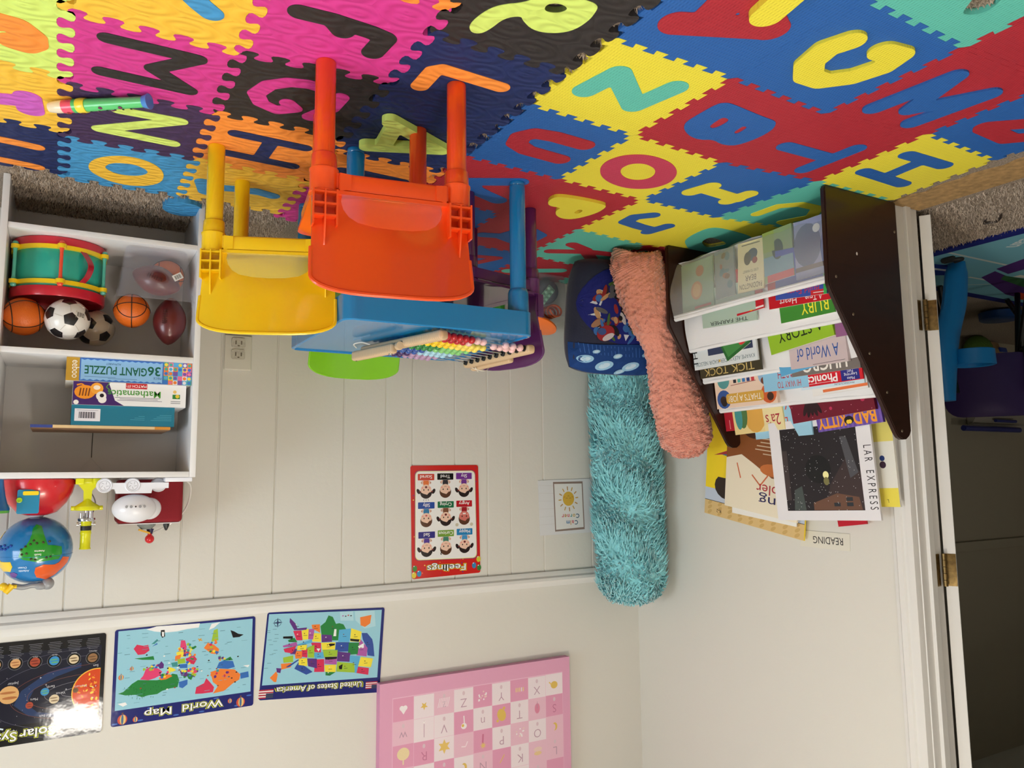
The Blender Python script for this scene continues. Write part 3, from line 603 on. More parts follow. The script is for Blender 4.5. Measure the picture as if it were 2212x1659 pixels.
STATES=[((50, 80, 160),[(-0.890,1.273),(-0.909,1.275),(-0.927,1.297),(-0.931,1.315),(-0.935,1.353),(-0.911,1.347),(-0.909,1.323),(-0.894,1.294)]),
((176, 92, 170),[(-0.887,1.293),(-0.911,1.323),(-0.908,1.350),(-0.873,1.342),(-0.876,1.312)]),
((244, 226, 70),[(-0.854,1.254),(-0.890,1.269),(-0.885,1.301),(-0.851,1.296)]),
((40, 130, 64),[(-0.778,1.206),(-0.792,1.212),(-0.803,1.235),(-0.814,1.234),(-0.828,1.239),(-0.837,1.255),(-0.814,1.255),(-0.811,1.288),(-0.791,1.286),(-0.790,1.269),(-0.756,1.264),(-0.752,1.237),(-0.768,1.226)]),
((92, 176, 222),[(-0.814,1.255),(-0.854,1.255),(-0.849,1.297),(-0.811,1.293)]),
((96, 52, 130),[(-0.756,1.264),(-0.790,1.269),(-0.791,1.290),(-0.757,1.288)]),
((50, 80, 160),[(-0.804,1.293),(-0.849,1.298),(-0.846,1.327),(-0.801,1.322)]),
((40, 130, 64),[(-0.847,1.299),(-0.882,1.303),(-0.877,1.339),(-0.844,1.337)]),
((96, 52, 130),[(-0.810,1.323),(-0.853,1.332),(-0.850,1.360),(-0.808,1.353)]),
((92, 176, 222),[(-0.851,1.340),(-0.886,1.347),(-0.876,1.399),(-0.867,1.396),(-0.868,1.367),(-0.850,1.360)]),
((244, 226, 70),[(-0.888,1.349),(-0.930,1.359),(-0.923,1.386),(-0.879,1.377)]),
((214, 52, 90),[(-0.879,1.379),(-0.916,1.388),(-0.914,1.409),(-0.874,1.398)]),
((160, 196, 60),[(-0.809,1.355),(-0.866,1.367),(-0.868,1.396),(-0.806,1.385)]),
((176, 92, 170),[(-0.768,1.335),(-0.808,1.338),(-0.807,1.363),(-0.767,1.356)]),
((244, 226, 70),[(-0.767,1.360),(-0.805,1.363),(-0.804,1.386),(-0.769,1.381)]),
((40, 130, 64),[(-0.771,1.382),(-0.804,1.386),(-0.785,1.395),(-0.771,1.392)]),
((244, 226, 70),[(-0.755,1.289),(-0.802,1.293),(-0.801,1.315),(-0.759,1.312)]),
((160, 196, 60),[(-0.761,1.312),(-0.810,1.318),(-0.808,1.338),(-0.764,1.335)]),
((214, 52, 90),[(-0.722,1.285),(-0.755,1.289),(-0.755,1.319),(-0.735,1.316)]),
((92, 176, 222),[(-0.733,1.319),(-0.762,1.319),(-0.766,1.338),(-0.735,1.336)]),
((214, 52, 90),[(-0.737,1.339),(-0.766,1.341),(-0.767,1.381),(-0.734,1.377)]),
((96, 52, 130),[(-0.711,1.333),(-0.742,1.337),(-0.743,1.367),(-0.715,1.357)]),
((50, 80, 160),[(-0.671,1.359),(-0.684,1.340),(-0.729,1.376),(-0.709,1.382)]),
((244, 226, 70),[(-0.684,1.330),(-0.711,1.331),(-0.712,1.356),(-0.684,1.349)]),
((160, 196, 60),[(-0.710,1.300),(-0.733,1.293),(-0.733,1.333),(-0.714,1.330)]),
((214, 52, 90),[(-0.692,1.298),(-0.711,1.303),(-0.711,1.330),(-0.694,1.325)]),
((240, 130, 56),[(-0.670,1.305),(-0.694,1.308),(-0.694,1.329),(-0.674,1.329)]),
((96, 52, 130),[(-0.660,1.294),(-0.678,1.300),(-0.673,1.315),(-0.657,1.313)]),
((92, 176, 222),[(-0.673,1.288),(-0.725,1.275),(-0.727,1.286),(-0.680,1.290)]),
((244, 226, 70),[(-0.680,1.290),(-0.710,1.290),(-0.707,1.306),(-0.678,1.303)]),
((244, 226, 70),[(-0.727,1.256),(-0.754,1.260),(-0.755,1.287),(-0.726,1.282)]),
((176, 92, 170),[(-0.713,1.243),(-0.733,1.243),(-0.729,1.276),(-0.713,1.274)]),
((244, 226, 70),[(-0.692,1.245),(-0.714,1.241),(-0.713,1.274),(-0.696,1.274)]),
((214, 52, 90),[(-0.665,1.243),(-0.691,1.244),(-0.695,1.275),(-0.676,1.273)]),
((96, 52, 130),[(-0.654,1.202),(-0.671,1.220),(-0.678,1.237),(-0.709,1.237),(-0.706,1.244),(-0.668,1.241),(-0.653,1.215)]),
((240, 130, 56),[(-0.723,1.230),(-0.750,1.231),(-0.751,1.258),(-0.726,1.242)]),
((40, 130, 64),[(-0.649,1.270),(-0.669,1.264),(-0.679,1.279),(-0.652,1.276)]),
((176, 92, 170),[(-0.633,1.285),(-0.676,1.278),(-0.680,1.290),(-0.636,1.290)]),
((214, 52, 90),[(-0.636,1.295),(-0.676,1.290),(-0.663,1.311),(-0.640,1.305)]),
((160, 196, 60),[(-0.635,1.321),(-0.667,1.318),(-0.667,1.338),(-0.637,1.337)]),
((240, 130, 56),[(-0.629,1.339),(-0.662,1.340),(-0.661,1.353),(-0.631,1.357)]),
((50, 80, 160),[(-0.644,1.351),(-0.681,1.333),(-0.687,1.333),(-0.654,1.352)]),
((96, 52, 130),[(-0.615,1.350),(-0.631,1.353),(-0.628,1.367),(-0.617,1.363)]),
((240, 130, 56),[(-0.596,1.377),(-0.615,1.360),(-0.620,1.370),(-0.616,1.392),(-0.609,1.391)]),
((240, 130, 56),[(-0.884,1.222),(-0.923,1.218),(-0.919,1.245),(-0.901,1.255),(-0.886,1.248)]),
((24, 24, 28),[(-0.851,1.287),(-0.883,1.293),(-0.880,1.300),(-0.852,1.294)]),
((24, 24, 28),[(-0.634,1.257),(-0.664,1.259),(-0.664,1.267),(-0.634,1.263)]),
((24, 24, 28),[(-0.768,1.335),(-0.808,1.339),(-0.807,1.345),(-0.784,1.345),(-0.770,1.343)]),
((245, 245, 245),[(-0.798,1.251),(-0.805,1.252),(-0.804,1.274),(-0.795,1.273)]),
((245, 245, 245),[(-0.878,1.314),(-0.898,1.306),(-0.898,1.321),(-0.882,1.321)]),
((24, 24, 28),[(-0.814,1.369),(-0.827,1.364),(-0.825,1.380),(-0.816,1.379)]),
((245, 245, 245),[(-0.740,1.305),(-0.753,1.307),(-0.747,1.316)]),
((24, 24, 28),[(-0.779,1.296),(-0.786,1.295),(-0.801,1.297),(-0.799,1.302),(-0.785,1.304)])]
# ------------------------------------------------------------------ foam floor tiles
RGB = dict(yellow=(238, 224, 66), blue=(38, 96, 172), red=(172, 40, 54), teal=(96, 192, 176), rose=(196, 62, 92),
           magenta=(212, 58, 146), black=(46, 42, 42), orange=(252, 150, 62), amber=(250, 198, 66), lime=(216, 240, 120),
           plum=(66, 46, 84), sky=(70, 152, 208), navy=(28, 42, 92), orchid=(208, 98, 200))
def tooth(a, b, n, amp):
    """dovetail joint line between two corners"""
    a, b = Vector(a), Vector(b); d = b-a
    nv = Vector((abs(d.y), abs(d.x))).normalized() if abs(d.x) > abs(d.y) else Vector((abs(d.y), -abs(d.x)*0)).normalized()
    T = [(0, 0), (.1, amp), (.53, amp), (.46, -amp)]
    for k in range(1, n): T += [(k+.04, -amp), (k-.03, amp), (k+.53, amp), (k+.46, -amp)]
    T += [(n-.1, -amp), (n, 0)]
    return [(a+d*(t/n)+nv*o)[:] for t, o in T]
def knob(a, b, vertical, amp=.0140, p=.054):
    """bulbous jigsaw joint line; vertical joints share an absolute phase"""
    a, b = Vector(a), Vector(b); L = (b-a).length; nv = Vector((1, 0)) if vertical else Vector((0, 1)); out = [a[:]]
    off = a.y/p if vertical else 0; n = max(1, round(L/p)); per = L/n if not vertical else p
    k = 0; N = int(L/per*14)
    for k in range(1, N):
        s = k/N*L; ph = 2*PI*(s/per+(off if vertical else 0))
        fade = min(1, min(s, L-s)/.012)
        t = s-per*.165*math.sin(2*ph)*fade
        out.append((a+(b-a)*(t/L)+nv*amp*math.sin(ph)*fade)[:])
    return out+[b[:]]
def chaikin(p, n=2):
    for _ in range(n):
        q = []
        for i in range(len(p)):
            a, b = p[i], p[(i+1) % len(p)]; q += [(.75*a[0]+.25*b[0], .75*a[1]+.25*b[1]), (.25*a[0]+.75*b[0], .25*a[1]+.75*b[1])]
        p = q
    return p
def build_tiles(rows, grain):
    for n, (c, colr, label, lc, st, wd, poly, ph, lift, hole) in enumerate(rows):
        th = .014 if grain else .012
        kind = 'wood-grain' if grain else ''
        m = mat('foam_%s%s' % (colr, '_grain' if grain else ''), RGB[colr], .62, 'grain' if grain else 'ribs', dist=.0011 if grain else .0006, spec=.35, scale=20)
        A, B, C_, D = c                           # left-near, right-near, right-far, left-far
        if grain:
            e = [knob(A, B, 0), knob(B, C_, 1), knob(D, C_, 0)[::-1], knob(A, D, 1)[::-1]]
        else:
            e = [tooth(A, B, 6, .0065), tooth(B, C_, 6, .0065), tooth(D, C_, 6, .0065)[::-1], tooth(A, D, 6, .0065)[::-1]]
        lp = [p for s in e for p in s[:-1]]
        ctr = Vector((sum(p[0] for p in c)/4, sum(p[1] for p in c)/4, 0))
        k = .9985
        lp = [(ctr.x+(x-ctr.x)*k, ctr.y+(y-ctr.y)*k) for x, y in lp]
        hole = chaikin(hole) if hole else None
        hs = [hole] if hole else []
        root = thing('foam_tile', label, 'foam mat', ctr, 0, 'wood-grain jigsaw floor tiles' if grain else 'thin alphabet floor tiles')
        bm = new(); prism(bm, [lp]+hs, 0.0008, th)
        obj('tile', bm, m, root, loc=ctr, smooth=0)
        if lc and (poly or st):
            if poly: loops = [chaikin(poly)]+[chaikin(q) for q in (ph or [])]+([hole] if hole and inside([poly], *hole[0]) else [])
            else: loops = outline(st, wd)
            if grain or poly is None: pass
            bm = new(); prism(bm, loops, .004, th+lift)
            lm = mat('foam_%s%s' % (lc, '_grain' if grain else ''), RGB[lc], .62, 'grain' if grain else 'ribs', dist=.0011 if grain else .0006, spec=.35, scale=20)
            obj('letter', bm, lm, root, loc=ctr, smooth=0)
build_tiles(EVA, False)
build_tiles(GRAIN, True)
def loose(name, strokes, wd, z0, z1, m, label, cat='foam letter'):
    lp = outline(strokes, wd); c = Vector((sum(p[0] for p in lp[0])/len(lp[0]), sum(p[1] for p in lp[0])/len(lp[0]), z0))
    bm = new(); prism(bm, lp, z0, z1, bottom=True)
    return setp(obj(name, bm, m, loc=c, smooth=0), label, cat)
loose('foam_letter', LOOSE_A, .036, .0155, .030, MATS['foam_lime_grain'], 'loose lime green letter A lying on the navy tile behind the orange chair')
loose('foam_letter', LOOSE_BAR, .055, .0135, .026, MATS['foam_yellow'], 'loose yellow foam bar lying across the red letter A')
bm = new(); prism(bm, [ell(-.262, 2.279, .052, .06, 28)], .001, .018, bottom=True)
setp(obj('foam_disc', bm, mat('foam_sky_grain', RGB['sky'], .62, 'grain'), loc=(-.262, 2.279, 0)), 'loose sky blue foam disc on the carpet by the white cubby shelf', 'foam letter')
# crumpled knob of the amber tile by the carpet
# toy recorder
root = thing('toy_recorder', 'green toy recorder with a cream mouthpiece lying on the plum letter N tile', 'recorder', (-.03, 1.675, .03))
A = Vector((.052, 1.733, .0295)); B = Vector((-.117, 1.612, .0295)); d = (B-A); L = d.length; d.normalize()
def seg(name, a, b, r0, r1, rgb, parent, bulge=0):
    bm = new(); pts = [A+d*(a+(b-a)*k/6) for k in range(7)]
    tube(bm, pts, [(r0+(r1-r0)*k/6)+bulge*math.sin(PI*k/6) for k in range(7)], 20)
    return obj(name, bm, plastic('recorder_%d_%d_%d' % rgb, rgb), parent, loc=root.location)
mp = seg('mouthpiece', 0, .030, .0095, .0125, (240, 226, 198), root, .001)
wn = seg('head_joint', .030, .052, .0130, .0128, (240, 84, 116), root)
seg('ring', .052, .060, .0135, .0135, (84, 196, 110), root)
bd = seg('band', .060, .078, .0140, .0140, (246, 222, 62), root, .001)
body = seg('body', .078, L-.012, .0125, .0105, (96, 208, 124), root)
seg('bell', L-.012, L, .0115, .0150, (70, 140, 214), root)
up = Vector((0, 0, 1)); sd = d.cross(up)
def spot(name, t, off, r, rgb, parent, rr=.0128):
    a = math.asin(max(-1, min(1, off/rr))); n = up*math.cos(a)+sd*math.sin(a)
    bm = new(); ball(bm, A+d*t+n*rr*.94, r, 10, (1, 1, .5)); return obj(name, bm, mat('dot_%d_%d_%d' % rgb, rgb, .4), parent, loc=root.location)
for k in range(6): spot('finger_hole', .086+k*.0165, .004, .0024, (16, 40, 22), body)
for t, o in ((.098, .009), (.128, .008), (.11, -.006), (.15, -.004)): spot('painted_flower', t, o, .0042, (120, 58, 96), body)
spot('window_slot', .040, .003, .005, (150, 30, 40), wn, .0132)
spot('painted_face', .069, .004, .0055, (96, 56, 30), bd, .0145)
# ------------------------------------------------------------------ children's chairs and table
def chair_parts(m, root):
    bm = new()                                                        # seat with skirt, sockets and cross bars
    def seat(u, v):
        q = (u/.14)**2+(v/.14)**2
        return (u, v, .2405+.006*min(q, 1.4)-.004*max(0, (v-.10)/.04)), (0, 0, 1)
    sheet(bm, [rrect(-.146, -.132, .146, .150, .04, 6)], .03, seat, .007)
    lp = rrect(-.140, -.126, .140, .144, .036, 5)
    for z0, z1, k in ((.212, .240, 1.0),):
        a = [bm.verts.new((x, y, z0)) for x, y in lp]; b = [bm.verts.new((x, y, z1)) for x, y in lp]
        for i in range(len(lp)): j = (i+1) % len(lp); bm.faces.new((a[i], a[j], b[j], b[i]))
        a2 = [bm.verts.new((x*.97, y*.97, z0)) for x, y in lp]; b2 = [bm.verts.new((x*.97, y*.97, z1)) for x, y in lp]
        for i in range(len(lp)):
            j = (i+1) % len(lp); bm.faces.new((a2[j], a2[i], b2[i], b2[j])); bm.faces.new((a[j], a[i], a2[i], a2[j]))
    for sx in (-1, 1):
        for sy in (-1, 1):
            z1 = .249 if sy < 0 else .236
            lathe(bm, [(.0212, .176), (.0225, .178), (.0232, .203), (.0262, .205), (.0262, .209), (.0250, .212), (.0250, z1-.004), (.0262, z1-.003), (.0262, z1), (.02, z1+.001), (0, z1+.001)], 28, Matrix.Translation((sx*(.1235 if sy < 0 else .102), sy*(.112 if sy < 0 else .104), 0)))
    for sx in (-1, 1):                                                # fillets where the bar meets the sockets
        prism(bm, [[(sx*.098, 0), (sx*.098, .034), (sx*.088, .031), (sx*.078, .030), (sx*.078, .002)]], -.133, -.118, lambda x, y, z: (x, z, .213+y), bottom=True)
    bx(bm, (-.10, -.131, .214), (.10, -.120, .2445), .004, 2)
    obj('seat', bm, m, root)
    bm = new()                                                        # back panel with hand hole, rolled rim, ribbed posts
    def back(u, v):
        t = v-.24; s = u/.14
        y = -.122-.11*t-.9*t*t*.5+.016*s*s*min(1, t/.05)
        if t < .085: y += .010*math.cos(min(1, max(0, t/.085))*PI/2)*min(1, max(0, 1.2-abs(s)*1.2)+.15)
        return (u, y, v), (0, -1, -.1)
    arc = [(.143*math.sin(PI/2*k/8)**.62 if k else 0, .405+.032*math.cos(PI/2*k/8)**1.15) for k in range(9)]
    outl = [(-.142, .236), (-.05, .236), (.05, .236), (.142, .236), (.143, .29), (.145, .35), (.146, .385)]+[(x*1.02, z) for x, z in arc[::-1]]+[(-x*1.02, z) for x, z in arc[1:]]+[(-.146, .385), (-.145, .35), (-.143, .29)]
    hole = [(-.092, .250), (-.03, .248), (.03, .248), (.092, .250), (.094, .262), (.090, .276), (.080, .290), (.064, .300), (.035, .306), (0, .308), (-.035, .306), (-.064, .300), (-.080, .290), (-.090, .276), (-.094, .262)]
    sheet(bm, [outl, hole], .022, back, .006)
    rim = [(u, v) for u, v in outl if v > .30]
    rim = sorted(rim, key=lambda q: math.atan2(q[0], q[1]-.25))
    tube(bm, [Vector(back(u, v)[0])+Vector((0, -.001, 0)) for u, v in rim], .0042, 8)
    for sx in (-1, 1):
        x = sx*.1235
        for a in (-.0205, .0205): bx(bm, (x+a-.0016, -.140, .247), (x+a+.0016, -.118, .312))
        for z in (.252, .273, .2945): bx(bm, (x-.021, -.139, z-.0016), (x+.021, -.118, z+.0016))
        prism(bm, [[(-.141, .248), (-.118, .248), (-.118, .36), (-.131, .345), (-.141, .30)]], x-.0014, x+.0014, lambda p, q, r: (r, p, q), bottom=True)
    obj('backrest', bm, m, root)
    for sx in (-1, 1):
        for sy in (-1, 1):
            bm = new(); lathe(bm, [(0, 0), (.0175, 0), (.0185, .002), (.0187, .17), (.0187, .195), (0, .195)], 28, Matrix.Translation((sx*(.1235 if sy < 0 else .102), sy*(.112 if sy < 0 else .104), 0)))
            obj('leg', bm, m, root)
def chair(label, rgb, name, loc, rz):
    m = mat(name, rgb, .24, coat=.35)
    root = thing('child_chair', label, 'chair', loc, math.radians(rz), 'plastic chairs round the blue table')
    chair_parts(m, root)
chair('glossy orange plastic child chair with its back to the camera, nearest of all', (244, 84, 26), 'orange_plastic', (-.523, 1.421, .0142), 9)
chair('yellow plastic child chair between the orange chair and the white cubby shelf', (246, 206, 20), 'yellow_plastic', (-.428, 1.868, .0142), 20)
chair('dark purple plastic child chair at the left end of the table by the cushion', (88, 34, 92), 'purple_plastic', (-.982, 1.926, .0125), -105)
chair('lime green plastic child chair behind the table against the planked wall', (132, 202, 30), 'green_plastic', (-.797, 2.232, .0125), 178)
BLUE = mat('blue_plastic', (22, 124, 184), .2, coat=.4)
root = thing('activity_table', 'square blue plastic table holding the wooden abacus', 'table', (-.77, 1.885, .0125))
tx0, tx1, ty0, ty1 = -1.016, -.526, 1.644, 2.126
bm = new(); R0 = root.location
lp = rrect(tx0, ty0, tx1, ty1, .028, 6)
def ringwall(bm, lp, lp2, z0, z1, z2):
    rows = [[bm.verts.new((x, y, z0)) for x, y in lp2], [bm.verts.new((x, y, z0)) for x, y in lp], [bm.verts.new((x, y, z1-.003)) for x, y in lp], [bm.verts.new((x+(a-x)*.35, y+(b-y)*.35, z1)) for (x, y), (a, b) in zip(lp, lp2)], [bm.verts.new((x+(a-x)*.8, y+(b-y)*.8, z1)) for (x, y), (a, b) in zip(lp, lp2)], [bm.verts.new((x, y, z2)) for x, y in lp2]]
    for a, b in zip(rows, rows[1:]+rows[:1]):
        for i in range(len(lp)): j = (i+1) % len(lp); bm.faces.new((a[i], a[j], b[j], b[i]))
ringwall(bm, lp, rrect(tx0+.009, ty0+.009, tx1-.009, ty1-.009, .02, 6), .357, .418, .414)
prism(bm, [rrect(tx0+.004, ty0+.004, tx1-.004, ty1-.004, .022, 6)], .404, .4143, bottom=True)
obj('tabletop', bm, BLUE, root, loc=R0)
for x in (tx0+.030, tx1-.030):
    for y in (ty0+.030, ty1-.030):
        bm = new(); lathe(bm, [(0, .0125), (.0185, .0125), (.0195, .016), (.0195, .022), (.0182, .024), (.0205, .026), (.0208, .295), (.0235, .297), (.0262, .306), (.0272, .36), (.0272, .40), (0, .40)], 28, Matrix.Translation((x, y, 0)))
        obj('leg', bm, BLUE, root, loc=R0)
# abacus lying across the table
WOOD = mat('pale_beech', (218, 186, 146), .5, 'wood', var=.14, scale=60, dist=.0006)
STEEL = mat('steel_rod', (190, 194, 198), .22, metal=1)
a0, a1 = Vector((-.682, 1.968, 0)), Vector((-.770, 1.648, 0))        # right end bar
b0, b1 = Vector((-1.036, 2.070, 0)), Vector((-1.062, 1.735, 0))      # left end bar
zb = .4325
root = thing('abacus', 'wooden bead abacus lying flat on the blue table', 'abacus', ((a0+b1)/2)+Vector((0, 0, .418)))
def bar(name, p, q, z, wd, ht, parent, m=WOOD):
    d = (q-p); L = d.length; M = basis((p+q)/2+Vector((0, 0, z)), d, Vector((0, 0, 1)).cross(d))
    bm = new(); obox(bm, M, (L, wd, ht), min(wd, ht)*.42, 4); return obj(name, bm, m, parent, loc=root.location)
ba = bar('end_bar', a0, a1, zb, .026, .024, root); bb = bar('end_bar', b0, b1, zb, .026, .024, root)
da = (a1-a0).normalized(); db = (b1-b0).normalized()
fa = bar('foot', a0+Vector((.022, .012, 0)), a0+da*.175+Vector((.022, .006, 0)), zb+.014, .020, .026, root)
fb = bar('foot', b0+Vector((-.026, .01, 0)), b0+db*.20+Vector((-.026, .0, 0)), zb+.006, .020, .024, root)
bm = new(); ball(bm, a0+da*.160+Vector((.024, .005, zb+.028)), .0055, 12, (1, 1, .5)); obj('pin', bm, STEEL, fa, loc=root.location)
bm = new(); ball(bm, a0+da*.012+Vector((.022, .012, zb+.0275)), .0025, 8, (1, 1, .4)); obj('pin_hole', bm, DK, fa, loc=root.location)
bm = new(); lathe(bm, [(0, -.008), (.010, -.007), (.011, 0), (.010, .007), (0, .008)], 16, Matrix.Translation(a0+da*.188+Vector((.020, .004, zb+.010))) @ Matrix.Rotation(PI/2, 4, 'X')); obj('spacer', bm, WOOD, fa, loc=root.location)
BEADS = [((184, 24, 34), (244, 196, 194)), ((248, 208, 24), (250, 224, 96)), ((40, 132, 60), (134, 206, 120)), ((44, 84, 164), (172, 216, 236)), ((64, 36, 98), (182, 148, 182))]
beadm = {}
for k in range(10):
    t = (k+.6)/10.2
    p = a1+(a0-a1)*t; q = b1+(b0-b1)*t; z = zb-.002
    dv = (q-p); L = dv.length; dv.normalize()
    bm = new(); tube(bm, [p+Vector((0, 0, z))+dv*.012, q+Vector((0, 0, z))-dv*.004], .0019, 8); rod = obj('rod', bm, STEEL, root, loc=root.location)
    bm = new(); lathe(bm, [(.0035, -.005), (.0078, -.004), (.0086, 0), (.0078, .004), (.0035, .005)], 12, Matrix.Translation(q+Vector((0, 0, z))-dv*.014) @ dv.to_track_quat('Z', 'Y').to_matrix().to_4x4()); obj('rod_cap', bm, mat('black_rubber', (24, 24, 24), .5), bb, loc=root.location)
    for i in range(10):
        cid = (k//2, i >= 5); dd_ = .0200
        s = .024+i*dd_
        if k == 0 and i >= 7: s = L-.030-(9-i)*dd_*1.35
        if k == 1 and i >= 6: s = L-.034-(9-i)*dd_*1.15
        if cid not in beadm:
            t_ = new(); lathe(t_, [(.0022, -.0092), (.006, -.0080), (.0096, -.0036), (.0102, 0), (.0096, .0036), (.006, .0080), (.0022, .0092)], 18)
            me = bpy.data.meshes.new('bead'); bmesh.ops.recalc_face_normals(t_, faces=t_.faces); t_.to_mesh(me); t_.free(); me.shade_smooth()
            me.materials.append(plastic('bead_%d%d' % cid, BEADS[k//2][cid[1]], .25)); beadm[cid] = me
        o = bpy.data.objects.new('bead', beadm[cid]); col.objects.link(o); o.parent = root
        o.rotation_mode = 'QUATERNION'; o.rotation_quaternion = dv.to_track_quat('Z', 'Y')
        o.location = p+dv*s+Vector((0, 0, z))-Vector(root.location)
CORD = mat('cotton_cord', (226, 218, 204), .8)
c0 = b0+db*.035
bm = new(); tube(bm, ubezier([c0+Vector((-.01, .0, zb+.012)), c0+Vector((-.030, .02, zb+.022)), c0+Vector((-.035, .05, zb+.008)), c0+Vector((-.02, .045, zb-.006)), c0+Vector((-.005, .012, zb+.012)), c0+Vector((-.045, .005, zb+.02)), c0+Vector((-.075, .025, zb-.002))], 5), .0016, 6); obj('cord', bm, CORD, root, loc=root.location)
bm = new(); tube(bm, ubezier([a0+da*.03+Vector((.030, .02, zb-.006)), a0+da*.04+Vector((.046, .012, zb-.012)), a0+da*.07+Vector((.046, .006, zb-.012)), a0+da*.085+Vector((.032, .006, zb-.006))], 5), .0016, 6); obj('cord', bm, CORD, root, loc=root.location)
# ------------------------------------------------------------------ white cubby shelf and toys
WHITE = mat('white_laminate', (238, 238, 240), .3, coat=.15)
SX0, SX1, SY0, SY1 = -.3165, .157, 2.250, 2.545
root = thing('cubby_shelf', 'white three-tier cubby shelf holding toys and boxed games', 'shelf', (-.08, 2.4, 0)); R0 = root.location
def board(name, lo, hi, m=WHITE, bev=.0015):
    bm = new(); bx(bm, lo, hi, bev); return obj(name, bm, m, root, loc=R0, smooth=30)
board('side_panel', (SX0, SY0, .001), (SX0+.0155, SY1, .759)); board('side_panel', (SX1-.0155, SY0, .001), (SX1, SY1, .759))
board('top', (SX0+.0157, SY0, .7435), (SX1-.0157, SY1-.006, .7585))
board('shelf', (SX0+.0157, SY0+.003, .436), (SX1-.0157, SY1-.008, .4505)); board('shelf', (SX0+.0157, SY0+.003, .1225), (SX1-.0157, SY1-.008, .1365))
bp = board('back_panel', (SX0+.0157, SY1-.006, .006), (SX1-.0157, SY1-.002, .742), mat('back_board', (226, 222, 218), .45), 0)
bm = new(); bx(bm, (-.0785, SY1-.0072, .452), (-.0765, SY1-.0058, .7))
prism(bm, [[(-.112, .7425), (-.042, .7425), (-.077, .702)]], -.0075, -.0058, lambda x, y, z: (x, SY1+z, y))
obj('fold_notch', bm, mat('shadow_gap', (92, 88, 82), .8), bp, loc=R0, smooth=0)

def toyobj(name, label, cat, loc, group=None): return thing(name, label, cat, loc, 0, group)
# drum
root = toyobj('toy_drum', 'teal toy drum with red rims and yellow hoops on the low shelf', 'drum', (.026, 2.392, .1375)); R0 = root.location
def dl(name, prof, m, par=root, n=48): bm = new(); lathe(bm, prof, n, Matrix.Translation((R0.x, R0.y, 0))); return obj(name, bm, m, par, loc=R0)
TEAL = plastic('drum_teal', (46, 178, 160)); DRED = plastic('drum_red', (196, 24, 48)); DYEL = plastic('drum_yellow', (246, 208, 26)); DOR = plastic('drum_orange', (240, 84, 56)); DMINT = plastic('drum_mint', (88, 186, 170))
dl('shell', [(.104, .155), (.106, .158), (.106, .268), (.104, .272)], TEAL)
dl('bottom_rim', [(0, .1405), (.10, .1385), (.110, .1380), (.1115, .142), (.1115, .160), (.106, .162)], DRED)
dl('top_rim', [(.104, .266), (.1115, .268), (.1115, .290), (.110, .293), (.105, .293), (.103, .290), (.102, .276), (0, .274)], DRED)
for z in (.164, .256):
    bm = new(); lathe(bm, [(.1055, z-.006), (.1125, z-.005), (.1125, z+.005), (.1055, z+.006)], 48, Matrix.Translation((R0.x, R0.y, 0)))
    for k in range(6):
        a = -PI/2-.03+k*PI/3; lathe(bm, [(0, z-.006), (.0105, z-.005), (.0105, z+.005), (0, z+.006)], 16, Matrix.Translation((R0.x+.1175*math.cos(a), R0.y+.1175*math.sin(a), 0)))
    obj('hoop', bm, DYEL, root, loc=R0)
for k in range(6):
    a = -PI/2-.03+k*PI/3; c = (R0.x+.118*math.cos(a), R0.y+.118*math.sin(a), 0)
    bm = new(); lathe(bm, [(0, .150), (.005, .151), (.0075, .155), (.007, .158), (.0052, .172), (.0042, .18), (.0042, .24), (.0052, .248), (.007, .262), (.0075, .265), (.005, .269), (0, .270)], 14, Matrix.Translation(c))
    obj('tension_rod', bm, DOR if k in (0, 3) else DMINT, root, loc=R0)
bm = new(); a0_, a1_ = -1.04, -1.04
pts = ubezier([(R0.x+.110*math.cos(-2.06), R0.y+.110*math.sin(-2.06), .166), (R0.x+.125*math.cos(-2.12), R0.y+.125*math.sin(-2.12), .188), (R0.x+.134*math.cos(-2.14), R0.y+.134*math.sin(-2.14), .21), (R0.x+.125*math.cos(-2.12), R0.y+.125*math.sin(-2.12), .236), (R0.x+.110*math.cos(-2.06), R0.y+.110*math.sin(-2.06), .254)], 6)
for a, b in zip(pts, pts[1:]):
    t = Vector((-math.sin(-2.1), math.cos(-2.1), 0))*.0075
    bm.faces.new([bm.verts.new(q) for q in (a-t, a+t, b+t, b-t)])
bmesh.ops.remove_doubles(bm, verts=bm.verts, dist=1e-5)
bmesh.ops.solidify(bm, geom=bm.faces[:], thickness=.0022)
obj('strap', bm, plastic('strap_red', (170, 22, 44)), root, loc=R0)
# balls
def icodir():
    g = (1+5**.5)/2
    return [Vector(v).normalized() for v in ((-1, g, 0), (1, g, 0), (-1, -g, 0), (1, -g, 0), (0, -1, g), (0, 1, g), (0, -1, -g), (0, 1, -g), (g, 0, -1), (g, 0, 1), (-g, 0, -1), (-g, 0, 1))]
def patch(bm, n, r, k, sides, R):
    """spherical polygon lying on a ball"""
    n = R @ n; u = n.orthogonal().normalized(); v = n.cross(u); c = bm.verts.new(n*r); N = sides*4; ring = []; ring2 = []
    for i in range(N):
        a = 2*PI*i/N; loc = (a+PI/sides) % (2*PI/sides)-PI/sides; q = k*math.cos(PI/sides)/math.cos(loc)
        d = (n+(u*math.cos(a)+v*math.sin(a))*q).normalized(); ring.append(bm.verts.new(d*r)); ring2.append(bm.verts.new((n+(u*math.cos(a)+v*math.sin(a))*q*.5).normalized()*r))
    for i in range(N):
        j = (i+1) % N; bm.faces.new((c, ring2[i], ring2[j])); bm.faces.new((ring2[i], ring[i], ring[j], ring2[j]))
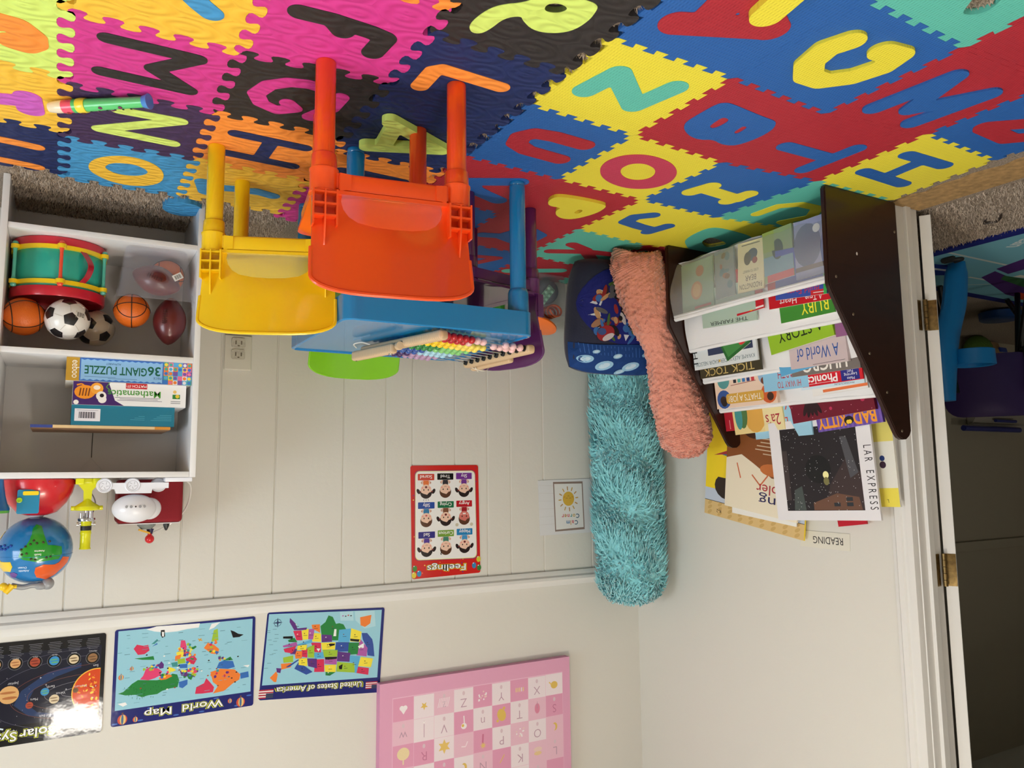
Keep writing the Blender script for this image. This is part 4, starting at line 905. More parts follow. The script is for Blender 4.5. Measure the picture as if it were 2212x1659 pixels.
def soccer(label, loc, r, seed, rgb, sticker):
    root = toyobj('soccer_ball', label, 'ball', loc, 'small sports balls on the low shelf'); R = Matrix.Rotation(seed, 3, 'X') @ Matrix.Rotation(seed*2.3, 3, 'Y') @ Matrix.Rotation(seed*.7, 3, 'Z')
    bm = new(); ball(bm, (0, 0, 0), r, 40); sh = obj('shell', bm, plastic('soccer_%d' % rgb[0], rgb, .3), root)
    for d in icodir():
        bm = new(); patch(bm, d, r*1.004, .36, 5, R); obj('pentagon_panel', bm, plastic('soccer_black', (26, 28, 32), .3), root, recalc=False)
    bm = new()
    D_ = icodir()
    for i in range(12):
        for j in range(i):
            if (D_[i]-D_[j]).length < 1.1:
                # seam between neighbouring pentagons
                m_ = (D_[i]+D_[j]).normalized(); s = D_[i].cross(D_[j]).normalized()
                a = R @ ((D_[i]*.66+D_[j]*.34).normalized()); b = R @ ((D_[i]*.34+D_[j]*.66).normalized())
                tube(bm, [((a*(1-t)+b*t).normalized())*r*1.0005 for t in (0, .25, .5, .75, 1)], r*.013, 6)
    obj('seams', bm, plastic('soccer_seam', (206, 200, 190), .4), sh)
    if sticker:
        A_ = Art(); A_.board(rrect(-.013, -.009, .013, .009, .001), .0003, (206, 198, 180))
        for k in range(9): A_.rect(-.010+k*.0023, -.006, -.010+k*.0023+(.0014 if k % 3 else .0006), .006, (60, 54, 46))
        n = Vector(sticker).normalized(); x = Vector((.25, .1, 1)).cross(n)
        A_.build('barcode_sticker', basis(n*(r*1.006), x, n.cross(x)), PRINT, sh, lambda x, y, z: (x, y, z-(x*x+y*y)/(2*r)))
soccer('clean white and black soccer ball on top of the toy drum', (.001, 2.315, .3475), .053, .9, (238, 236, 232), (-.55, -.80, -.12))
soccer('dirty cream and black soccer ball behind the clean one on the drum', (-.066, 2.424, .3455), .050, 2.2, (196, 184, 164), None)
def basketball(label, loc, r, seed):
    root = toyobj('basketball', label, 'ball', loc, 'small sports balls on the low shelf'); R = Matrix.Rotation(seed, 3, 'X') @ Matrix.Rotation(seed*1.7, 3, 'Y')
    bm = new(); ball(bm, (0, 0, 0), r, 36); obj('shell', bm, mat('basketball_orange', (222, 106, 26), .4, 'noise', scale=350, dist=.0008), root)
    bm = new()
    def circ(n, off=0):
        n = R @ Vector(n); u = n.orthogonal().normalized(); v = n.cross(u); q = math.sqrt(1-off*off)
        P_ = [(n*off+(u*math.cos(a)+v*math.sin(a))*q)*r*1.001 for a in [2*PI*k/40 for k in range(41)]]; tube(bm, P_, r*.028, 6, False)
    circ((1, 0, 0)); circ((0, 1, 0)); circ((0, 0, 1), .62); circ((0, 0, -1), .62)
    obj('seams', bm, mat('ball_seam', (42, 26, 20), .5), root)
basketball('orange basketball on the drum beside the clean soccer ball', (.099, 2.335, .345), .0485, .8)
basketball('orange basketball heaped on top inside the clear bin', (-.150, 2.335, .306), .0455, 1.9)
basketball('orange basketball at the bottom of the clear bin', (-.238, 2.375, .190), .0455, 2.7)
FB = plastic('football_maroon', (96, 34, 36), .32)
def football(label, loc, rot, r=.043):
    root = toyobj('football', label, 'ball', loc, 'small sports balls on the low shelf'); root.rotation_euler = rot
    L = r*1.62; bm = new(); lathe(bm, [(r*math.cos(PI/2*k/12)**.66 if abs(k) < 12 else 0, L*k/12) for k in range(-12, 13)], 32); obj('shell', bm, FB, root)
    bm = new()
    for k in range(-3, 4): bx(bm, (-.006, -r*1.01, k*.006-.001), (.006, -r*.96, k*.006+.001))
    bx(bm, (-.001, -r*1.015, -.021), (.001, -r*.97, .021)); obj('laces', bm, mat('football_lace', (70, 26, 28), .5), root, smooth=0)
football('maroon football standing on its tip on top of the clear bin', (-.246, 2.335, .326), (.12, .0, .4), .043)
football('maroon football lying across the front of the clear bin', (-.205, 2.303, .222), (0, 1.9, .2), .040)
# clear bin
CLEAR = mat('clear_plastic', (222, 222, 236), .12, trans=.90, coat=.3)
def clearbin(label, x0, y0, x1, y1, z0, z1, tap, t=.002, rim=.006):
    root = toyobj('clear_bin', label, 'storage bin', ((x0+x1)/2, (y0+y1)/2, z0)); R0 = root.location
    bm = new(); N = 8
    def lp(k, g=0): e = tap*(1-k); return rrect(x0+e-g, y0+e-g, x1-e+g, y1-e+g, .022, N)
    rows = [(lp(0, -.004), z0), (lp(0), z0+.004), (lp(.35), z0+(z1-z0)*.35), (lp(.8), z0+(z1-z0)*.84), (lp(.84, .003), z0+(z1-z0)*.85), (lp(1, .003), z1-.006), (lp(1, rim), z1-.004), (lp(1, rim), z1), (lp(1, 0), z1-.001), (lp(.8, -t), z0+(z1-z0)*.84), (lp(.02, -t), z0+.005)]
    V = [[bm.verts.new((x, y, z)) for x, y in l] for l, z in rows]
    for a, b in zip(V, V[1:]):
        for i in range(len(a)): j = (i+1) % len(a); bm.faces.new((a[i], a[j], b[j], b[i]))
    bm.faces.new(V[0]); bm.faces.new(V[-1])
    obj('tub', bm, CLEAR, root, loc=R0); return root
bin1 = clearbin('clear plastic bin of balls beside the toy drum', -.2965, 2.258, -.1085, 2.455, .1372, .284, .016)
A_ = Art(); A_.board(rrect(-.0125, -.0085, .0125, .0085, .0008), .0003, (228, 226, 222))
for k in range(10): A_.rect(-.0095+k*.0019, -.0055, -.0095+k*.0019+(.0012 if k % 3 else .0005), .0055, (50, 48, 46))
A_.build('barcode_sticker', basis(Vector((-.254, 2.2625, .215))-Vector(bin1.location), (1, .03, .62), (-.62, .05, 1)), PRINT, bin1)
# boxed games
def gamebox(name, label, x0, x1, z0, z1, y0, depth, rgb, draw, side=None):
    """box lying flat with its printed edge to the room"""
    A_ = Art(); W, H = x1-x0, z1-z0
    A_.face([(0, 0), (W, 0), (W, H), (0, H)], [(0, 1, 2, 3)], rgb, 0); draw(A_, W, H)
    b = len(A_.v); A_.v += [(0, 0, 0), (W, 0, 0), (W, H, 0), (0, H, 0), (0, 0, -depth), (W, 0, -depth), (W, H, -depth), (0, H, -depth)]
    for q in ((0, 4, 5, 1), (1, 5, 6, 2), (2, 6, 7, 3), (3, 7, 4, 0), (4, 7, 6, 5)): A_.f.append([b+i for i in q]); A_.c.append(side or rgb)
    o = A_.build(name, basis((x0, y0, z0), (1, 0, 0), (0, 0, 1)), PRINT)
    return setp(o, label, 'board game', 'boxed games stacked on the middle shelf')
def d1(A_, W, H):
    g = .0815*W/.297
    A_.rect(W*.0, 0, W*.235, H, (120, 150, 200))
    r = random.Random(5); cols = [(236, 120, 160), (250, 214, 70), (90, 170, 220), (120, 90, 170), (240, 130, 60), (80, 170, 150), (230, 230, 235), (60, 120, 200)]
    for i in range(6):
        for j in range(5):
            x0_ = .235*W*i/6; y0_ = H*j/5
            A_.rect(x0_, y0_, x0_+.235*W/6, y0_+H/5, r.choice(cols)); A_.disc(x0_+.02*W, y0_+H*.1, .0045, r.choice(cols), n=8)
    A_.rect(W*.235, 0, W*.90, H, (60, 110, 190))
    pts = []; n = 26
    for k in range(n+1): pts.append((W*.245+W*.645*k/n, .0035+(.002 if k % 2 else -.001)))
    for k in range(n+1): pts.append((W*.89-W*.645*k/n, H-.0035-(.002 if k % 2 else -.001)))
    A_.poly(pts, (142, 190, 234))
    A_.text('36', W*.262, H*.25, H*.40, (16, 96, 74), 'L', bold=.02); A_.text('PIECE', W*.285, H*.70, H*.10, (40, 80, 130), 'C')
    A_.text('GIANT PUZZLE', W*.372, H*.33, H*.36, (16, 96, 74), 'L', bold=.018, width=W*.49); A_.text('ALPHABET', W*.64, H*.17, H*.09, (40, 80, 130), 'C')
    for y, x0_, x1_ in ((.80, .62, .86), (.85, .45, .68)): A_.line([(W*x0_, H*y), (W*x1_, H*y)], .0012, (90, 130, 180))
    A_.rect(W*.90, 0, W, H, (196, 152, 52)); A_.text('eeboo', W*.955, H*.12, .017, (250, 246, 236), 'L', rot=PI/2, width=H*.76)
gamebox('puzzle_box', 'blue giant puzzle box at the bottom of the stack of boxed games', -.300, -.002, .4512, .511, 2.272, .20, (142, 190, 234), d1, (228, 222, 210))
def d2(A_, W, H):
    A_.rect(W*.0, 0, W, H, (240, 240, 242))
    A_.poly([(W*.70, 0), (W, 0), (W, H), (W*.56, H), (W*.64, H*.78)], (66, 34, 104)); A_.line([(W*.69, 0), (W*.72, H*.2), (W*.67, H*.4)], .002, (90, 160, 70))
    A_.disc(W*.90, H*.45, .024, (240, 150, 40), .018); A_.disc(W*.80, H*.28, .015, (244, 168, 60)); A_.disc(W*.80, H*.24, .008, (250, 236, 220), .006); A_.disc(W*.76, H*.60, .012, (244, 240, 236)); A_.disc(W*.75, H*.75, .010, (244, 240, 236)); A_.disc(W*.755, H*.58, .005, (30, 24, 30))
    for k in range(4): A_.line([(W*(.86+.025*k), H*.28), (W*(.87+.025*k), H*.62)], .003, (120, 60, 24))
    A_.line([(W*.90, H*.20), (W*.93, H*.10), (W*.97, H*.16)], .004, (240, 150, 40)); A_.disc(W*.97, H*.9, .006, (244, 240, 236))
    A_.text('Mathematics', W*.235, H*.32, H*.30, (70, 150, 56), 'L', bold=.01, width=W*.47)
    A_.rect(W*.36, 0, W*.55, H*.23, (196, 28, 40)); A_.text('MATCH IT!', W*.455, H*.06, H*.12, (250, 240, 240), 'C', bold=.015)
    for y, x0_, x1_ in ((.64, .24, .64), (.70, .26, .60), (.76, .22, .62)): A_.line([(W*x0_, H*y), (W*x1_, H*y)], .0012, (110, 104, 130))
    A_.rect(W*.055, H*.42, W*.125, H*.62, (44, 130, 60)); A_.disc(W*.08, H*.50, .005, (230, 200, 60)); A_.disc(W*.105, H*.30, .0045, (236, 196, 110)); A_.line([(W*.05, H*.74), (W*.14, H*.74)], .0016, (120, 120, 130)); A_.line([(W*.05, H*.82), (W*.14, H*.82)], .0016, (120, 120, 130))
gamebox('math_game_box', 'white and purple Mathematics matching game box, second of the stack', -.289, -.020, .5115, .571, 2.282, .20, (240, 240, 242), d2)
def d3(A_, W, H):
    A_.rect(W*.73, H*.18, W*.97, H*.80, (230, 228, 236))
    for k in range(20): A_.rect(W*.775+k*W*.0078, H*.34, W*.775+k*W*.0078+(.0015 if k % 3 else .0006), H*.66, (48, 46, 60))
    A_.line([(W*.75, H*.26), (W*.95, H*.26)], .0008, (120, 120, 140))
    for k in range(4): A_.line([(W*.03, H*(.42+.09*k)), (W*(.15+.03*k), H*(.42+.09*k))], .0012, (80, 160, 186))
    for k in range(3): A_.line([(W*.30, H*(.50+.09*k)), (W*(.36+.04*k), H*(.50+.09*k))], .0012, (80, 160, 186))
gamebox('teal_game_box', 'plain teal game box with a barcode label, third of the stack', -.263, -.019, .5715, .623, 2.290, .19, (30, 116, 142), d3, (24, 92, 112))
def d4(A_, W, H):
    A_.rect(0, 0, W*.18, H, (226, 150, 60)); A_.rect(W*.12, 0, W*.85, H, (232, 200, 150)); A_.rect(W*.85, 0, W, H, (60, 76, 150))
gamebox('flat_puzzle_board', 'thin wooden puzzle board on top of the stack of boxed games', -.255, .069, .6235, .631, 2.296, .22, (176, 140, 104), d4, (170, 130, 96))

# globe
root = toyobj('talking_globe', 'toy globe with coloured continents on a round red base', 'globe', (.045, 2.405, .7588)); R0 = root.location
GRED = plastic('globe_red', (206, 34, 44), .25)
bm = new(); lathe(bm, [(0, .7592), (.080, .7592), (.084, .762), (.0845, .772), (.079, .796), (.066, .822), (.045, .846), (.026, .853), (0, .853)], 48, Matrix.Translation((R0.x, R0.y, 0)))
gb = obj('base', bm, GRED, root, loc=R0)
bm = new(); lathe(bm, [(0, .848), (.022, .849), (.016, .855), (.014, .858), (0, .860)], 24, Matrix.Translation((R0.x, R0.y, 0))); obj('collar', bm, plastic('globe_white', (228, 214, 220)), root, loc=R0)
bm = new(); prism(bm, [rrect(.040, .786, .088, .846, .004)], 2.3245, 2.35, lambda x, y, z: (x, z, y), bottom=True); cp = obj('control_panel', bm, plastic('panel_blue', (24, 134, 178)), root, loc=R0)
bm = new(); prism(bm, [rrect(.042, .790, .076, .800, .003)], 2.318, 2.328, lambda x, y, z: (x, z, y), bottom=True); obj('slider', bm, plastic('slider_yellow', (250, 214, 24)), cp, loc=R0)
bm = new(); lathe(bm, [(0, 0), (.0065, 0), (.0065, .005), (.004, .0055), (.004, .003), (0, .003)], 20, Matrix.Translation((.083, 2.326, .812)) @ Matrix.Rotation(PI/2, 4, 'X')); obj('button', bm, plastic('button_lime', (176, 220, 40)), cp, loc=R0)
gc = Vector((.043, 2.405, .9415)); gr = .085
bm = new(); ball(bm, gc, gr, 48); lathe(bm, [(gr*1.002, -.0007), (gr*1.003, 0), (gr*1.002, .0007)], 48, Matrix.Translation(gc+Vector((0, 0, .012))))
gl = obj('globe_ball', bm, plastic('globe_sea', (36, 120, 184), .12), root, loc=R0)
def land(name, pts, rgb, h=1.012):
    """continent patch: points as (right, up) offsets in ball radii on the side facing the room"""
    base = (0-gc.x, 0-gc.y, .765-gc.z); f = Vector(base).normalized(); rr = Vector((0, 0, 1)).cross(f).normalized(); uu = f.cross(rr)
    def pr(x, y, z):
        q = math.sqrt(max(.02, 1-x*x-y*y)); return tuple((rr*x+uu*y+f*q).normalized()*gr*z)
    bm = new(); lp = [(p[0], p[1]) for p in pts]
    ex = [(x*.08, y*.08) for x in range(-12, 13) for y in range(-12, 13) if inside([lp], x*.08, y*.08) and min((x*.08-p[0])**2+(y*.08-p[1])**2 for p in lp) > .0016]
    P_, F_ = fill2d([lp], ex); vs = [bm.verts.new(pr(x, y, h)) for x, y in P_]
    for q in F_: bm.faces.new([vs[i] for i in q])
    a = [bm.verts.new(pr(*p, h)) for p in lp]; b = [bm.verts.new(pr(*p, .99)) for p in lp]
    for i in range(len(lp)): j = (i+1) % len(lp); bm.faces.new((a[i], a[j], b[j], b[i]))
    bmesh.ops.translate(bm, vec=gc-R0, verts=bm.verts); bmesh.ops.remove_doubles(bm, verts=bm.verts, dist=1e-6)
    return obj(name, bm, plastic('land_%d_%d_%d' % rgb, rgb, .2), gl), pr
sam, PR = land('south_america', [(-.68, .14), (-.60, .30), (-.36, .33), (-.05, .36), (.28, .28), (.42, .20), (.38, .0), (.25, -.12), (.16, -.30), (.10, -.62), (.02, -.74), (-.12, -.68), (-.20, -.40), (-.30, -.12), (-.48, -.10), (-.66, -.06)], (40, 150, 44))
land('north_america', [(-.88, .26), (-.72, .24), (-.62, .40), (-.50, .46), (-.22, .44), (-.02, .52), (-.0, .66), (-.06, .80), (-.30, .88), (-.52, .76), (-.70, .58), (-.84, .42)], (232, 96, 36))
land('africa', [(.62, .32), (.86, .30), (.95, .12), (.97, .3), (.9, .42), (.78, .58), (.60, .60), (.56, .46)], (246, 208, 60))
land('europe_patch', [(.52, .62), (.62, .64), (.58, .76), (.46, .78), (.42, .68)], (104, 66, 150))
land('far_patch', [(.98, -.1), (.90, -.42), (.80, -.58), (.97, -.22)], (246, 208, 60))
def onball(name, s, x, y, h, rgb, par):
    P_, F_, wd = text_tris(s, .02); k = h/.72; bm = new(); vs = [bm.verts.new(PR(x+(px-wd/2)*k, y+py*k, 1.018)) for px, py in P_]
    for q in F_: bm.faces.new([vs[i] for i in q])
    bmesh.ops.translate(bm, vec=gc-R0, verts=bm.verts); obj(name, bm, mat('ink_%d_%d_%d' % rgb, rgb, .4), par)
onball('lettering', 'South', -.06, .12, .055, (236, 246, 232), sam); onball('lettering', 'America', -.10, .02, .055, (236, 246, 232), sam)
onball('lettering', 'Atlantic', .26, .56, .06, (206, 228, 246), gl); onball('lettering', 'Ocean', .30, .47, .06, (206, 228, 246), gl)
def dots(name, pts, r, rgb, par, h=1.014):
    bm = new()
    for x, y in pts: ball(bm, Vector(PR(x, y, h)), r, 8)
    bmesh.ops.translate(bm, vec=gc-R0, verts=bm.verts); obj(name, bm, mat('ink_%d_%d_%d' % rgb, rgb, .4), par)
dots('raised_marks', [(-.02, -.18), (.14, -.16), (.26, -.10), (.06, -.26), (.36, -.02), (.22, .10), (-.18, -.20), (-.34, -.22), (.0, .28), (.10, .26), (-.28, .24), (-.38, .22), (.34, .12)], .003, (70, 60, 40), sam)
dots('raised_marks', [(.78, -.16), (.88, -.14), (.70, -.10), (.84, -.06), (.92, -.05), (.76, -.05), (.62, -.14)], .0036, (24, 70, 160), gl)
GREY = plastic('globe_grey', (150, 152, 156), .3)
bm = new(); tube(bm, ubezier([(.010, 2.375, 1.018), (.022, 2.370, 1.030), (.045, 2.365, 1.027), (.066, 2.362, 1.030), (.090, 2.36, 1.024)], 6), [.010]*10+[.007]*15, 12); ball(bm, (.012, 2.375, 1.026), .0155, 18); arm = obj('globe_arm', bm, GREY, root, loc=R0)
bm = new(); tube(bm, [(.088, 2.352, 1.022), (.102, 2.350, 1.040)], [.009, .007], 12); tube(bm, [(.078, 2.352, 1.026), (.116, 2.350, 1.022)], .005, 8); ball(bm, (.106, 2.348, 1.024), .010, 14); obj('toy_plane', bm, plastic('plane_yellow', (246, 204, 30)), arm, loc=R0)
# microscope
YEL = plastic('microscope_yellow', (222, 220, 22), .22); CHR = mat('chrome', (214, 214, 218), .12, metal=1)
root = toyobj('toy_microscope', 'yellow toy microscope with silver lenses beside the globe', 'microscope', (-.068, 2.37, .7588)); R0 = root.location; mx, my = R0.x, R0.y
bm = new(); bx(bm, (mx-.030, my-.03, .7592), (mx-.010, my+.03, .775), .003); bx(bm, (mx+.010, my-.03, .7592), (mx+.030, my+.03, .775), .003); bx(bm, (mx-.014, my-.01, .7592), (mx+.014, my+.03, .772), .003)
prism(bm, [[(-.026, .772), (.026, .772), (.010, .792), (.009, .830), (-.009, .830), (-.010, .792)]], my-.006, my+.012, lambda x, y, z: (mx+x, z, y), bottom=True); obj('base', bm, YEL, root, loc=R0)
bm = new(); lathe(bm, [(0, .812), (.007, .813), (.012, .820), (.028, .831), (.030, .834), (.030, .840), (.027, .843), (0, .843)], 32, Matrix.Translation((mx, my, 0)))
for s in (-1, 1): lathe(bm, [(0, -.006), (.006, -.005), (.006, .005), (0, .006)], 14, Matrix.Translation((mx+s*.032, my, .837)) @ Matrix.Rotation(PI/2, 4, 'Y'))
obj('stage', bm, YEL, root, loc=R0)
bm = new()
for x, y, z in ((-.010, -.006, .846), (0, .004, .844), (.012, -.004, .850)): lathe(bm, [(0, z), (.0048, z), (.0048, .866), (0, .866)], 16, Matrix.Translation((mx+x, my+y, 0)))
lathe(bm, [(0, .862), (.0205, .863), (.021, .866), (.0195, .871), (0, .872)], 28, Matrix.Translation((mx, my, 0))); ob = obj('lens_turret', bm, CHR, root, loc=R0)
bm = new()
for s in (-1, 1):
    lathe(bm, [(.0025, .008), (.0025, .016), (.006, .017), (.0062, .022), (0, .022)], 16, Matrix.Translation((mx, my, .879)) @ Matrix.Rotation(s*PI/2, 4, 'Y'))
obj('focus_knob', bm, CHR, root, loc=R0)
bm = new(); lathe(bm, [(0, .870), (.0125, .871), (.0125, .898), (.0135, .900), (.0135, .904), (.0125, .906), (.0125, .939), (.0135, .941), (.0135, .9435), (.010, .944), (.009, .941), (0, .940)], 28, Matrix.Translation((mx, my, 0))); tb = obj('eyepiece_tube', bm, YEL, root, loc=R0)
bm = new(); lathe(bm, [(.0128, .883), (.0129, .884), (.0129, .894), (.0128, .895)], 28, Matrix.Translation((mx, my, 0))); obj('label_band', bm, mat('black_label', (34, 32, 30), .5), tb, loc=R0)
# white toy robot on wheels
WPL = plastic('robot_white', (232, 232, 238), .3)
root = toyobj('toy_robot', 'white round toy robot on disc wheels in front of the red cube', 'toy robot', (-.178, 2.335, .7588)); R0 = root.location; rx, ry = R0.x, R0.y
bm = new(); ball(bm, (rx, ry, .840), .054, 40, (1, .9, .70)); bd = obj('head', bm, WPL, root, loc=R0)
bm = new(); ball(bm, (rx-.038, ry+.018, .842), .036, 28, (.85, .8, .82)); obj('neck', bm, WPL, root, loc=R0)
bm = new()
for k, m_ in enumerate((-2, -1, 1, 2)):
    x = m_*.0105; y = -math.sqrt(max(0, .0486**2-(x*.9)**2))*.995; lathe(bm, [(0, 0), (.0038, 0), (.0036, .001), (0, .0012)], 14, Matrix.Translation((rx+x, ry+y*.985, .834)) @ Matrix.Rotation(PI/2, 4, 'X'))
obj('sensor_dots', bm, mat('sensor_grey', (150, 150, 154), .5), bd, loc=R0)
bm = new(); lathe(bm, [(0, 0), (.0022, 0), (.002, .001), (0, .0012)], 12, Matrix.Translation((rx, ry-.0482, .834)) @ Matrix.Rotation(PI/2, 4, 'X')); ball(bm, (rx-.042, ry-.024, .832), .0022, 8); obj('eye_dot', bm, DK, bd, loc=R0)
ch = None
bm = new()
prism(bm, [[(.084, .787), (.05, .7885), (.046, .800), (-.038, .800), (-.040, .7885), (-.08, .787), (-.080, .772), (.084, .772)]], ry-.026, ry+.006, lambda x, y, z: (rx+x, z, y), bottom=True); ch = obj('chassis', bm, WPL, root, loc=R0)
for x in (.074, .008, -.058):
    bm = new(); M_ = Matrix.Translation((rx+x, ry-.012 if x > -.05 else ry+.012, .7785)) @ Matrix.Rotation(PI/2, 4, 'X')
    lathe(bm, [(0, -.02), (.0175, -.019), (.019, -.016), (.019, .014), (.0165, .017), (.0158, .0152), (0, .0152)], 32, M_); wl = obj('wheel', bm, WPL, root, loc=R0)
    if x > -.05:
        bm = new()
        for a in range(5): tube(bm, [M_ @ Vector((.004*math.cos(a*1.26), .004*math.sin(a*1.26), .0156)), M_ @ Vector((.010*math.cos(a*1.26+.5), .010*math.sin(a*1.26+.5), .0156))], .0005, 5)
        tube(bm, [M_ @ Vector((.0125*math.cos(a*.3), .0125*math.sin(a*.3), .0156)) for a in range(22)], .0005, 5, False)
        obj('hub_mark', bm, mat('hub_grey', (172, 172, 178), .5), wl, loc=R0)
# red fabric cube player with a figure on top
root = toyobj('music_cube', 'dark red fabric cube music player with a black ear behind the robot', 'music player', (-.225, 2.475, .7588)); R0 = root.location
bm = new(); bx(bm, (-.310, 2.420, .7635), (-.142, 2.535, .884), .013, 4); obj('body', bm, mat('red_fabric', (132, 14, 28), .85, 'noise', scale=420, dist=.0006), root, loc=R0)
bm = new(); bx(bm, (-.302, 2.428, .7592), (-.150, 2.53, .7637), .001); bx(bm, (-.304, 2.426, .8845), (-.148, 2.529, .8875), .0012); obj('trim', bm, plastic('cube_white', (226, 222, 222)), root, loc=R0)
bm = new(); lathe(bm, [(.009, .8865), (.008, .895), (.003, .907), (0, .909)], 18, Matrix.Translation((-.272, 2.455, 0)), 1, .7); obj('ear', bm, mat('black_plastic', (28, 28, 30), .4), root, loc=R0)
root = toyobj('story_figure', 'small red-topped figure with a yellow book standing on the red cube', 'figurine', (-.228, 2.470, .888)); R0 = root.location
bm = new(); lathe(bm, [(0, .8882), (.024, .8885), (.024, .893), (.014, .903), (0, .904)], 24, Matrix.Translation((R0.x+.006, R0.y, 0))); obj('foot_disc', bm, mat('figure_grey', (128, 134, 130), .5), root, loc=R0)
bm = new(); lathe(bm, [(0, .902), (.010, .903), (.006, .917), (.004, .921), (0, .922)], 16, Matrix.Translation((R0.x-.004, R0.y, 0))); obj('body', bm, mat('figure_navy', (38, 34, 78), .5), root, loc=R0)
bm = new(); obox(bm, Matrix.Translation((R0.x+.012, R0.y-.010, .909)) @ Matrix.Rotation(.35, 4, 'Y'), (.032, .016, .005), .001); obj('open_book', bm, mat('figure_yellow', (222, 168, 50), .5), root, loc=R0)
bm = new(); ball(bm, (R0.x-.003, R0.y-.004, .931), .0125, 18); ball(bm, (R0.x-.003, R0.y-.004, .920), .006, 12); obj('head', bm, plastic('figure_red', (204, 26, 34)), root, loc=R0)
# charger with white cable
root = toyobj('charging_dock', 'white charging dock with a trailing white cable at the shelf end', 'charger', (-.282, 2.315, .7588)); R0 = root.location
bm = new(); bx(bm, (-.314, 2.285, .7592), (-.246, 2.345, .7705), .0025); obj('dock', bm, WPL, root, loc=R0)
bm = new(); tube(bm, ubezier([(-.305, 2.335, .766), (-.326, 2.40, .785), (-.330, 2.46, .83), (-.318, 2.515, .868), (-.285, 2.533, .899), (-.245, 2.52, .917), (-.232, 2.485, .926)], 8), .0026, 8); obj('cable', bm, plastic('cable_white', (224, 220, 216)), root, loc=R0)
bm = new(); tube(bm, ubezier([(-.062, 2.42, .862), (-.082, 2.46, .856), (-.092, 2.49, .83), (-.08, 2.50, .80), (-.055, 2.52, .78)], 6), .0017, 8)
setp(obj('thin_cable', bm, mat('cable_grey', (150, 144, 138), .5), loc=(-.062, 2.42, .7588)), 'thin grey cable looping behind the yellow toy microscope', 'cable')
# blue stacking cup at the photo edge
root = toyobj('stacking_cup', 'blue dotted toy cup with a green rim at the left edge of the photo', 'toy cup', (.128, 2.315, .7588)); R0 = root.location
bm = new(); lathe(bm, [(0, .7592), (.010, .7595), (.012, .775), (.016, .80), (.021, .820), (.026, .830), (.027, .834), (.026, .836), (.020, .832), (0, .80)], 28, Matrix.Translation((R0.x, R0.y, 0))); obj('cup', bm, plastic('cup_blue', (20, 92, 150)), root, loc=R0)
bm = new(); lathe(bm, [(.024, .8362), (.0265, .8362), (.026, .842), (.020, .843), (.019, .838)], 28, Matrix.Translation((R0.x, R0.y, 0))); obj('rim', bm, plastic('cup_green', (90, 170, 60)), root, loc=R0)
# ------------------------------------------------------------------ sling book rack
ESP = mat('dark_espresso_wood', (46, 22, 14), .32, 'wood', var=.2, scale=40, dist=.0004, coat=.1)
root = thing('book_rack', 'dark brown book rack with white fabric slings full of picture books', 'book rack', (-1.85, 1.61, .0125)); R0 = root.location
PROF = [(-1.999, .0125), (-1.708, .0125), (-1.700, .018), (-1.697, .275), (-1.702, .290), (-1.935, .660), (-1.945, .672), (-1.960, .678), (-1.978, .677), (-1.992, .668), (-2.000, .655)]
SCREW = mat('screw_head', (150, 136, 116), .35, metal=.8)
for y in (1.300, 1.914):
    bm = new(); prism(bm, [PROF], y, y+.016, lambda a, b, c: (a, c, b), bottom=True)
    bmesh.ops.bevel(bm, geom=[e for e in bm.edges if len(e.link_faces) == 2 and e.calc_face_angle(0) > .8], offset=.003, segments=2, affect='EDGES')
    sp = obj('side_panel', bm, ESP, root, loc=R0, smooth=30)
    yy = y-.0005 if y < 1.5 else y+.0165
    for x, z in ((-1.725, .258), (-1.785, .352), (-1.842, .452), (-1.905, .553), (-1.958, .655), (-1.985, .10)):
        bm = new(); ball(bm, (x, yy, z), .0042, 10, (1, .35, 1)); obj('screw', bm, SCREW, sp, loc=R0)
bm = new(); ball(bm, (-1.815, 1.2995, .185), .0035, 8, (1, .3, 1.4)); obj('paint_chip', bm, mat('chip_white', (226, 216, 206), .6), root, loc=R0)
Y0, Y1 = 1.319, 1.911
BARS = [(-1.722, .262), (-1.782, .361), (-1.838, .462), (-1.906, .556), (-1.972, .585)]
SLING = mat('sling_fabric', (236, 235, 236), .55, 'noise', scale=300, dist=.0004, sheen=.2)
SHEER = mat('sheer_sling_fabric', (226, 226, 224), .6, trans=.72)
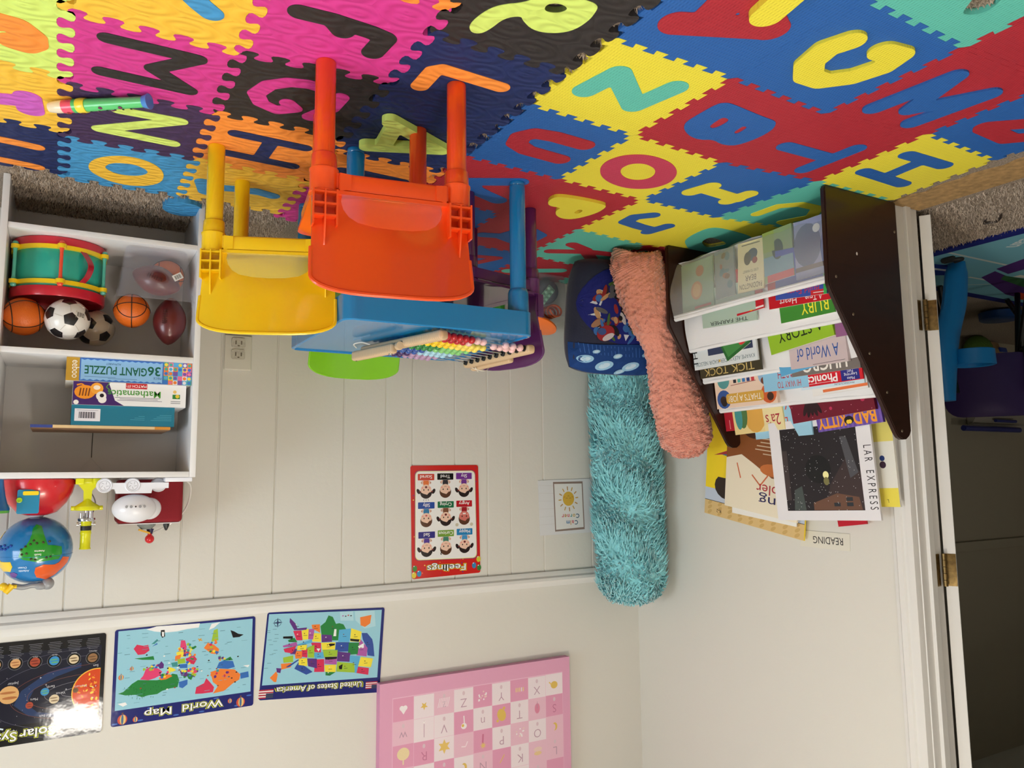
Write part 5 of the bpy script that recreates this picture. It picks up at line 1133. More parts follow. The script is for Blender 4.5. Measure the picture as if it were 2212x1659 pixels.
for k, (x, z) in enumerate(BARS[:4]):
    bm = new(); tube(bm, [(x, Y0, z), (x, (Y0+Y1)/2, z-.003), (x, Y1, z)], .0078, 14)
    tube(bm, [(x+.004, Y0, z-.008), (x+.004, Y1, z-.008)], .0045, 8)
    obj('sling_bar', bm, SLING, root, loc=R0)
    bx_, bz_ = (x-.004, .075) if k == 0 else (x+.006, z-.155)
    nx, nz = BARS[k+1]
    front = [(x+.009, z-.004), (x+.012+.012, z-(z-bz_)*.45), (bx_+(.004 if k == 0 else .016), bz_+.03), (bx_-.014, bz_)]
    back_ = [(bx_-.014, bz_), (bx_-.034, bz_+.02), (bx_+(nx-bx_)*.55, (bz_+nz)/2), (nx-.010, nz-.006)]
    bm = new(); fp = ubezier([(q[0], 0, q[1]) for q in front], 5); NS = 26
    G_ = [[bm.verts.new((p.x+.004*math.sin(i*1.1+j*.3)*(j/len(fp)), Y0+.002+(Y1-Y0-.004)*i/NS, p.z+.003*math.sin(i*.8))) for i in range(NS+1)] for j, p in enumerate(fp)]
    for a, b in zip(G_, G_[1:]):
        for i in range(NS): bm.faces.new((a[i], a[i+1], b[i+1], b[i]))
    obj('sling_front', bm, SHEER if k == 0 else SLING, root, loc=R0, smooth=80)
    bm = new(); fp = ubezier([(q[0], 0, q[1]) for q in back_], 5)
    G_ = [[bm.verts.new((p.x, Y0+.002+(Y1-Y0-.004)*i/NS, p.z+.003*math.sin(i*.9))) for i in range(NS+1)] for j, p in enumerate(fp)]
    for a, b in zip(G_, G_[1:]):
        for i in range(NS): bm.faces.new((a[i], a[i+1], b[i+1], b[i]))
    obj('sling_back', bm, SLING, root, loc=R0, smooth=80)

# ------------------------------------------------------------------ picture books
def book(label, x, y0, y1, ztop, h, draw, rgb, tilt=0., lean=.30, t=.008, yaw=0., page=(232, 226, 214), name='picture_book', group='picture books in the book rack'):
    """book facing the room, given by its top edge; tilt turns it in its own plane, lean tips it back"""
    A_ = Art(); W = y1-y0
    A_.face([(0, 0), (W, 0), (W, h), (0, h)], [(0, 1, 2, 3)], rgb, 0)
    if draw: draw(A_, W, h)
    b = len(A_.v); A_.v += [(0, 0, 0), (W, 0, 0), (W, h, 0), (0, h, 0), (0, 0, -t), (W, 0, -t), (W, h, -t), (0, h, -t)]
    for q, c_ in (((0, 4, 5, 1), page), ((1, 5, 6, 2), page), ((2, 6, 7, 3), page), ((3, 7, 4, 0), rgb), ((4, 7, 6, 5), rgb)): A_.f.append([b+i for i in q]); A_.c.append(c_)
    up = Vector((-math.sin(lean), 0, math.cos(lean))); rt = Vector((math.sin(yaw), math.cos(yaw), 0))
    rt2 = rt*math.cos(tilt)+up*math.sin(tilt); up2 = up*math.cos(tilt)-rt*math.sin(tilt)
    o = A_.build(name, basis(Vector((x+(.014 if -1.955 < x < -1.746 else 0), y0, ztop))-up2*h, rt2, up2), PRINT)
    return setp(o, label, 'book', group)
r_ = random.Random(11)
def blobs(cols, n=14, k=.16):
    def f(A_, W, H):
        for i in range(n): A_.disc(W*r_.uniform(.1, .9), H*r_.uniform(.08, .92), W*k*r_.uniform(.4, 1), r_.choice(cols), W*k*r_.uniform(.3, .9), 12, r_.uniform(0, 3))
    return f
# behind the sheer bottom sling
def pad(A_, W, H):
    A_.text('PADDINGTON', W*.5, H*.84, .016, (60, 40, 36), width=W*.86); A_.text('BEAR', W*.5, H*.68, .017, (92, 70, 62), width=W*.42); A_.text('GOES TO MARKET', W*.5, H*.57, .008, (70, 64, 60), width=W*.6)
    A_.disc(W*.45, H*.28, .022, (80, 92, 104), .018, rot=.5); A_.disc(W*.62, H*.34, .014, (96, 90, 70), .020); A_.disc(W*.34, H*.40, .010, (150, 60, 54))
    A_.line([(W*.15, H*.06), (W*.85, H*.06)], .003, (120, 110, 100))
book('cream picture book with PADDINGTON BEAR lettering seen through the sheer bottom sling', -1.730, 1.545, 1.645, .235, .15, pad, (236, 224, 178), -.04, -.02, .006)
book('dark blue picture book at the near end behind the sheer bottom sling', -1.730, 1.325, 1.430, .238, .16, lambda A_, W, H: (A_.disc(W*.6, H*.45, .045, (90, 100, 130), .06), A_.disc(W*.3, H*.2, .012, (230, 228, 224)), A_.rect(0, H*.8, W, H*.88, (110, 96, 90))), (150, 156, 190), 0, .0, .006)
book('yellow-green picture book with a red strip behind the sheer bottom sling', -1.730, 1.436, 1.540, .222, .15, lambda A_, W, H: (A_.rect(0, H*.86, W*.9, H, (210, 80, 80)), A_.rect(0, H*.5, W, H*.86, (120, 160, 176)), A_.disc(W*.5, H*.4, .02, (60, 80, 70), .03), A_.rect(W*.6, 0, W, H*.4, (150, 170, 90))), (146, 168, 120), .03, -.02, .006)
book('brown picture book between the PADDINGTON book and the far end of the sheer sling', -1.730, 1.655, 1.735, .230, .15, blobs([(120, 96, 80), (160, 110, 90), (100, 130, 140)], 8, .2), (140, 150, 150), .02, -.02, .006)
book('pale green picture book with an orange face at the far end of the sheer sling', -1.730, 1.745, 1.885, .246, .16, lambda A_, W, H: (A_.disc(W*.52, H*.60, .026, (196, 150, 116), .030), A_.disc(W*.52, H*.60, .018, (210, 176, 130), .022), A_.disc(W*.4, H*.22, .018, (176, 120, 96)), A_.rect(W*.08, H*.92, W*.6, H*.97, (190, 110, 110))), (150, 176, 156), .02, -.02, .006)
# first pocket
def buildf(A_, W, H): A_.text('Build Facts', W*.45, H*.80, .020, (206, 60, 76), width=W*.62); A_.rect(W*.0, H*.9, W*.3, H, (206, 44, 52)); A_.rect(0, 0, W*.06, H, (60, 170, 84)); A_.line([(W*.05, H*.95), (W*.25, H*.95)], .002, (240, 230, 230))
book('blue workbook with red lettering sticking up behind the sheer sling', -1.752, 1.341, 1.512, .293, .14, buildf, (62, 84, 170), -.09, .05, .006)
book('thin red workbook stack beside the blue workbook at the near panel', -1.757, 1.325, 1.362, .292, .14, lambda A_, W, H: (A_.rect(0, 0, W*.4, H, (60, 170, 84)), A_.rect(W*.4, 0, W*.7, H, (40, 120, 190))), (206, 40, 48), -.04, .05, .006)
def heart(A_, W, H): A_.text("Heart", W*.82, H*.84, .020, (246, 236, 236), width=W*.28, align='R'); A_.text("A True", W*.40, H*.84, .020, (246, 236, 236), width=W*.26, align='R')
book('red book with white Heart lettering in the second row', -1.764, 1.335, 1.546, .307, .15, heart, (196, 22, 36), -.05, .10, .010)
book('stack of red and white workbooks fanned out in the second row', -1.757, 1.560, 1.665, .289, .14, lambda A_, W, H: (A_.disc(W*.45, H*.88, .014, (240, 200, 60)), A_.disc(W*.45, H*.86, .006, (220, 60, 60)), A_.rect(0, H*.93, W*.3, H*.97, (250, 230, 230))), (198, 30, 44), .05, .05, .004)
book('white workbook with a red corner fanned behind the red ones', -1.762, 1.655, 1.800, .286, .14, lambda A_, W, H: (A_.rect(W*.75, H*.8, W, H, (206, 50, 60)), A_.rect(W*.2, H*.8, W*.6, H*.97, (90, 110, 150))), (236, 234, 232), .03, .05, .004)
def farmer(A_, W, H):
    A_.text('THE FARMER', W*.5, H*.87, .012, (44, 50, 48), width=W*.7)
book('pale sage green book lying across the second sling', -1.760, 1.592, 1.812, .318, .12, farmer, (176, 196, 180), -.05, .10, .006)
def ruby(A_, W, H): A_.text('RUBY', W*.34, H*.72, .036, (246, 234, 60), width=W*.50)
book('green book with yellow RUBY lettering in the second row', -1.776, 1.338, 1.517, .341, .16, ruby, (66, 140, 52), .0, .10, .010)
# second pocket
def story(A_, W, H):
    A_.text('A STORY', W*.48, H*.66, .034, (26, 40, 20), width=W*.70); A_.text('A STORY', W*.55, H*.46, .034, (240, 246, 226), width=W*.72)
book('lime green book with A STORY lettering in the third row', -1.806, 1.366, 1.588, .396, .17, story, (150, 192, 44), .11, .10, .012)
book('narrow mauve book squeezed against the near rack panel', -1.812, 1.326, 1.366, .402, .12, None, (150, 96, 140), 0, .10, .008)
def worldof(A_, W, H): A_.text('A World of', W*.50, H*.66, .036, (40, 84, 160), width=W*.74, sx=.9); A_.line([(W*.05, H*.96), (W*.6, H*.97)], .0012, (90, 80, 80))
book('pink-grey book with blue A World of lettering', -1.830, 1.346, 1.536, .468, .16, worldof, (206, 188, 190), .0, .10, .010)
book('sky blue picture book behind the pink-grey A World of book', -1.842, 1.360, 1.588, .455, .16, None, (96, 172, 218), .12, .10, .010)
def ten(A_, W, H): A_.text('TEN', W*.78, H*.88, .010, (210, 200, 160)); A_.text('COMMON', W*.72, H*.78, .009, (190, 180, 150), width=W*.4); blobs([(60, 66, 100), (76, 80, 116)], 10)(A_, W, H*.6)
book('dark navy book with a gold seal at the far end of the third row', -1.806, 1.790, 1.900, .408, .13, ten, (40, 44, 74), -.02, .10, .008)
def seal(A_, W, H): A_.disc(W*.62, H*.80, .014, (232, 186, 60)); A_.disc(W*.62, H*.80, .010, (244, 206, 90)); A_.text('& the', W*.30, H*.78, .016, (60, 60, 80), width=W*.3)
book('lilac book with a round gold award seal in the third row', -1.810, 1.690, 1.830, .400, .12, seal, (150, 152, 190), .02, .10, .008)
def frog(A_, W, H): A_.rect(W*.08, H*.08, W*.92, H*.92, (70, 140, 70)); A_.text('R', W*.30, H*.60, .036, (216, 50, 56), bold=.04); A_.disc(W*.5, H*.35, .02, (180, 60, 50))
book('green picture book with a red letter R leaning at an angle', -1.798, 1.655, 1.765, .372, .12, frog, (40, 104, 48), .42, .10, .010)
def und(A_, W, H):
    A_.text('THE', W*.93, H*.70, .024, (30, 32, 36), rot=-PI/2, width=W*.26); A_.rect(W*.05, H*.0, W*.75, H*.74, (50, 60, 90)); A_.text('KWAME ALEXANDER', W*.30, H*.85, .013, (96, 120, 128), width=W*.52, align='C'); A_.text('KADIR NELSON', W*.78, H*.85, .013, (96, 120, 128), width=W*.38); A_.star(W*.575, H*.885, .007, (210, 170, 70))
book('white book with KWAME ALEXANDER and KADIR NELSON lettering', -1.806, 1.636, 1.905, .427, .15, und, (222, 228, 230), 0, .10, .008)
def tick(A_, W, H): A_.text('TICK', W*.28, H*.80, .024, (206, 180, 110), width=W*.36); A_.text('TOCK', W*.72, H*.80, .024, (206, 180, 110), width=W*.40)
book('dark olive book with gold TICK TOCK lettering', -1.816, 1.634, 1.890, .456, .14, tick, (60, 54, 34), 0, .10, .008)
# third pocket
def job(A_, W, H):
    A_.disc(W*.12, H*.80, .030, (206, 96, 50)); A_.disc(W*.86, H*.82, .030, (50, 84, 150)); A_.disc(W*.10, H*.86, .013, (70, 42, 30)); A_.disc(W*.87, H*.84, .014, (60, 40, 34)); A_.disc(W*.86, H*.89, .012, (40, 28, 24)); A_.disc(W*.84, H*.45, .026, (86, 150, 150)); A_.disc(W*.14, H*.45, .03, (150, 180, 210)); A_.disc(W*.12, H*.55, .026, (110, 60, 40), .014)
    A_.line([(W*.30, H*.52), (W*.72, H*.56)], .002, (150, 80, 70))
    for k, c_ in enumerate(((200, 60, 70), (40, 60, 120), (60, 120, 180), (90, 170, 160), (40, 40, 50))): A_.rect(W*(.32+.075*k), H*.40, W*(.37+.075*k), H*.52, c_)
    A_.poly(rrect(W*.20, H*.72, W*.82, H*.92, .01), (214, 166, 70)); A_.text("THAT'S A JOB?", W*.51, H*.77, .020, (248, 242, 230), width=W*.54)
book("peach picture book with THAT'S A JOB? on a mustard banner", -1.866, 1.622, 1.872, .555, .16, job, (236, 208, 186), .0, .10, .012, page=(200, 160, 80))
def iw(A_, W, H): A_.text('HI WAY TO', W*.42, H*.82, .020, (196, 66, 60), width=W*.52); A_.text('EARTH', W*.45, H*.58, .026, (176, 40, 60), width=W*.40)
book('light blue book with wobbly red lettering in the fourth row', -1.858, 1.500, 1.664, .520, .14, iw, (146, 200, 230), .0, .10, .006)
def bug(A_, W, H): A_.text('HUGRO', W*.50, H*.66, .034, (240, 234, 226), width=W*.66, bold=.02); A_.disc(W*.85, H*.7, .03, (200, 150, 96), .02)
book('grey-brown book with big cream lettering behind the Phonics workbook', -1.846, 1.322, 1.548, .488, .12, bug, (120, 112, 108), .0, .10, .008)
def phon(A_, W, H):
    A_.rect(0, H*.70, W*.10, H, (210, 30, 44)); A_.rect(W*.05, H*.66, W*.34, H*.98, (40, 44, 130)); A_.text('Make', W*.19, H*.90, .008, (240, 240, 250)); A_.text('Learning', W*.19, H*.81, .008, (240, 240, 250), width=W*.2); A_.text('Fun!', W*.19, H*.73, .008, (240, 240, 250))
    A_.text('Phonics', W*.66, H*.75, .024, (250, 246, 246), width=W*.52, bold=.02); A_.line([(W*.40, H*.94), (W*.9, H*.94)], .0014, (240, 200, 200)); A_.rect(0, 0, W, H*.60, (170, 60, 90))
book('red Phonics workbook with a dark blue badge', -1.858, 1.324, 1.522, .517, .11, phon, (206, 22, 42), .02, .10, .004)
book('pale blue and white workbooks behind the Phonics workbook', -1.864, 1.326, 1.532, .527, .11, lambda A_, W, H: A_.text('PHONICS FUN', W*.30, H*.93, .005, (60, 60, 80), width=W*.3), (206, 226, 238), .0, .10, .006)
book('white book with an orange stripe at the back of the fourth row', -1.872, 1.322, 1.500, .540, .10, lambda A_, W, H: A_.rect(0, H*.86, W*.8, H*.94, (226, 120, 70)), (234, 232, 230), .04, .10, .006)
# fourth pocket
def oma(A_, W, H):
    A_.disc(W*.55, H*.60, .045, (222, 170, 80), .060); A_.disc(W*.80, H*.55, .022, (80, 120, 70), .05); A_.disc(W*.88, H*.6, .016, (70, 150, 150), .045); A_.rect(0, 0, W*.38, H, (236, 222, 170)); A_.text("2a's", W*.20, H*.66, .036, (176, 40, 60), width=W*.28)
book('cream and gold picture book with a green lizard in the top row', -1.938, 1.662, 1.868, .630, .15, oma, (236, 214, 150), .04, .10, .008)
book('narrow red book with small lettering at the far end of the top row', -1.940, 1.868, 1.910, .623, .12, lambda A_, W, H: A_.line([(W*.5, H*.7), (W*.5, H*.95)], .003, (230, 150, 150)), (176, 30, 48), .02, .10, .006)
def low(A_, W, H): A_.text('LOW', W*.55, H*.62, .030, (206, 70, 60), width=W*.34); A_.text('V', W*.35, H*.30, .03, (206, 70, 60))
book('light blue picture book with red lettering sticking out of the top row', -1.946, 1.568, 1.788, .652, .16, low, (158, 206, 230), .02, .10, .006)
def mar(A_, W, H):
    for k in range(5): A_.disc(W*(.66+.035*k), H*(.72+.03*(k % 2)), .007, (40, 16, 24), .026, rot=.5-.25*k)
    for k in range(26): A_.disc(W*r_.random(), H*r_.random(), .0012, (226, 160, 180), n=6)
    A_.disc(W*.12, H*.75, .007, (190, 50, 90)); A_.disc(W*.50, H*.82, .005, (190, 50, 90))
book('maroon starry picture book with a dark tree silhouette', -1.932, 1.346, 1.628, .594, .14, mar, (110, 16, 40), .08, .10, .010, page=(226, 214, 206))
def kit(A_, W, H):
    for k in range(14): A_.rect(W*k/14, 0, W*(k+.5)/14, H, (120, 92, 180))
    A_.text('BAD', W*.25, H*.73, .036, (244, 160, 50), width=W*.34, bold=.03); A_.text('KITTY', W*.76, H*.72, .036, (244, 160, 50), width=W*.44, bold=.03); A_.disc(W*.49, H*.86, .016, (26, 20, 24), .012); A_.disc(W*.475, H*.89, .006, (250, 210, 60)); A_.disc(W*.505, H*.89, .006, (250, 210, 60))
book('purple striped book with orange BAD KITTY lettering', -1.950, 1.338, 1.552, .629, .15, kit, (102, 74, 164), .08, .10, .010)
# tall books leaning on the wall behind the rack
def polar(A_, W, H):
    x0, x1, y0, y1 = W*.13, W*.86, H*.16, H*.94
    x0, x1 = W*.13, W*.885
    A_.rect(x0, H*.08, x1, H*.905, (34, 28, 32)); A_.poly([(x0, H*.905), (x0, H*.55), (x0+W*.12, H*.40), (x0+W*.30, H*.66), (x0+W*.36, H*.905)], (58, 44, 44)); A_.poly([(x0+W*.02, H*.90), (x0+W*.04, H*.78), (x0+W*.24, H*.74), (x0+W*.48, H*.83), (x0+W*.48, H*.9)], (104, 72, 56))
    A_.poly([(x0+W*.56, H*.9), (x0+W*.58, H*.66), (x0+W*.66, H*.70), (x0+W*.68, H*.9)], (70, 78, 76)); A_.rect(x0+W*.70, H*.3, x1, H*.8, (64, 54, 54)); A_.disc(x0+W*.40, H*.50, .042, (18, 16, 18)); A_.poly([(x0+W*.02, H*.55), (x0+W*.10, H*.20), (x0+W*.16, H*.2), (x0+W*.10, H*.6)], (76, 76, 82))
    for a, b in ((.10, .83), (.22, .83), (.10, .78)): A_.rect(x0+W*a, H*b, x0+W*(a+.06), H*(b+.035), (40, 44, 50))
    for k in range(150): A_.disc(r_.uniform(x0, x1), r_.uniform(H*.08, H*.90), .0011, (196, 196, 200), n=6)
    A_.disc(x0+W*.33, H*.56, .0095, (246, 240, 170), .011); A_.disc(x0+W*.33, H*.62, .009, (120, 116, 70), .012)
    A_.text('L A R    E X P R E S S', W*.080, H*.30, .024, (36, 34, 36), 'L', rot=PI/2, width=H*.60)
o = book('large white-framed dark snowy picture book with LAR EXPRESS in its margin', -1.968, 1.384, 1.716, .897, .30, polar, (232, 230, 234), .035, .05, .009, .10, page=(240, 236, 230))
def cob(A_, W, H):
    A_.poly([(0, 0), (W, 0), (W, H*.46), (W*.78, H*.40), (W*.6, H*.48), (W*.35, H*.60), (0, H*.62)], (140, 82, 42)); A_.disc(W*.62, H*.10, .05, (70, 40, 28), .035); A_.disc(W*.35, H*.52, .05, (200, 116, 60), .02)
    A_.line([(W*.40, H*.58), (W*.50, H*.70), (W*.62, H*.60)], .005, (206, 110, 70)); A_.line([(W*.84, H*.50), (W*.78, H*.66)], .005, (206, 110, 70))
    A_.text('ling', W*.34, H*.80, .034, (44, 40, 90), width=W*.34); A_.text('bbler', W*.36, H*.68, .034, (176, 44, 56), width=W*.38)
    for k, wd in enumerate((.12, .34, .30, .20, .34)): A_.line([(W*(.42-wd/2), H*(.36-.04*k)), (W*(.42+wd/2), H*(.36-.04*k))], .0035, (214, 190, 160))
book('cream and brown picture book with hand-drawn lettering behind the snowy one', -2.004, 1.705, 2.012, .920, .31, cob, (240, 230, 206), -.157, .04, .006)
book('white book edge just above the cream and brown picture book', -2.012, 1.715, 1.985, .932, .28, None, (238, 236, 230), -.13, .04, .005)
def yel(A_, W, H):
    A_.rect(0, H*.86, W, H, (220, 188, 128))
    for i in range(9):
        for j in range(3): A_.disc(W*(.06+.11*i), H*(.88+.045*j), .012, (204, 168, 104), .006, 10, .6)
    A_.text('R-2', W*.84, H*.93, .012, (40, 34, 30), rot=.05); A_.rect(0, H*.74, W, H*.86, (196, 206, 222)); A_.line([(0, H*.86), (W, H*.86)], .002, (60, 60, 70)); A_.disc(W*.76, H*.70, .060, (52, 40, 34), .045)
    A_.rect(0, 0, W, H*.62, (246, 216, 40)); A_.poly([(W*.45, 0), (W*.62, 0), (W*.66, H*.30), (W*.86, H*.40), (W*.66, H*.42), (W*.5, H*.45)], (44, 120, 160)); A_.poly([(W*.60, H*.28), (W*.92, H*.42), (W*.62, H*.36)], (170, 50, 60))
book('yellow picture book with a tan R-2 strip, farthest left against the wall', -2.026, 1.700, 2.135, .975, .37, yel, (246, 216, 40), -.168, .05, .006)
def yr(A_, W, H): A_.rect(0, H*.80, W, H, (242, 226, 90)); A_.rect(0, 0, W, H*.30, (236, 222, 120)); A_.disc(W*.45, H*.55, .010, (60, 40, 60)); A_.disc(W*.45, H*.48, .008, (40, 60, 120)); A_.text('L', W*.4, H*.92, .010, (80, 70, 50))
book('white and yellow book edge beside the large snowy book', -2.006, 1.352, 1.440, .860, .26, yr, (238, 236, 226), .02, .04, .008)
book('red book corner peeking above the large snowy book', -2.018, 1.468, 1.565, .912, .2, None, (190, 22, 44), .13, .03, .006)
# ------------------------------------------------------------------ pillows, cushion and toy bin in the corner
TEALF = mat('teal_shag', (150, 228, 236), .9, sheen=.6, var=.2, scale=26)
PINKF = mat('pink_plush', (236, 156, 134), .95, 'noise', sheen=.5, scale=60, dist=.010, var=.12)
def bolster(pts, rad, n=36, m=9, flat=(1, 1), wob=.004, seed=0):
    """soft stuffed roll along a path, rounded ends"""
    P_ = ubezier(pts, m); R_ = [v[0] for v in ubezier([(r, 0, 0) for r in rad], m)]
    bm = new(); rings = []; up = Vector((0, 1, 0))
    for i, p in enumerate(P_):
        d = (P_[min(i+1, len(P_)-1)]-P_[max(i-1, 0)]).normalized(); x = d.cross(up).normalized(); y = x.cross(d)
        rings.append([bm.verts.new(p+(x*math.cos(2*PI*k/n)*flat[0]+y*math.sin(2*PI*k/n)*flat[1])*(R_[i]+wob*math.sin(3*2*PI*k/n+i*.7+seed)*math.sin(i*.9+k*.5))) for k in range(n)])
    for a, b in zip(rings, rings[1:]):
        for k in range(n): bm.faces.new((a[k], a[(k+1) % n], b[(k+1) % n], b[k]))
    bm.faces.new(rings[0][::-1]); bm.faces.new(rings[-1]); bm.normal_update()
    bmesh.ops.recalc_face_normals(bm, faces=bm.faces); return bm
bm = bolster([(-1.880, 2.392, .020), (-1.880, 2.392, .045), (-1.880, 2.392, .12), (-1.885, 2.392, .4), (-1.885, 2.394, .75), (-1.888, 2.394, 1.05), (-1.892, 2.394, 1.165), (-1.893, 2.394, 1.215), (-1.894, 2.394, 1.238)], [.03, .09, .112, .119, .119, .118, .110, .080, .02], 40, 9, (1.02, .92))
fur(bm, 24000, .032, .0038, 3, .5)
setp(obj('body_pillow', bm, TEALF, loc=(-1.88, 2.392, .0125), smooth=180, recalc=False), 'tall shaggy teal body pillow standing upright in the room corner', 'pillow')
from mathutils import noise as _nz
bm = bolster([(-1.628, 1.998, .030), (-1.630, 2.000, .040), (-1.648, 2.004, .085), (-1.695, 2.012, .20), (-1.752, 2.020, .345), (-1.805, 2.030, .47), (-1.848, 2.032, .59), (-1.862, 2.032, .655), (-1.868, 2.032, .695), (-1.870, 2.032, .708)], [.060, .086, .094, .090, .062, .088, .098, .090, .052, .015], 120, 34, (1, .84), .004, 2)
bm.normal_update()
for v in bm.verts:
    p = v.co; k = min(1, max(0, (p.z-.10)/.05))
    rip = _nz.noise(Vector((p.x*34, p.y*34, p.z*85)))*.0055+_nz.noise(Vector((p.x*90+3, p.y*90, p.z*190)))*.0028
    ple = math.sin(math.atan2(p.y-2.0, p.x+1.63)*16)*.0022*max(0, 1-abs(p.z-.075)/.04)
    v.co += v.normal*(rip*(.25+.75*k)+ple)
fur(bm, 5000, .006, .0018, 9, .2, mix=.25)
setp(obj('plush_pillow', bm, PINKF, loc=(-1.63, 2.0, .0125), smooth=180, recalc=False), 'salmon pink plush pillow slumped between the book rack and the cushion', 'pillow')
# blue printed child's cushion
root = thing('printed_cushion', 'dark blue printed child cushion with a blue patterned top band', 'cushion', (-1.60, 2.14, .0125)); R0 = root.location
cM = basis(Vector((-1.665, 2.125, .030)), Vector((1, .10, 0)), Vector((-.02, .16, 1.0)))
def cush(x, y, z):
    """x, y in the cushion face; puffs it up"""
    u = abs(x)/.20; v = abs(y-.19)/.205
    q = max(0, 1-u**3.2)**.5*max(0, 1-v**3.2)**.5
    return tuple(cM @ Vector((x, y, .085*q+z))), q
bm = new(); N = 28
for s in (1, -1):
    Gd = []
    for i in range(N+1):
        row = []
        for j in range(N+1):
            a, b = -1+2*i/N, -1+2*j/N
            x = .198*a*(1-.10*b*b*b*b); y = .19+.200*b*(1-.10*a*a*a*a)
            k = max(0, 1-abs(a)**4)**.5*max(0, 1-abs(b)**4)**.5
            row.append(bm.verts.new(cM @ Vector((x, y, s*.075*k))))
        Gd.append(row)
    for i in range(N):
        for j in range(N): bm.faces.new((Gd[i][j], Gd[i+1][j], Gd[i+1][j+1], Gd[i][j+1]) if s > 0 else (Gd[i][j], Gd[i][j+1], Gd[i+1][j+1], Gd[i+1][j]))
bmesh.ops.remove_doubles(bm, verts=bm.verts, dist=1e-5)
bmesh.ops.translate(bm, vec=-R0, verts=bm.verts)
ce = obj('cover', bm, mat('cushion_navy', (28, 34, 62), .8, 'noise', scale=160, dist=.0008, sheen=.2), root, smooth=60)
def cmap(x, y, z):
    a = x/.198; b = (y-.19)/.200
    k = max(0, 1-abs(a)**4)**.5*max(0, 1-abs(b)**4)**.5
    return tuple(cM @ Vector((x*(1-.10*b**4), .19+.200*b*(1-.10*a**4), .075*k+.0008+z*4))-R0)
class Grid(Art):
    """art subdivided so it follows a puffed surface"""
    def emit(s, P, F, rgb, z):
        for q in F:
            pts = [P[i] for i in q]
            for t in range(1, len(pts)-1): s.tri(pts[0], pts[t], pts[t+1], rgb, z)
    def tri(s, a, b, c, rgb, z, d=0):
        L = max(math.dist(a, b), math.dist(b, c), math.dist(a, c))
        if L > .035 and d < 8:
            if L == math.dist(a, b): m = ((a[0]+b[0])/2, (a[1]+b[1])/2); s.tri(a, m, c, rgb, z, d+1); s.tri(m, b, c, rgb, z, d+1)
            elif L == math.dist(b, c): m = ((c[0]+b[0])/2, (c[1]+b[1])/2); s.tri(a, b, m, rgb, z, d+1); s.tri(a, m, c, rgb, z, d+1)
            else: m = ((a[0]+c[0])/2, (a[1]+c[1])/2); s.tri(a, b, m, rgb, z, d+1); s.tri(m, b, c, rgb, z, d+1)
            return
        k = len(s.v); s.v += [(a[0], a[1], z), (b[0], b[1], z), (c[0], c[1], z)]; s.f.append([k, k+1, k+2]); s.c.append(rgb)
A_ = Grid(); r = random.Random(21)
for i in range(16): # splashes of royal blue
    a = i/16*2*PI; A_.poly([(.0+.10*math.cos(a-.18), .165+.09*math.sin(a-.18)), (.175*math.cos(a)*r.uniform(.7, 1), .165+.13*math.sin(a)*r.uniform(.75, 1)), (.10*math.cos(a+.18), .165+.09*math.sin(a+.18))], (28, 36, 150))
A_.disc(0, .150, .185, (30, 38, 120), .135, 32)
A_.poly([(-.19, .06), (-.13, .01), (.06, .12), (.03, .16)], (130, 44, 50))
for i in range(14): a = i/14*2*PI+.2; A_.poly([(.11*math.cos(a-.1), .17+.08*math.sin(a-.1)), (.168*math.cos(a)*r.uniform(.8, 1.05), .17+.118*math.sin(a)*r.uniform(.8, 1.05)), (.11*math.cos(a+.1), .17+.08*math.sin(a+.1))], (206, 214, 226))
pal = [(44, 40, 44), (120, 40, 40), (60, 110, 180), (160, 120, 96), (90, 92, 100), (30, 30, 36), (70, 100, 50), (190, 150, 110), (140, 44, 46), (206, 206, 210)]
for i in range(90): A_.disc(r.uniform(-.14, .13), r.uniform(.07, .265), r.uniform(.008, .026), r.choice(pal), r.uniform(.005, .013), 10, r.uniform(0, 3))
A_.disc(.085, .250, .034, (150, 44, 50), .026, 20, .4); A_.disc(.075, .262, .024, (200, 196, 200), .010, 16, .5); A_.disc(.10, .245, .016, (60, 84, 140), .012, 14)
for i in range(10): A_.disc(-.125+r.uniform(-.02, .03), .14+r.uniform(-.03, .06), .012, (66, 104, 46), .008, 10, r.uniform(0, 3))
A_.poly([(-.197, .272), (.197, .295), (.197, .388), (-.197, .388)], (26, 62, 124))
for i in range(26): x = -.18+i*.0142; A_.line([(x, .292), (x-.008, .325)], .0022, (60, 104, 176))
for x, y, w_ in ((-.15, .350, .030), (-.085, .315, .017), (-.035, .358, .034), (.03, .325, .018), (.075, .360, .036), (.15, .345, .030), (-.165, .305, .018), (.115, .315, .014), (0, .378, .02)):
    A_.disc(x, y, w_, (150, 196, 226), w_*.45, 16, .2); A_.disc(x, y, w_*.62, (196, 222, 240), w_*.25, 14, .3)
pr = A_.build('printed_panel', Matrix(), MATTE, ce, cmap)
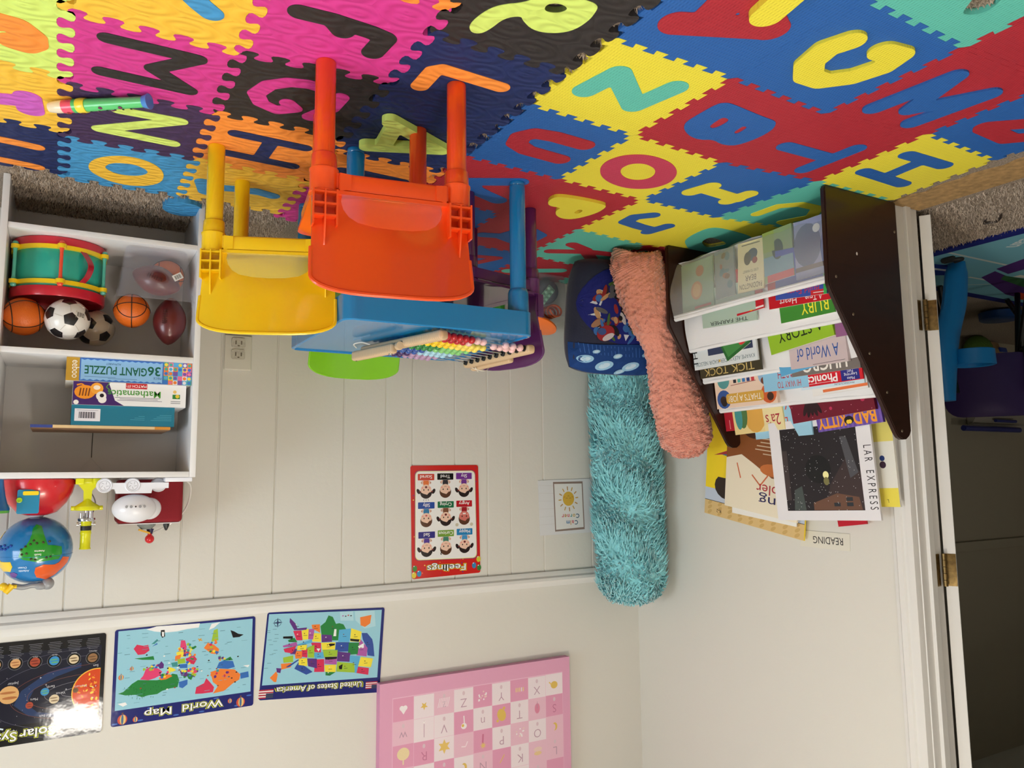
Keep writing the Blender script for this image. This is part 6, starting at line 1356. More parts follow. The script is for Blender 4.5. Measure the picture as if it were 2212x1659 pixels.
# bin of fidget toys
bin2 = clearbin('clear plastic bin of colourful fidget toys by the wall beside the printed cushion', -1.642, 2.388, -1.425, 2.546, .0135, .176, .014)
def toyp(name, label, cat, fn, m, loc=None):
    bm = new(); fn(bm); return setp(obj(name, bm, m, loc=loc), label, cat)
def glow(n, rgb): return plastic(n, rgb, .3)
toyp('toy_ball', 'dark grey rubber ball inside the bin of fidget toys', 'toy ball', lambda b: ball(b, (-1.575, 2.466, .068), .048, 24), mat('rubber_grey', (80, 96, 108), .7, 'noise', scale=200, dist=.001), (-1.575, 2.466, .068))
toyp('toy_ball', 'red squeeze ball low in the bin of fidget toys', 'toy ball', lambda b: ball(b, (-1.493, 2.464, .054), .036, 24), glow('toy_red', (196, 50, 60)), (-1.493, 2.464, .054))
toyp('toy_ball', 'amber see-through glitter ball on top of the bin of fidget toys', 'toy ball', lambda b: ball(b, (-1.510, 2.462, .136), .036, 24), mat('amber_gel', (196, 140, 20), .08, coat=.6, trans=.15), (-1.51, 2.462, .136))
PM_ = Matrix.Translation((-1.535, 2.415, .105)) @ Matrix.Rotation(.7, 4, 'Y')
toyp('popper_strip', 'pale green bubble popper strip standing in the fidget bin', 'fidget toy', lambda b: [obox(b, PM_, (.034, .008, .11), .004)]+[ball(b, PM_ @ Vector((x, -.005, z)), .007, 10) for x in (-.009, .009) for z in (-.04, -.02, 0, .02, .04)], glow('toy_mint', (150, 206, 178)), (-1.535, 2.415, .105))
toyp('spring_ring', 'orange coil spring lying in the top of the fidget bin', 'fidget toy', lambda b: tube(b, [(-1.592+.028*math.cos(a), 2.42+a*.0034, .146+.022*math.sin(a)) for a in [k*.35 for k in range(70)]], .0042, 8), glow('toy_orange2', (222, 92, 24)), (-1.592, 2.46, .146))
toyp('frisbee', 'orange plastic disc leaning on the rim of the fidget bin', 'toy disc', lambda b: lathe(b, [(0, 0), (.066, .0), (.070, .003), (.070, .009), (.066, .011), (0, .011)], 40, Matrix.Translation((-1.540, 2.464, .196)) @ Matrix.Rotation(.36, 4, 'Y') @ Matrix.Rotation(.1, 4, 'X')), glow('toy_orange', (250, 122, 40)), (-1.54, 2.464, .196))
toyp('toy_bottle', 'green rounded bottle top half hidden behind the fidget bin', 'bottle', lambda b: lathe(b, [(0, .013), (.022, .014), (.024, .03), (.024, .20), (.018, .226), (.008, .236), (0, .237)], 20, Matrix.Translation((-1.395, 2.515, 0))), glow('toy_green', (48, 130, 40)), (-1.395, 2.515, .013))
# ------------------------------------------------------------------ posters and signs
PM = Matrix(((1, 0, 0, 0), (0, 0, -1, 0), (0, 1, 0, 0), (0, 0, 0, 1)))   # art x, y -> wall x, z ; art normal -> into the room
def wallart(A_, name, m, label, cat, c, lift, group=None):
    for i, v in enumerate(A_.v): A_.v[i] = (v[0]-c[0], v[1]-c[1], v[2])
    return setp(A_.build(name, Matrix.Translation((c[0], BY-lift, c[1])) @ PM, m), label, cat, group)
def quadpt(q, u, v):
    """q: corners BL, BR, TR, TL; u, v in 0..1"""
    b = [(1-u)*q[0][i]+u*q[1][i] for i in (0, 1)]; t = [(1-u)*q[3][i]+u*q[2][i] for i in (0, 1)]
    return tuple((1-v)*b[i]+v*t[i] for i in (0, 1))
def qpoly(q, pts): return [quadpt(q, *p) for p in pts]
def rq(q, W, H, x0, y0, x1, y1, r): return [quadpt(q, x/W, y/H) for x, y in rrect(x0, y0, x1, y1, r)]
def title(A_, t, x, y, h, w_, rot, outer=(206, 214, 60)):
    A_.text(t, x, y, h, outer, rot=rot, bold=.085, width=w_*1.04); A_.text(t, x, y, h, (16, 16, 20), rot=rot, bold=.045, width=w_*1.02); A_.text(t, x, y, h, (250, 250, 250), rot=rot, bold=.012, width=w_)
def balloon(A_, x, y, s):
    A_.disc(x, y, s, (206, 84, 60), s*1.1); A_.disc(x-s*.1, y, s*.62, (230, 200, 130), s*1.08); A_.disc(x, y, s*.24, (70, 110, 150), s*1.1); A_.rect(x-s*.18, y-s*1.5, x+s*.18, y-s*1.2, (120, 80, 50))
rp = random.Random(4)
NAVY = (28, 36, 112); SEA = (154, 208, 226)
# world map
Q = [(-.5480, 1.1867), (-.1599, 1.1884), (-.1602, 1.4538), (-.5485, 1.4516)]; W_, H_ = .388, .266
A_ = Art(); A_.board(rq(Q, W_, H_, 0, 0, W_, H_, .007), .0012, NAVY, (220, 220, 220))
A_.poly([(-.5395, 1.1935), (-.1688, 1.1928), (-.1688, 1.4108), (-.5391, 1.4094)], SEA)
for c_, pts in WORLD: A_.poly(pts, c_)
PC = [(226, 70, 120), (240, 130, 56), (96, 52, 130), (244, 226, 70), (160, 196, 60), (56, 110, 190), (70, 150, 150), (214, 52, 90), (40, 130, 64)]
for cx_, cy_, rx_, ry_, n_ in ((-.353, 1.293, .026, .040, 26), (-.352, 1.262, .012, .022, 8), (-.362, 1.333, .024, .016, 26), (-.300, 1.330, .018, .012, 8), (-.262, 1.302, .026, .008, 10), (-.428, 1.262, .014, .018, 9), (-.455, 1.300, .012, .006, 6), (-.445, 1.345, .03, .014, 7)):
    for k in range(n_):
        x, y = cx_+rx_*rp.uniform(-1, 1)*.9, cy_+ry_*rp.uniform(-1, 1)*.9
        A_.poly([(x+rp.uniform(.0028, .0056)*math.cos(a), y+rp.uniform(.0024, .0050)*math.sin(a)) for a in (0, 1.1, 2.1, 3.1, 4.2, 5.3)], rp.choice(PC))
for k in range(34): x, y = rp.uniform(-.30, -.19), rp.uniform(1.345, 1.385); A_.poly([(x, y), (x+.0016, y), (x+.0008, y+.005)], (24, 92, 50))
for k in range(75):
    x, y = rp.uniform(-.53, -.18), rp.uniform(1.205, 1.40); A_.line([(x, y), (x+rp.uniform(.006, .018), y)], .0012, rp.choice([(90, 140, 160), (70, 110, 130), (120, 170, 190)]))
for k in range(26): A_.disc(rp.uniform(-.50, -.22), rp.uniform(1.26, 1.38), .0028, rp.choice([(40, 40, 44), (150, 80, 50), (240, 240, 236), (60, 100, 150)]), .002, 8)
A_.line([(-.395, 1.243), (-.383, 1.237)], .003, (214, 160, 60)); A_.line([(-.392, 1.236), (-.386, 1.244)], .003, (214, 160, 60))
for x, y in ((-.535, 1.42), (-.50, 1.445), (-.44, 1.415), (-.33, 1.446), (-.26, 1.416), (-.17, 1.447), (-.235, 1.446), (-.40, 1.447)): A_.disc(x, y, .008, (70, 110, 190), .0022, 10)
balloon(A_, -.5108, 1.4362, .0125); balloon(A_, -.4795, 1.4285, .0062); balloon(A_, -.1891, 1.4372, .0125); balloon(A_, -.2225, 1.4418, .0068); balloon(A_, -.1809, 1.3213, .0068); balloon(A_, -.2075, 1.3004, .005)
title(A_, 'World', -.4035, 1.4205, .0200, .113, .0); title(A_, 'Map', -.2810, 1.4215, .0200, .072, .0)
wallart(A_, 'world_map_poster', GLOSS, 'World Map poster with a navy border, between the black and the states posters', 'poster', (-.354, 1.32), .0022, 'laminated posters above the rail')
# states map
Q = [(-.9696, 1.1985), (-.5841, 1.1795), (-.5636, 1.4396), (-.9535, 1.4701)]; ra = -.066
A_ = Art(); A_.board(rq(Q, W_, H_, 0, 0, W_, H_, .007), .0012, NAVY, (220, 220, 220))
A_.poly([(-.9595, 1.2048), (-.5891, 1.1848), (-.5730, 1.3967), (-.9456, 1.4212)], SEA)
for c_, pts in STATES[:45]: A_.poly(pts, c_)
A_.poly([(-.815, 1.1985), (-.860, 1.2010), (-.862, 1.2306), (-.818, 1.2265)], (180, 222, 234)); A_.poly([(-.8656, 1.2010), (-.934, 1.2050), (-.938, 1.2560), (-.90, 1.2600), (-.868, 1.230)], (180, 222, 234))
for c_, pts in STATES[-9:]: A_.poly(pts, c_)
for c_, pts in STATES:
    if c_ == (240, 130, 56) and sum(p[0] for p in pts)/len(pts) < -.86: A_.poly(pts, c_)
for k, c_ in enumerate(((176, 92, 170), (60, 60, 70), (206, 60, 60), (40, 40, 50))): A_.disc(-.826-.009*k, 1.212+.002*(k % 2), .0028, c_, .002, 8)
for c_, pts in STATES[:38]:
    x = sum(p[0] for p in pts)/len(pts); y = sum(p[1] for p in pts)/len(pts)
    A_.line([(x-.006, y+.003), (x+.006, y+.0024)], .0012, (50, 50, 60)); A_.disc(x+.003, y-.004, .002, rp.choice([(40, 36, 34), (240, 236, 226), (120, 70, 40)]), .0016, 8)
for k in range(14): x, y = rp.uniform(-.62, -.585), rp.uniform(1.22, 1.37); A_.line([(x, y), (x+.012, y-.0008)], .0010, (84, 120, 140))
cx_, cy_ = -.6162, 1.2131
A_.disc(cx_, cy_, .0115, (50, 70, 110)); A_.disc(cx_, cy_, .0100, SEA); A_.star(cx_, cy_, .0165, (44, 60, 100), 4, .2)
def flag(A_, x0, y0, w_, h_, rot, flip=False):
    def T(u, v): c, s = math.cos(rot), math.sin(rot); return (x0+u*w_*c-v*h_*s, y0+u*w_*s+v*h_*c)
    A_.poly([T(0, 0), T(1, 0), T(1, 1), T(0, 1)], (240, 236, 236))
    for k in range(4): A_.poly([T(0, k*2/7), T(1, k*2/7), T(1, (k*2+1)/7), T(0, (k*2+1)/7)], (176, 40, 60))
    A_.poly([T(0, .45), T(.5, .45), T(.5, 1), T(0, 1)], (52, 64, 92))
flag(A_, -.9475, 1.4335, .041, .0225, ra); flag(A_, -.6085, 1.4120, .044, .026, ra)
title(A_, 'United States of America', -.7545, 1.4180, .0165, .276, ra)
wallart(A_, 'states_map_poster', GLOSS, 'United States of America map poster with a navy border, beside the pink canvas', 'poster', (-.766, 1.325), .0150 if False else .0022, 'laminated posters above the rail')
# solar system
A_ = Art(); A_.board(rrect(-.1383, 1.1937, .256, 1.4620, .007), .0012, (20, 20, 24), (220, 220, 220))
A_.rect(-.128, 1.225, .246, 1.412, (26, 28, 44))
A_.poly([(-.08, 1.268), (.0, 1.284), (.06, 1.325), (.075, 1.36), (.04, 1.392), (-.03, 1.405), (-.06, 1.404), (.02, 1.385), (.045, 1.36), (.03, 1.325), (-.02, 1.298), (-.08, 1.28)], (38, 58, 98))
def arc(x, y, rx, ry, a0, a1, w_, c_): A_.line([(x+rx*math.cos(a0+(a1-a0)*k/26), y+ry*math.sin(a0+(a1-a0)*k/26)) for k in range(27)], w_, c_)
for rx, ry, c_ in ((.065, .014, (150, 150, 160)), (.105, .030, (130, 130, 140)), (.145, .046, (120, 80, 70)), (.185, .07, (120, 70, 60)), (.235, .095, (90, 90, 110)), (.29, .115, (80, 80, 100))): arc(-.10, 1.345, rx, ry, -PI/2, PI/2, .0009, c_)
A_.disc(-.1195+.035, 1.3489, .062, (236, 96, 40), .062, 36) if False else None
sun = [(-.1300+.0, 1.3489+.060)]
sunp = [(-.1280, 1.3489+.062*.99)]+[(-.119+.060*math.sin(PI*k/24), 1.3489+.062*math.cos(PI*k/24)) for k in range(25)]+[(-.1280, 1.3489-.062*.99)]
A_.poly(sunp, (246, 190, 70)); A_.poly([(max(-.128, -.119+(x+.119)*.955), 1.3489+(y-1.3489)*.955) for x, y in sunp], (216, 76, 34))
for k in range(26):
    a, q = rp.uniform(0, PI), rp.uniform(.008, .054); x, y = -.121+q*math.sin(a)*.9, 1.3489+q*math.cos(a); A_.disc(max(x, -.122), y, rp.uniform(.003, .006), rp.choice([(250, 210, 70), (244, 160, 50), (190, 56, 30)]), rp.uniform(.0015, .004), 9, rp.uniform(0, 3))
def planet(x, y, r, c_, c2, ring=True):
    if ring: A_.disc(x, y, r*1.42, (120, 120, 128), r*1.42, 24); A_.disc(x, y, r*1.34, (14, 14, 16), r*1.34, 24)
    A_.disc(x, y, r, c_, r, 22); A_.disc(x-r*.1, y+r*.35, r*.75, c2, r*.16, 14); A_.disc(x+r*.1, y-r*.25, r*.8, c2, r*.14, 14)
for (x, y), c_, c2, n_ in (((-.1068, 1.2578), (150, 112, 76), (110, 80, 54), 'Mercury'), ((-.0609, 1.2563), (222, 202, 166), (120, 96, 70), 'Venus'), ((-.0139, 1.2547), (60, 140, 200), (100, 176, 110), 'Earth'), ((.0316, 1.2528), (170, 74, 52), (120, 50, 40), 'Mars'), ((.0767, 1.2512), (214, 164, 110), (170, 110, 70), 'Jupiter'), ((.1220, 1.2501), (220, 180, 120), (180, 130, 90), 'Saturn'), ((.168, 1.249), (120, 190, 210), (150, 210, 220), 'Uranus'), ((.214, 1.248), (60, 90, 190), (90, 120, 210), 'Neptune')):
    planet(x, y, .0120, c_, c2); A_.text(n_, x, 1.2375, .0042, (190, 190, 196))
    for k in range(7): wd = rp.uniform(.022, .036); A_.line([(x-wd/2, 1.2320-.0044*k), (x+wd/2, 1.2320-.0044*k)], .0011, (120, 120, 128))
for (x, y), r, c_, c2 in (((-.0689, 1.3402), .0070, (130, 96, 70), (100, 72, 50)), ((-.0184, 1.3564), .0120, (222, 204, 170), (150, 124, 94)), ((.0044, 1.3342), .0102, (64, 144, 200), (110, 180, 120)), ((.0389, 1.3645), .0088, (172, 76, 54), (130, 56, 44)), ((.0873, 1.3310), .0230, (220, 172, 112), (176, 112, 66)), ((.150, 1.36), .018, (214, 176, 120), (180, 130, 90))): planet(x, y, r, c_, c2, False)
for t, x, y in (('Sun', -.116, 1.277), ('Mercury', -.080, 1.328), ('Venus', -.0335, 1.340), ('Earth', -.0085, 1.3195), ('Mars', .0285, 1.3475), ('Jupiter', .0790, 1.3000), ('Asteroid Belt', -.010, 1.3935), ('Asteroid', .080, 1.424)): A_.text(t, x, y, .0066, (206, 206, 212))
for k in range(60): A_.star(rp.uniform(-.12, .24), rp.uniform(1.285, 1.445), rp.choice([.0010, .0014, .003]), (220, 220, 230), 4, .25)
A_.line([(.095, 1.418), (.112, 1.412)], .004, (206, 226, 236))
title(A_, 'Solar', .0165, 1.4265, .0235, .083, .0); title(A_, 'System', .1180, 1.4285, .0235, .108, .0)
wallart(A_, 'solar_system_poster', GLOSS, 'black Solar System poster at the left edge of the photo', 'poster', (.06, 1.33), .0022, 'laminated posters above the rail')
# feelings chart
Q = [(-1.3252, .7230), (-1.0591, .7249), (-1.0676, 1.1132), (-1.3327, 1.1085)]; W_, H_ = .266, .386
A_ = Art(); A_.board(rq(Q, W_, H_, 0, 0, W_, H_, .008), .0012, (206, 40, 36), (226, 220, 216))
for k in range(110):
    u, v = rp.random(), rp.random()
    if .08 < u < .92 and .05 < v < .80: continue
    x, y = quadpt(Q, .03+.94*u, .02+.96*v); A_.disc(x, y, rp.uniform(.0012, .0032), rp.choice([(240, 160, 60), (120, 60, 110), (240, 210, 90), (150, 90, 60), (90, 60, 130), (230, 90, 60)]), n=8)
inn = [(-1.3103, .7448), (-1.0793, .7458), (-1.0807, 1.0487), (-1.3168, 1.0536)]
def rin(g): c = (-1.1962, .897); P_ = rq(inn, .232, .306, 0, 0, .232, .306, .016); return [(c[0]+(x-c[0])*(1+g), c[1]+(y-c[1])*(1+g*.75)) for x, y in P_]
A_.poly(rin(.030), (70, 60, 150)); A_.poly(rin(.016), (244, 220, 90)); A_.poly(rin(0), (244, 243, 242))
title(A_, 'Feelings', -1.1990, 1.0720, .0220, .150, -.018, (246, 220, 50))
for x, y, c_ in ((-1.325, 1.060, (214, 206, 60)), (-1.327, 1.090, (60, 130, 60)), (-1.307, 1.081, (60, 140, 190)), (-1.078, 1.078, (70, 140, 66)), (-1.075, 1.100, (226, 206, 70)), (-1.094, 1.096, (60, 140, 190))): A_.disc(x, y, .0085, c_, .0105, 16); A_.disc(x+.003, y-.008, .0025, (240, 240, 236), .002, 8)
LAB = [('Shy', -1.2673, .7623, (116, 52, 150), 'g', (120, 60, 150)), ('Tired', -1.1935, .7636, (20, 20, 22), 'b', (60, 56, 62)), ('Scared', -1.1189, .7648, (206, 70, 54), 'g', (230, 120, 60)), ('Angry', -1.2681, .8608, (186, 28, 40), 'b', (160, 30, 40)), ('Crying', -1.1950, .8622, (30, 110, 70), 'g', (130, 84, 60)), ('Silly', -1.1202, .8635, (36, 74, 160), 'b', (40, 120, 170)), ('Happy', -1.2693, .9604, (40, 130, 190), 'g', (70, 150, 206)), ('Curious', -1.1955, .9628, (120, 160, 60), 'b', (70, 130, 110)), ('Sad', -1.1220, .9655, (50, 44, 130), 'g', (84, 60, 150))]
for t, x, y, c_, k, sh_ in LAB:
    fc = (214, 120, 110) if t == 'Angry' else (242, 204, 182)
    A_.poly([(x-.012, y+.012), (x+.012, y+.012), (x+.010, y+.032), (x-.010, y+.032)], sh_)
    for s in (-1, 1): A_.line([(x+s*.010, y+.014), (x+s*.019, y+.020), (x+s*.013, y+.024)], .005, (236, 190, 170))
    hy = y+.048; hair = (44, 34, 34) if k == 'g' else (92, 60, 44)
    if k == 'g':
        for s in (-1, 1): A_.disc(x+s*.029, hy+.002, .006, hair, .010, 12, s*.5); A_.disc(x+s*.0225, hy+.003, .0022, (190, 60, 60))
    A_.disc(x, hy+.006, .0225, hair, .0215, 24); A_.disc(x, hy-.003, .0205, fc, .0185, 24)
    A_.poly([(x-.0215, hy+.004), (x-.017, hy+.021), (x, hy+.0265), (x+.017, hy+.021), (x+.0215, hy+.004), (x+.010, hy+.010), (x-.004, hy+.014), (x-.012, hy+.006)], hair)
    for s in (-1, 1): A_.disc(x+s*.0085, hy-.003, .0022, (40, 34, 34), .0030, 10); A_.disc(x+s*.0135, hy-.010, .0036, (236, 160, 150), .0026, 10)
    if t in ('Scared', 'Crying', 'Happy'): A_.disc(x, hy-.0125, .0045, (110, 40, 44), .0040, 12)
    elif t == 'Angry': A_.rect(x-.006, hy-.015, x+.006, hy-.010, (246, 240, 236))
    elif t == 'Silly': A_.disc(x, hy-.0125, .004, (206, 80, 90), .0030, 10)
    else: A_.line([(x-.005, hy-.012), (x, hy-.0135), (x+.005, hy-.012)], .0012, (150, 80, 70))
    A_.poly(rrect(x-.0315, y-.011, x+.0315, y+.0115, .002), c_); A_.text(t, x, y-.0060, .0125, (250, 248, 246), bold=.008)
A_.text('?', -1.177, 1.021, .016, (40, 36, 36), bold=.02)
for s in (-1, 1): A_.disc(-1.268+s*.029, .935, .0065, (206, 198, 176), .0060, 12)
for k in (-1, 0, 1): A_.line([(-1.119+k*.007, .841), (-1.119+k*.010, .848)], .0013, (40, 36, 36))
wallart(A_, 'feelings_poster', GLOSS, 'red Feelings chart of nine faces on the planked wall', 'poster', (-1.196, .918), .0022)
# calm corner sign
A_ = Art(); A_.board([(-1.8302, .7768), (-1.5817, .7826), (-1.5880, .9894), (-1.8404, .9868)], .0012, (224, 224, 226))
for k in range(6): A_.line([(-1.585, .80+.03*k), (-1.655, .803+.029*k)], .0014, (214, 212, 212))
fr = [(-1.7877, .7878), (-1.6493, .7889), (-1.6556, .9773), (-1.7934, .9735)]
A_.poly(fr, (142, 122, 112)); A_.poly(qpoly(fr, [(.035, .045), (.965, .04), (.965, .965), (.035, .955)]), (232, 231, 229))
for k in range(12): a = k*PI/6+.1; A_.line([(-1.7195+.033*math.cos(a), .8545+.033*math.sin(a)), (-1.7195+.046*math.cos(a), .8545+.048*math.sin(a))], .0042, (190, 140, 70) if k % 2 else (202, 158, 70))
A_.disc(-1.7195, .8540, .0265, (216, 176, 66), .0275, 28)
for x, s in ((-1.7275, 1), (-1.7115, 1)): A_.line([(x-.0045, .8535), (x, .8505), (x+.0045, .8535)], .0014, (130, 96, 50))
A_.line([(-1.724, .845), (-1.7195, .842), (-1.715, .845)], .0014, (130, 96, 50)); A_.disc(-1.738, .847, .0035, (206, 150, 60)); A_.disc(-1.701, .847, .0035, (206, 150, 60))
CC = [(30, 90, 120), (196, 160, 60), (40, 140, 140), (206, 90, 90), (190, 140, 60), (206, 80, 90)]
x = -1.7690
for ch, c_ in zip('Corner', CC): wd = text_tris(ch, .02)[2]*.017/.72; A_.text(ch, x, .9130, .0165, c_, 'L', bold=.02); x += wd+.0032
x = -1.7620
for ch, c_ in zip('Calm', [(30, 90, 120), (206, 90, 100), (206, 150, 60), (60, 120, 170)]): wd = text_tris(ch, .02)[2]*.017/.72; A_.text(ch, x, .9380, .0165, c_, 'L', bold=.02); x += wd+.0032
wallart(A_, 'calm_corner_sign', PRINT, 'white Calm Corner paper sign with a smiling sun beside the teal pillow', 'sign', (-1.71, .88), .0022)
# READING label on the left wall
A_ = Art(); A_.board([(1.549, .946), (1.724, .944), (1.732, .994), (1.551, .997)], .0006, (226, 222, 208)); A_.text('READING', 1.628, .9600, .0225, (36, 34, 34), bold=.0, width=.108)
for i, v in enumerate(A_.v): A_.v[i] = (v[0]-1.64, v[1]-.97, v[2])
setp(A_.build('reading_label', Matrix.Translation((LX+.0016, 1.64, .97)) @ Matrix(((0, 0, 1, 0), (1, 0, 0, 0), (0, 1, 0, 0), (0, 0, 0, 1))), PRINT), 'strip of cream paper reading READING above the books on the left wall', 'label')
# pink alphabet canvas
A_ = Art(); X0, X1, Z0, Z1 = -1.690, -.944, 1.438, 2.06
A_.board([(X0, Z0), (X1, Z0), (X1, Z1), (X0, Z1)], .030, (226, 164, 194), (214, 150, 184))
A_.rect(X0+.032, Z0+.050, X1-.044, Z1-.05, (236, 190, 212))
gx0, gz0, gs, gv = X1-.046, Z0+.053, .0742, .0745
PAT = ['PWpWPWPWW', 'pWWPWPWpP', 'PPWpPWpWp', 'pWPWpPWpp', 'WpPpWPWpP', 'PWpWpWpPW', 'pPWpPWPpW']
CO = dict(P=(226, 158, 188), p=(234, 190, 208), W=(240, 226, 232))
LT_ = ['..zZ.Y.X.', 'w.V.n.T.S', '.R...P.O.', '..Q.N.K.L', 'M.J..I.H.', '.G.F.E.D.', 'C.B.A....']
for j, row in enumerate(PAT):
    for i, ch in enumerate(row):
        x1 = gx0-i*gs; x0 = x1-gs+.001; z0 = gz0+j*gv+.0015*(i % 2); A_.rect(x0, z0, x1, z0+gv-.001, CO[ch])
        xc, zc = (x0+x1)/2, z0+gv/2; l_ = LT_[j][i]; mau = (190, 152, 172) if ch != 'P' else (196, 120, 150)
        if l_ != '.': A_.text(l_, xc, zc-.004, .030, mau, bold=-.01); A_.disc(xc, zc-.022, .005, (222, 196, 206), .007)
for i, j, kind in ((0, 0, 'heart'), (1, 0, 'star'), (2, 0, 'lines'), (4, 0, 'dots'), (6, 0, 'bars'), (8, 0, 'whale'), (1, 1, 'arrow'), (3, 1, 'fox'), (5, 1, 'turtle'), (7, 1, 'leaf'), (0, 2, 'tree'), (2, 2, 'burst'), (3, 2, 'bow'), (4, 2, 'palm'), (6, 2, 'dots'), (8, 2, 'moon'), (3, 3, 'moon'), (5, 3, 'pin'), (7, 3, 'bowl')):
    xc = gx0-i*gs-gs/2; zc = gz0+j*gv+gv/2; G_ = (226, 190, 96); Wt = (246, 238, 240)
    if kind == 'heart': A_.disc(xc-.006, zc-.004, .008, Wt); A_.disc(xc+.006, zc-.004, .008, Wt); A_.poly([(xc-.013, zc-.002), (xc, zc+.016), (xc+.013, zc-.002)][::-1], Wt)
    elif kind == 'star': A_.star(xc, zc, .014, G_)
    elif kind == 'lines':
        for k in range(7): A_.line([(xc-.02+.006*k, zc-.016), (xc-.012+.006*k, zc+.014)], .0025, (246, 230, 236))
    elif kind == 'dots':
        for k in range(14): A_.disc(xc+rp.uniform(-.016, .016), zc+rp.uniform(-.016, .016), .003, rp.choice([Wt, (236, 206, 200)]), n=8)
    elif kind == 'bars':
        for k in range(5): A_.rect(xc-.018+.0075*k, zc-.008, xc-.0145+.0075*k, zc+.006, rp.choice([Wt, (236, 214, 140)]))
    elif kind == 'whale': A_.disc(xc, zc+.002, .015, G_, .013); A_.line([(xc+.012, zc), (xc+.022, zc-.010)], .004, G_)
    elif kind == 'arrow': A_.line([(xc, zc-.026), (xc, zc+.026)], .0022, mau); A_.star(xc, zc-.022, .006, Wt, 3)
    elif kind == 'fox': A_.line([(xc, zc-.02), (xc-.002, zc+.010)], .004, Wt); A_.disc(xc, zc+.014, .011, Wt, .010); A_.disc(xc+.004, zc+.012, .005, G_)
    elif kind == 'turtle': A_.disc(xc, zc, .017, G_, .022, 14, .4); A_.disc(xc-.010, zc-.022, .005, G_); A_.disc(xc+.016, zc+.018, .005, G_)
    elif kind == 'leaf': A_.disc(xc, zc, .011, (222, 138, 166), .018); A_.line([(xc, zc-.024), (xc, zc)], .002, mau)
    elif kind == 'tree': A_.disc(xc, zc-.008, .022, (236, 216, 170), .020); A_.line([(xc, zc+.012), (xc, zc+.026)], .005, (232, 210, 180))
    elif kind == 'burst': A_.star(xc, zc-.006, .024, (232, 196, 110), 6, .5)
    elif kind == 'bow': A_.line([(xc-.014, zc-.008), (xc-.006, zc+.008), (xc+.010, zc+.006)], .004, (246, 224, 232))
    elif kind == 'palm': A_.line([(xc, zc-.022), (xc+.002, zc+.010)], .007, (206, 120, 150)); A_.star(xc, zc+.016, .013, (230, 196, 120), 7, .4)
    elif kind == 'moon': A_.disc(xc, zc, .011, G_, .014); A_.disc(xc+.006, zc+.002, .009, CO[PAT[j][i]], .012)
    elif kind == 'pin': A_.line([(xc-.010, zc-.014), (xc+.008, zc+.012)], .003, G_)
    elif kind == 'bowl': A_.disc(xc, zc+.006, .016, (232, 200, 150), .007); A_.disc(xc, zc-.008, .018, (236, 206, 196), .008)
wallart(A_, 'alphabet_canvas', mat('canvas_paint', (255, 255, 255), .8, 'noise', attr='Col', scale=500, dist=.0003), 'large pink alphabet canvas in squares high on the back wall', 'wall art', ((X0+X1)/2, 1.75), .032)
# ------------------------------------------------------------------ things in the room beyond the doorway
A_ = Art(); A_.board(rrect(-4.5, .2, -2.6, 1.90, .03), .008, (24, 34, 112), (24, 34, 112)); A_.rect(-4.455, .245, -2.645, 1.855, (116, 176, 192))
for i, v in enumerate(A_.v): pass
A_.line([(-2.645, 1.535), (-3.05, 1.530), (-3.30, 1.50)], .012, (196, 206, 200)); A_.line([(-3.05, 1.70), (-3.30, 1.69)], .012, (196, 206, 200)); A_.line([(-3.30, 1.5), (-3.30, 1.69), (-3.06, 1.855)], .010, (170, 196, 196))
A_.poly([(-2.95, 1.42), (-3.02, 1.58), (-3.14, 1.60), (-3.10, 1.44), (-3.25, 1.30), (-3.1, 1.2)], (74, 40, 110)); A_.poly([(-3.05, 1.60), (-3.10, 1.68), (-3.5, 1.80), (-3.9, 1.82), (-3.9, 1.7), (-3.4, 1.66)], (74, 40, 110)); A_.poly([(-3.15, 1.62), (-3.2, 1.66), (-3.5, 1.70), (-3.5, 1.6)], (50, 100, 60))
A_.line([(-3.2, 1.60), (-3.35, 1.58)], .03, (220, 220, 206)); A_.poly([(-3.5, 1.75), (-3.6, 1.82), (-3.95, 1.83), (-3.9, 1.76)], (206, 70, 40)); A_.disc(-3.7, 1.8, .05, (230, 190, 60), .02)
A_.poly([(-2.70, 1.66), (-2.86, 1.62), (-2.95, 1.72), (-2.82, 1.80), (-2.72, 1.78)], (30, 60, 150)); A_.line([(-2.75, 1.70), (-2.88, 1.68)], .02, (206, 214, 220)); A_.disc(-2.80, 1.835, .03, (230, 170, 60), .014)
A_.text('Ocean', -2.70, 1.32, .055, (214, 224, 224), rot=2.15, bold=.02)
setp(A_.build('ocean_rug', Matrix.Translation((0, 0, .0085)), MATTE), 'blue bordered play rug with white Ocean lettering beyond the doorway', 'rug')
BSK = mat('stand_blue', (18, 122, 190), .4)
root = thing('toy_stand', 'bright blue plastic toy stand with a ring holder just inside the next room', 'toy stand', (-2.80, 1.60, .009)); R0 = root.location
bm = new()
pth = ubezier([(-2.800, 1.60, .010), (-2.790, 1.60, .06), (-2.762, 1.60, .17), (-2.715, 1.60, .27), (-2.690, 1.60, .36), (-2.672, 1.60, .52)], 6)
wd_ = [.020, .052, .060, .060, .058, .050, .030]
for k, (a, b) in enumerate(zip(pth, pth[1:])):
    pass
rows = []
for k, p in enumerate(pth):
    t = k/(len(pth)-1)*6; i = min(5, int(t)); w_ = wd_[i]+(wd_[i+1]-wd_[i])*(t-i); row = []
    for a in range(16): an = 2*PI*a/16; row.append(bm.verts.new((p.x+w_*math.cos(an), p.y+.030*math.sin(an), p.z)))
    rows.append(row)
for a, b in zip(rows, rows[1:]):
    for i in range(16): bm.faces.new((a[i], a[(i+1) % 16], b[(i+1) % 16], b[i]))
bm.faces.new(rows[0]); bm.faces.new(rows[-1])
obj('post', bm, BSK, root, loc=R0)
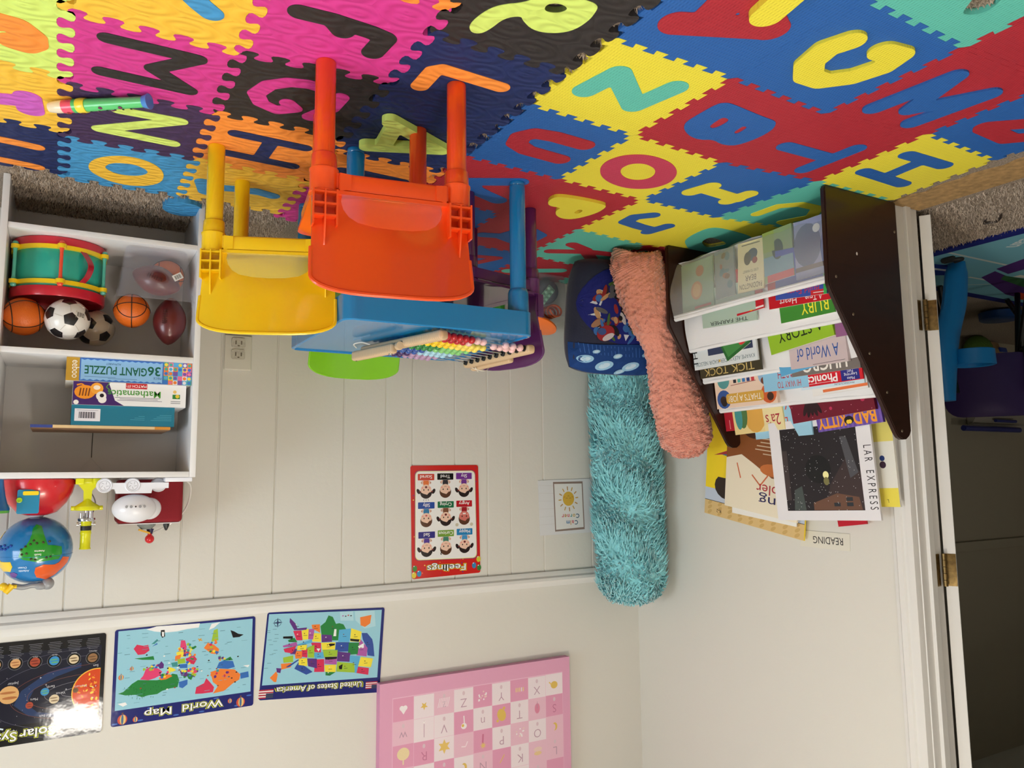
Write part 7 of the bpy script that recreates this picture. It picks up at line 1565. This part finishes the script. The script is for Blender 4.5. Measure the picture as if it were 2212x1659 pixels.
bm = new(); lathe(bm, [(.062, .338), (.066, .336), (.070, .338), (.072, .390), (.068, .392), (.062, .388), (.058, .352), (.062, .338)], 32, Matrix.Translation((-2.792, 1.565, 0))); obj('ring_holder', bm, BSK, root, loc=R0)
BLK = mat('black_steel', (26, 26, 28), .4, metal=.3)
def school_chair(label, rgb, nm, loc, rz):
    root = thing('school_chair', label, 'chair', loc, math.radians(rz), 'school chairs in the next room'); m = mat(nm, rgb, .5)
    def shell(u, v):
        if v < .19: return (u, .19-v*1.0, .285+.02*(u/.17)**2), (0, 0, 1)
        t = v-.19; a = min(1, t/.06); return (u, -.03*a-.10*t*.3-.012, .285+max(0, t-.02*(1-a))+.015*(u/.17)**2*(1-a)), (0, a*1., 1-a+.05)
    bm = new(); sheet(bm, [rrect(-.165, -.01, .165, .19, .05)], .04, lambda u, v: ((u, v-.08, .285+.02*(u/.165)**2), (0, 0, 1)), .008); obj('seat', bm, m, root)
    bm = new(); sheet(bm, [rrect(-.165, .285, .165, .54, .06)], .04, lambda u, v: ((u, -.10-.12*(v-.28)+.03*(u/.165)**2, v), (0, 1, .1)), .008); obj('backrest', bm, m, root)
    for sx in (-1, 1):
        for y0, y1 in ((-.02, -.16), (.02, .15)):
            bm = new(); tube(bm, [(sx*.12, y0, .276), (sx*.155, y1, .004)], .011, 10); obj('leg', bm, BLK, root)
        bm = new(); tube(bm, [(sx*.12, .08, .27), (sx*.13, -.09, .27), (sx*.13, -.115, .33), (sx*.12, -.125, .44)], .010, 10); obj('back_frame', bm, BLK, root)
school_chair('dark purple school chair with black legs in the next room', (58, 34, 92), 'chair_purple', (-3.30, 1.80, .009), 55)
school_chair('dark teal school chair behind the purple one in the next room', (22, 74, 76), 'chair_teal', (-3.78, 1.74, .009), -15)
bm = new(); lathe(bm, [(0, .009), (.085, .009), (.09, .012), (.088, .045), (.08, .05), (0, .05)], 32, Matrix.Translation((-3.86, 2.02, 0)))
setp(obj('toy_tub', bm, mat('tub_blue', (18, 76, 150), .4), loc=(-3.86, 2.02, .001)), 'round dark blue tub on the carpet behind the school chairs', 'tub')
root = thing('toy_xylophone', 'wooden toy with blue, yellow, green and red bars by the far wall', 'xylophone', (-4.72, 2.50, .001)); R0 = root.location
bm = new(); obox(bm, Matrix.Translation((-4.72, 2.50, .12)) @ Matrix.Rotation(.25, 4, 'X'), (.10, .02, .22), .006); obj('frame', bm, mat('toy_wood', (196, 166, 128), .6), root, loc=R0)
for k, c_ in enumerate(((40, 70, 160), (230, 200, 40), (50, 140, 70), (206, 50, 50))):
    bm = new(); obox(bm, Matrix.Translation((-4.72, 2.486-.011*(k-1.5)*-1, .065+.042*k)) @ Matrix.Rotation(.25, 4, 'X'), (.07, .012, .028), .004); obj('bar', bm, plastic('xylo_%d' % k, c_), root, loc=R0)
bm = new(); ball(bm, (-4.47, 2.47, .09), .09, 20, (1.2, .7, 1)); setp(obj('plush_frog', bm, mat('plush_green', (84, 120, 44), .95, 'noise', scale=80, dist=.004), loc=(-4.47, 2.47, .001)), 'olive green soft toy slumped behind the chair legs against the far wall', 'soft toy')
GRY = mat('pale_grey_plastic', (166, 160, 150), .45)
bm = new(); prism(bm, [[(2.50, .395), (2.554, .39), (2.554, .50), (2.525, .495), (2.505, .46)]], -5.9, -4.45, lambda a, b, c: (c, a, b), bottom=True)
setp(obj('wall_ledge', bm, GRY, smooth=60), 'pale grey ledge running along the far wall of the next room', 'ledge')
root = thing('marker_tray', 'clear wall tray holding dark blue bars on the far wall', 'tray', (-4.62, 2.53, .50)); R0 = root.location
bm = new(); bx(bm, (-4.95, 2.50, .500), (-4.40, 2.553, .504), .001); bx(bm, (-4.95, 2.50, .500), (-4.40, 2.502, .545), .001); obj('tray', bm, CLEAR, root, loc=R0)
for x0_, x1_, z, r__ in ((-4.86, -4.30, .527, .016), (-4.83, -4.62, .478, .009)):
    bm = new(); tube(bm, [(x0_, 2.49, z), (x1_, 2.49, z)], r__, 12); obj('blue_bar', bm, plastic('marker_blue', (26, 40, 130)), root, loc=R0)
A_ = Art()
bm = new(); tube(bm, [(-2.402, 1.275, .003), (-2.44, 1.30, .004), (-2.455, 1.27, .004), (-2.43, 1.245, .003), (-2.39, 1.225, .003)], .004, 6); setp(obj('hair_clip', bm, mat('clip_brown', (46, 34, 28), .5), loc=(-2.42, 1.26, .001)), 'small dark clip lying on the carpet just beyond the plywood strip', 'clip')
bm = new(); tube(bm, ubezier([(-2.70, 1.55, .013), (-2.70, 1.585, .014), (-2.725, 1.60, .013), (-2.73, 1.565, .013), (-2.745, 1.55, .013), (-2.755, 1.58, .013)], 4), .009, 8); setp(obj('toy_hook', bm, mat('hook_black', (34, 32, 28), .6), loc=(-2.72, 1.57, .0086)), 'black S-shaped toy piece on the edge of the Ocean rug', 'toy piece')
# dim fill lamp, added out of view to brighten the next room
area('next_room_fill', (-4.0, -.4, 2.25), (0, 0, 0), .5, .5, 10, (1.0, .92, .80))
root = setp(thing('ceiling_light_unseen', None, None, (-4.0, -.4, CEIL)), kind='structure')  # invented ceiling box around the added fill lamp
bm = new(); bx(bm, (-4.28, -.68, 2.256), (-3.72, -.12, CEIL), .004); obj('fill_housing', bm, MATS['white_metal'], root, loc=root.location)
# carpet tufts in front of the wall, between the mats and the shelf
bm = new(); n_ = 0; rr_ = random.Random(77)
for (x0_, x1_, y0_, y1_, cnt) in ((-.56, .142, 2.16, 2.537, 15000), (-2.60, -2.17, 1.0, 1.75, 9000), (-.806, -.772, .88, 1.78, 1500), (-.775, -.69, .93, 1.04, 500), (-1.38, -1.10, .50, .72, 2600)):
    for k in range(cnt):
        x, y = rr_.uniform(x0_, x1_), rr_.uniform(y0_, y1_); a = rr_.uniform(0, 2*PI); l_ = rr_.uniform(.004, .011); w_ = rr_.uniform(.0010, .0022); c, s = math.cos(a), math.sin(a)
        hx, hy = rr_.uniform(-.005, .005), rr_.uniform(-.005, .005)
        bm.faces.new([bm.verts.new(q) for q in ((x-w_*c, y-w_*s, 0.0005), (x+w_*c, y+w_*s, 0.0005), (x+hx+w_*c*.4, y+hy+w_*s*.4, l_), (x+hx-w_*c*.4, y+hy-w_*s*.4, l_))])
setp(obj('carpet_tufts', bm, mat('carpet_fibre', (210, 192, 174), 1., var=.4, scale=160, spec=.1), smooth=0, recalc=False), 'brown-grey carpet pile showing under the cubby shelf and beyond the doorway', 'carpet', None, 'stuff')
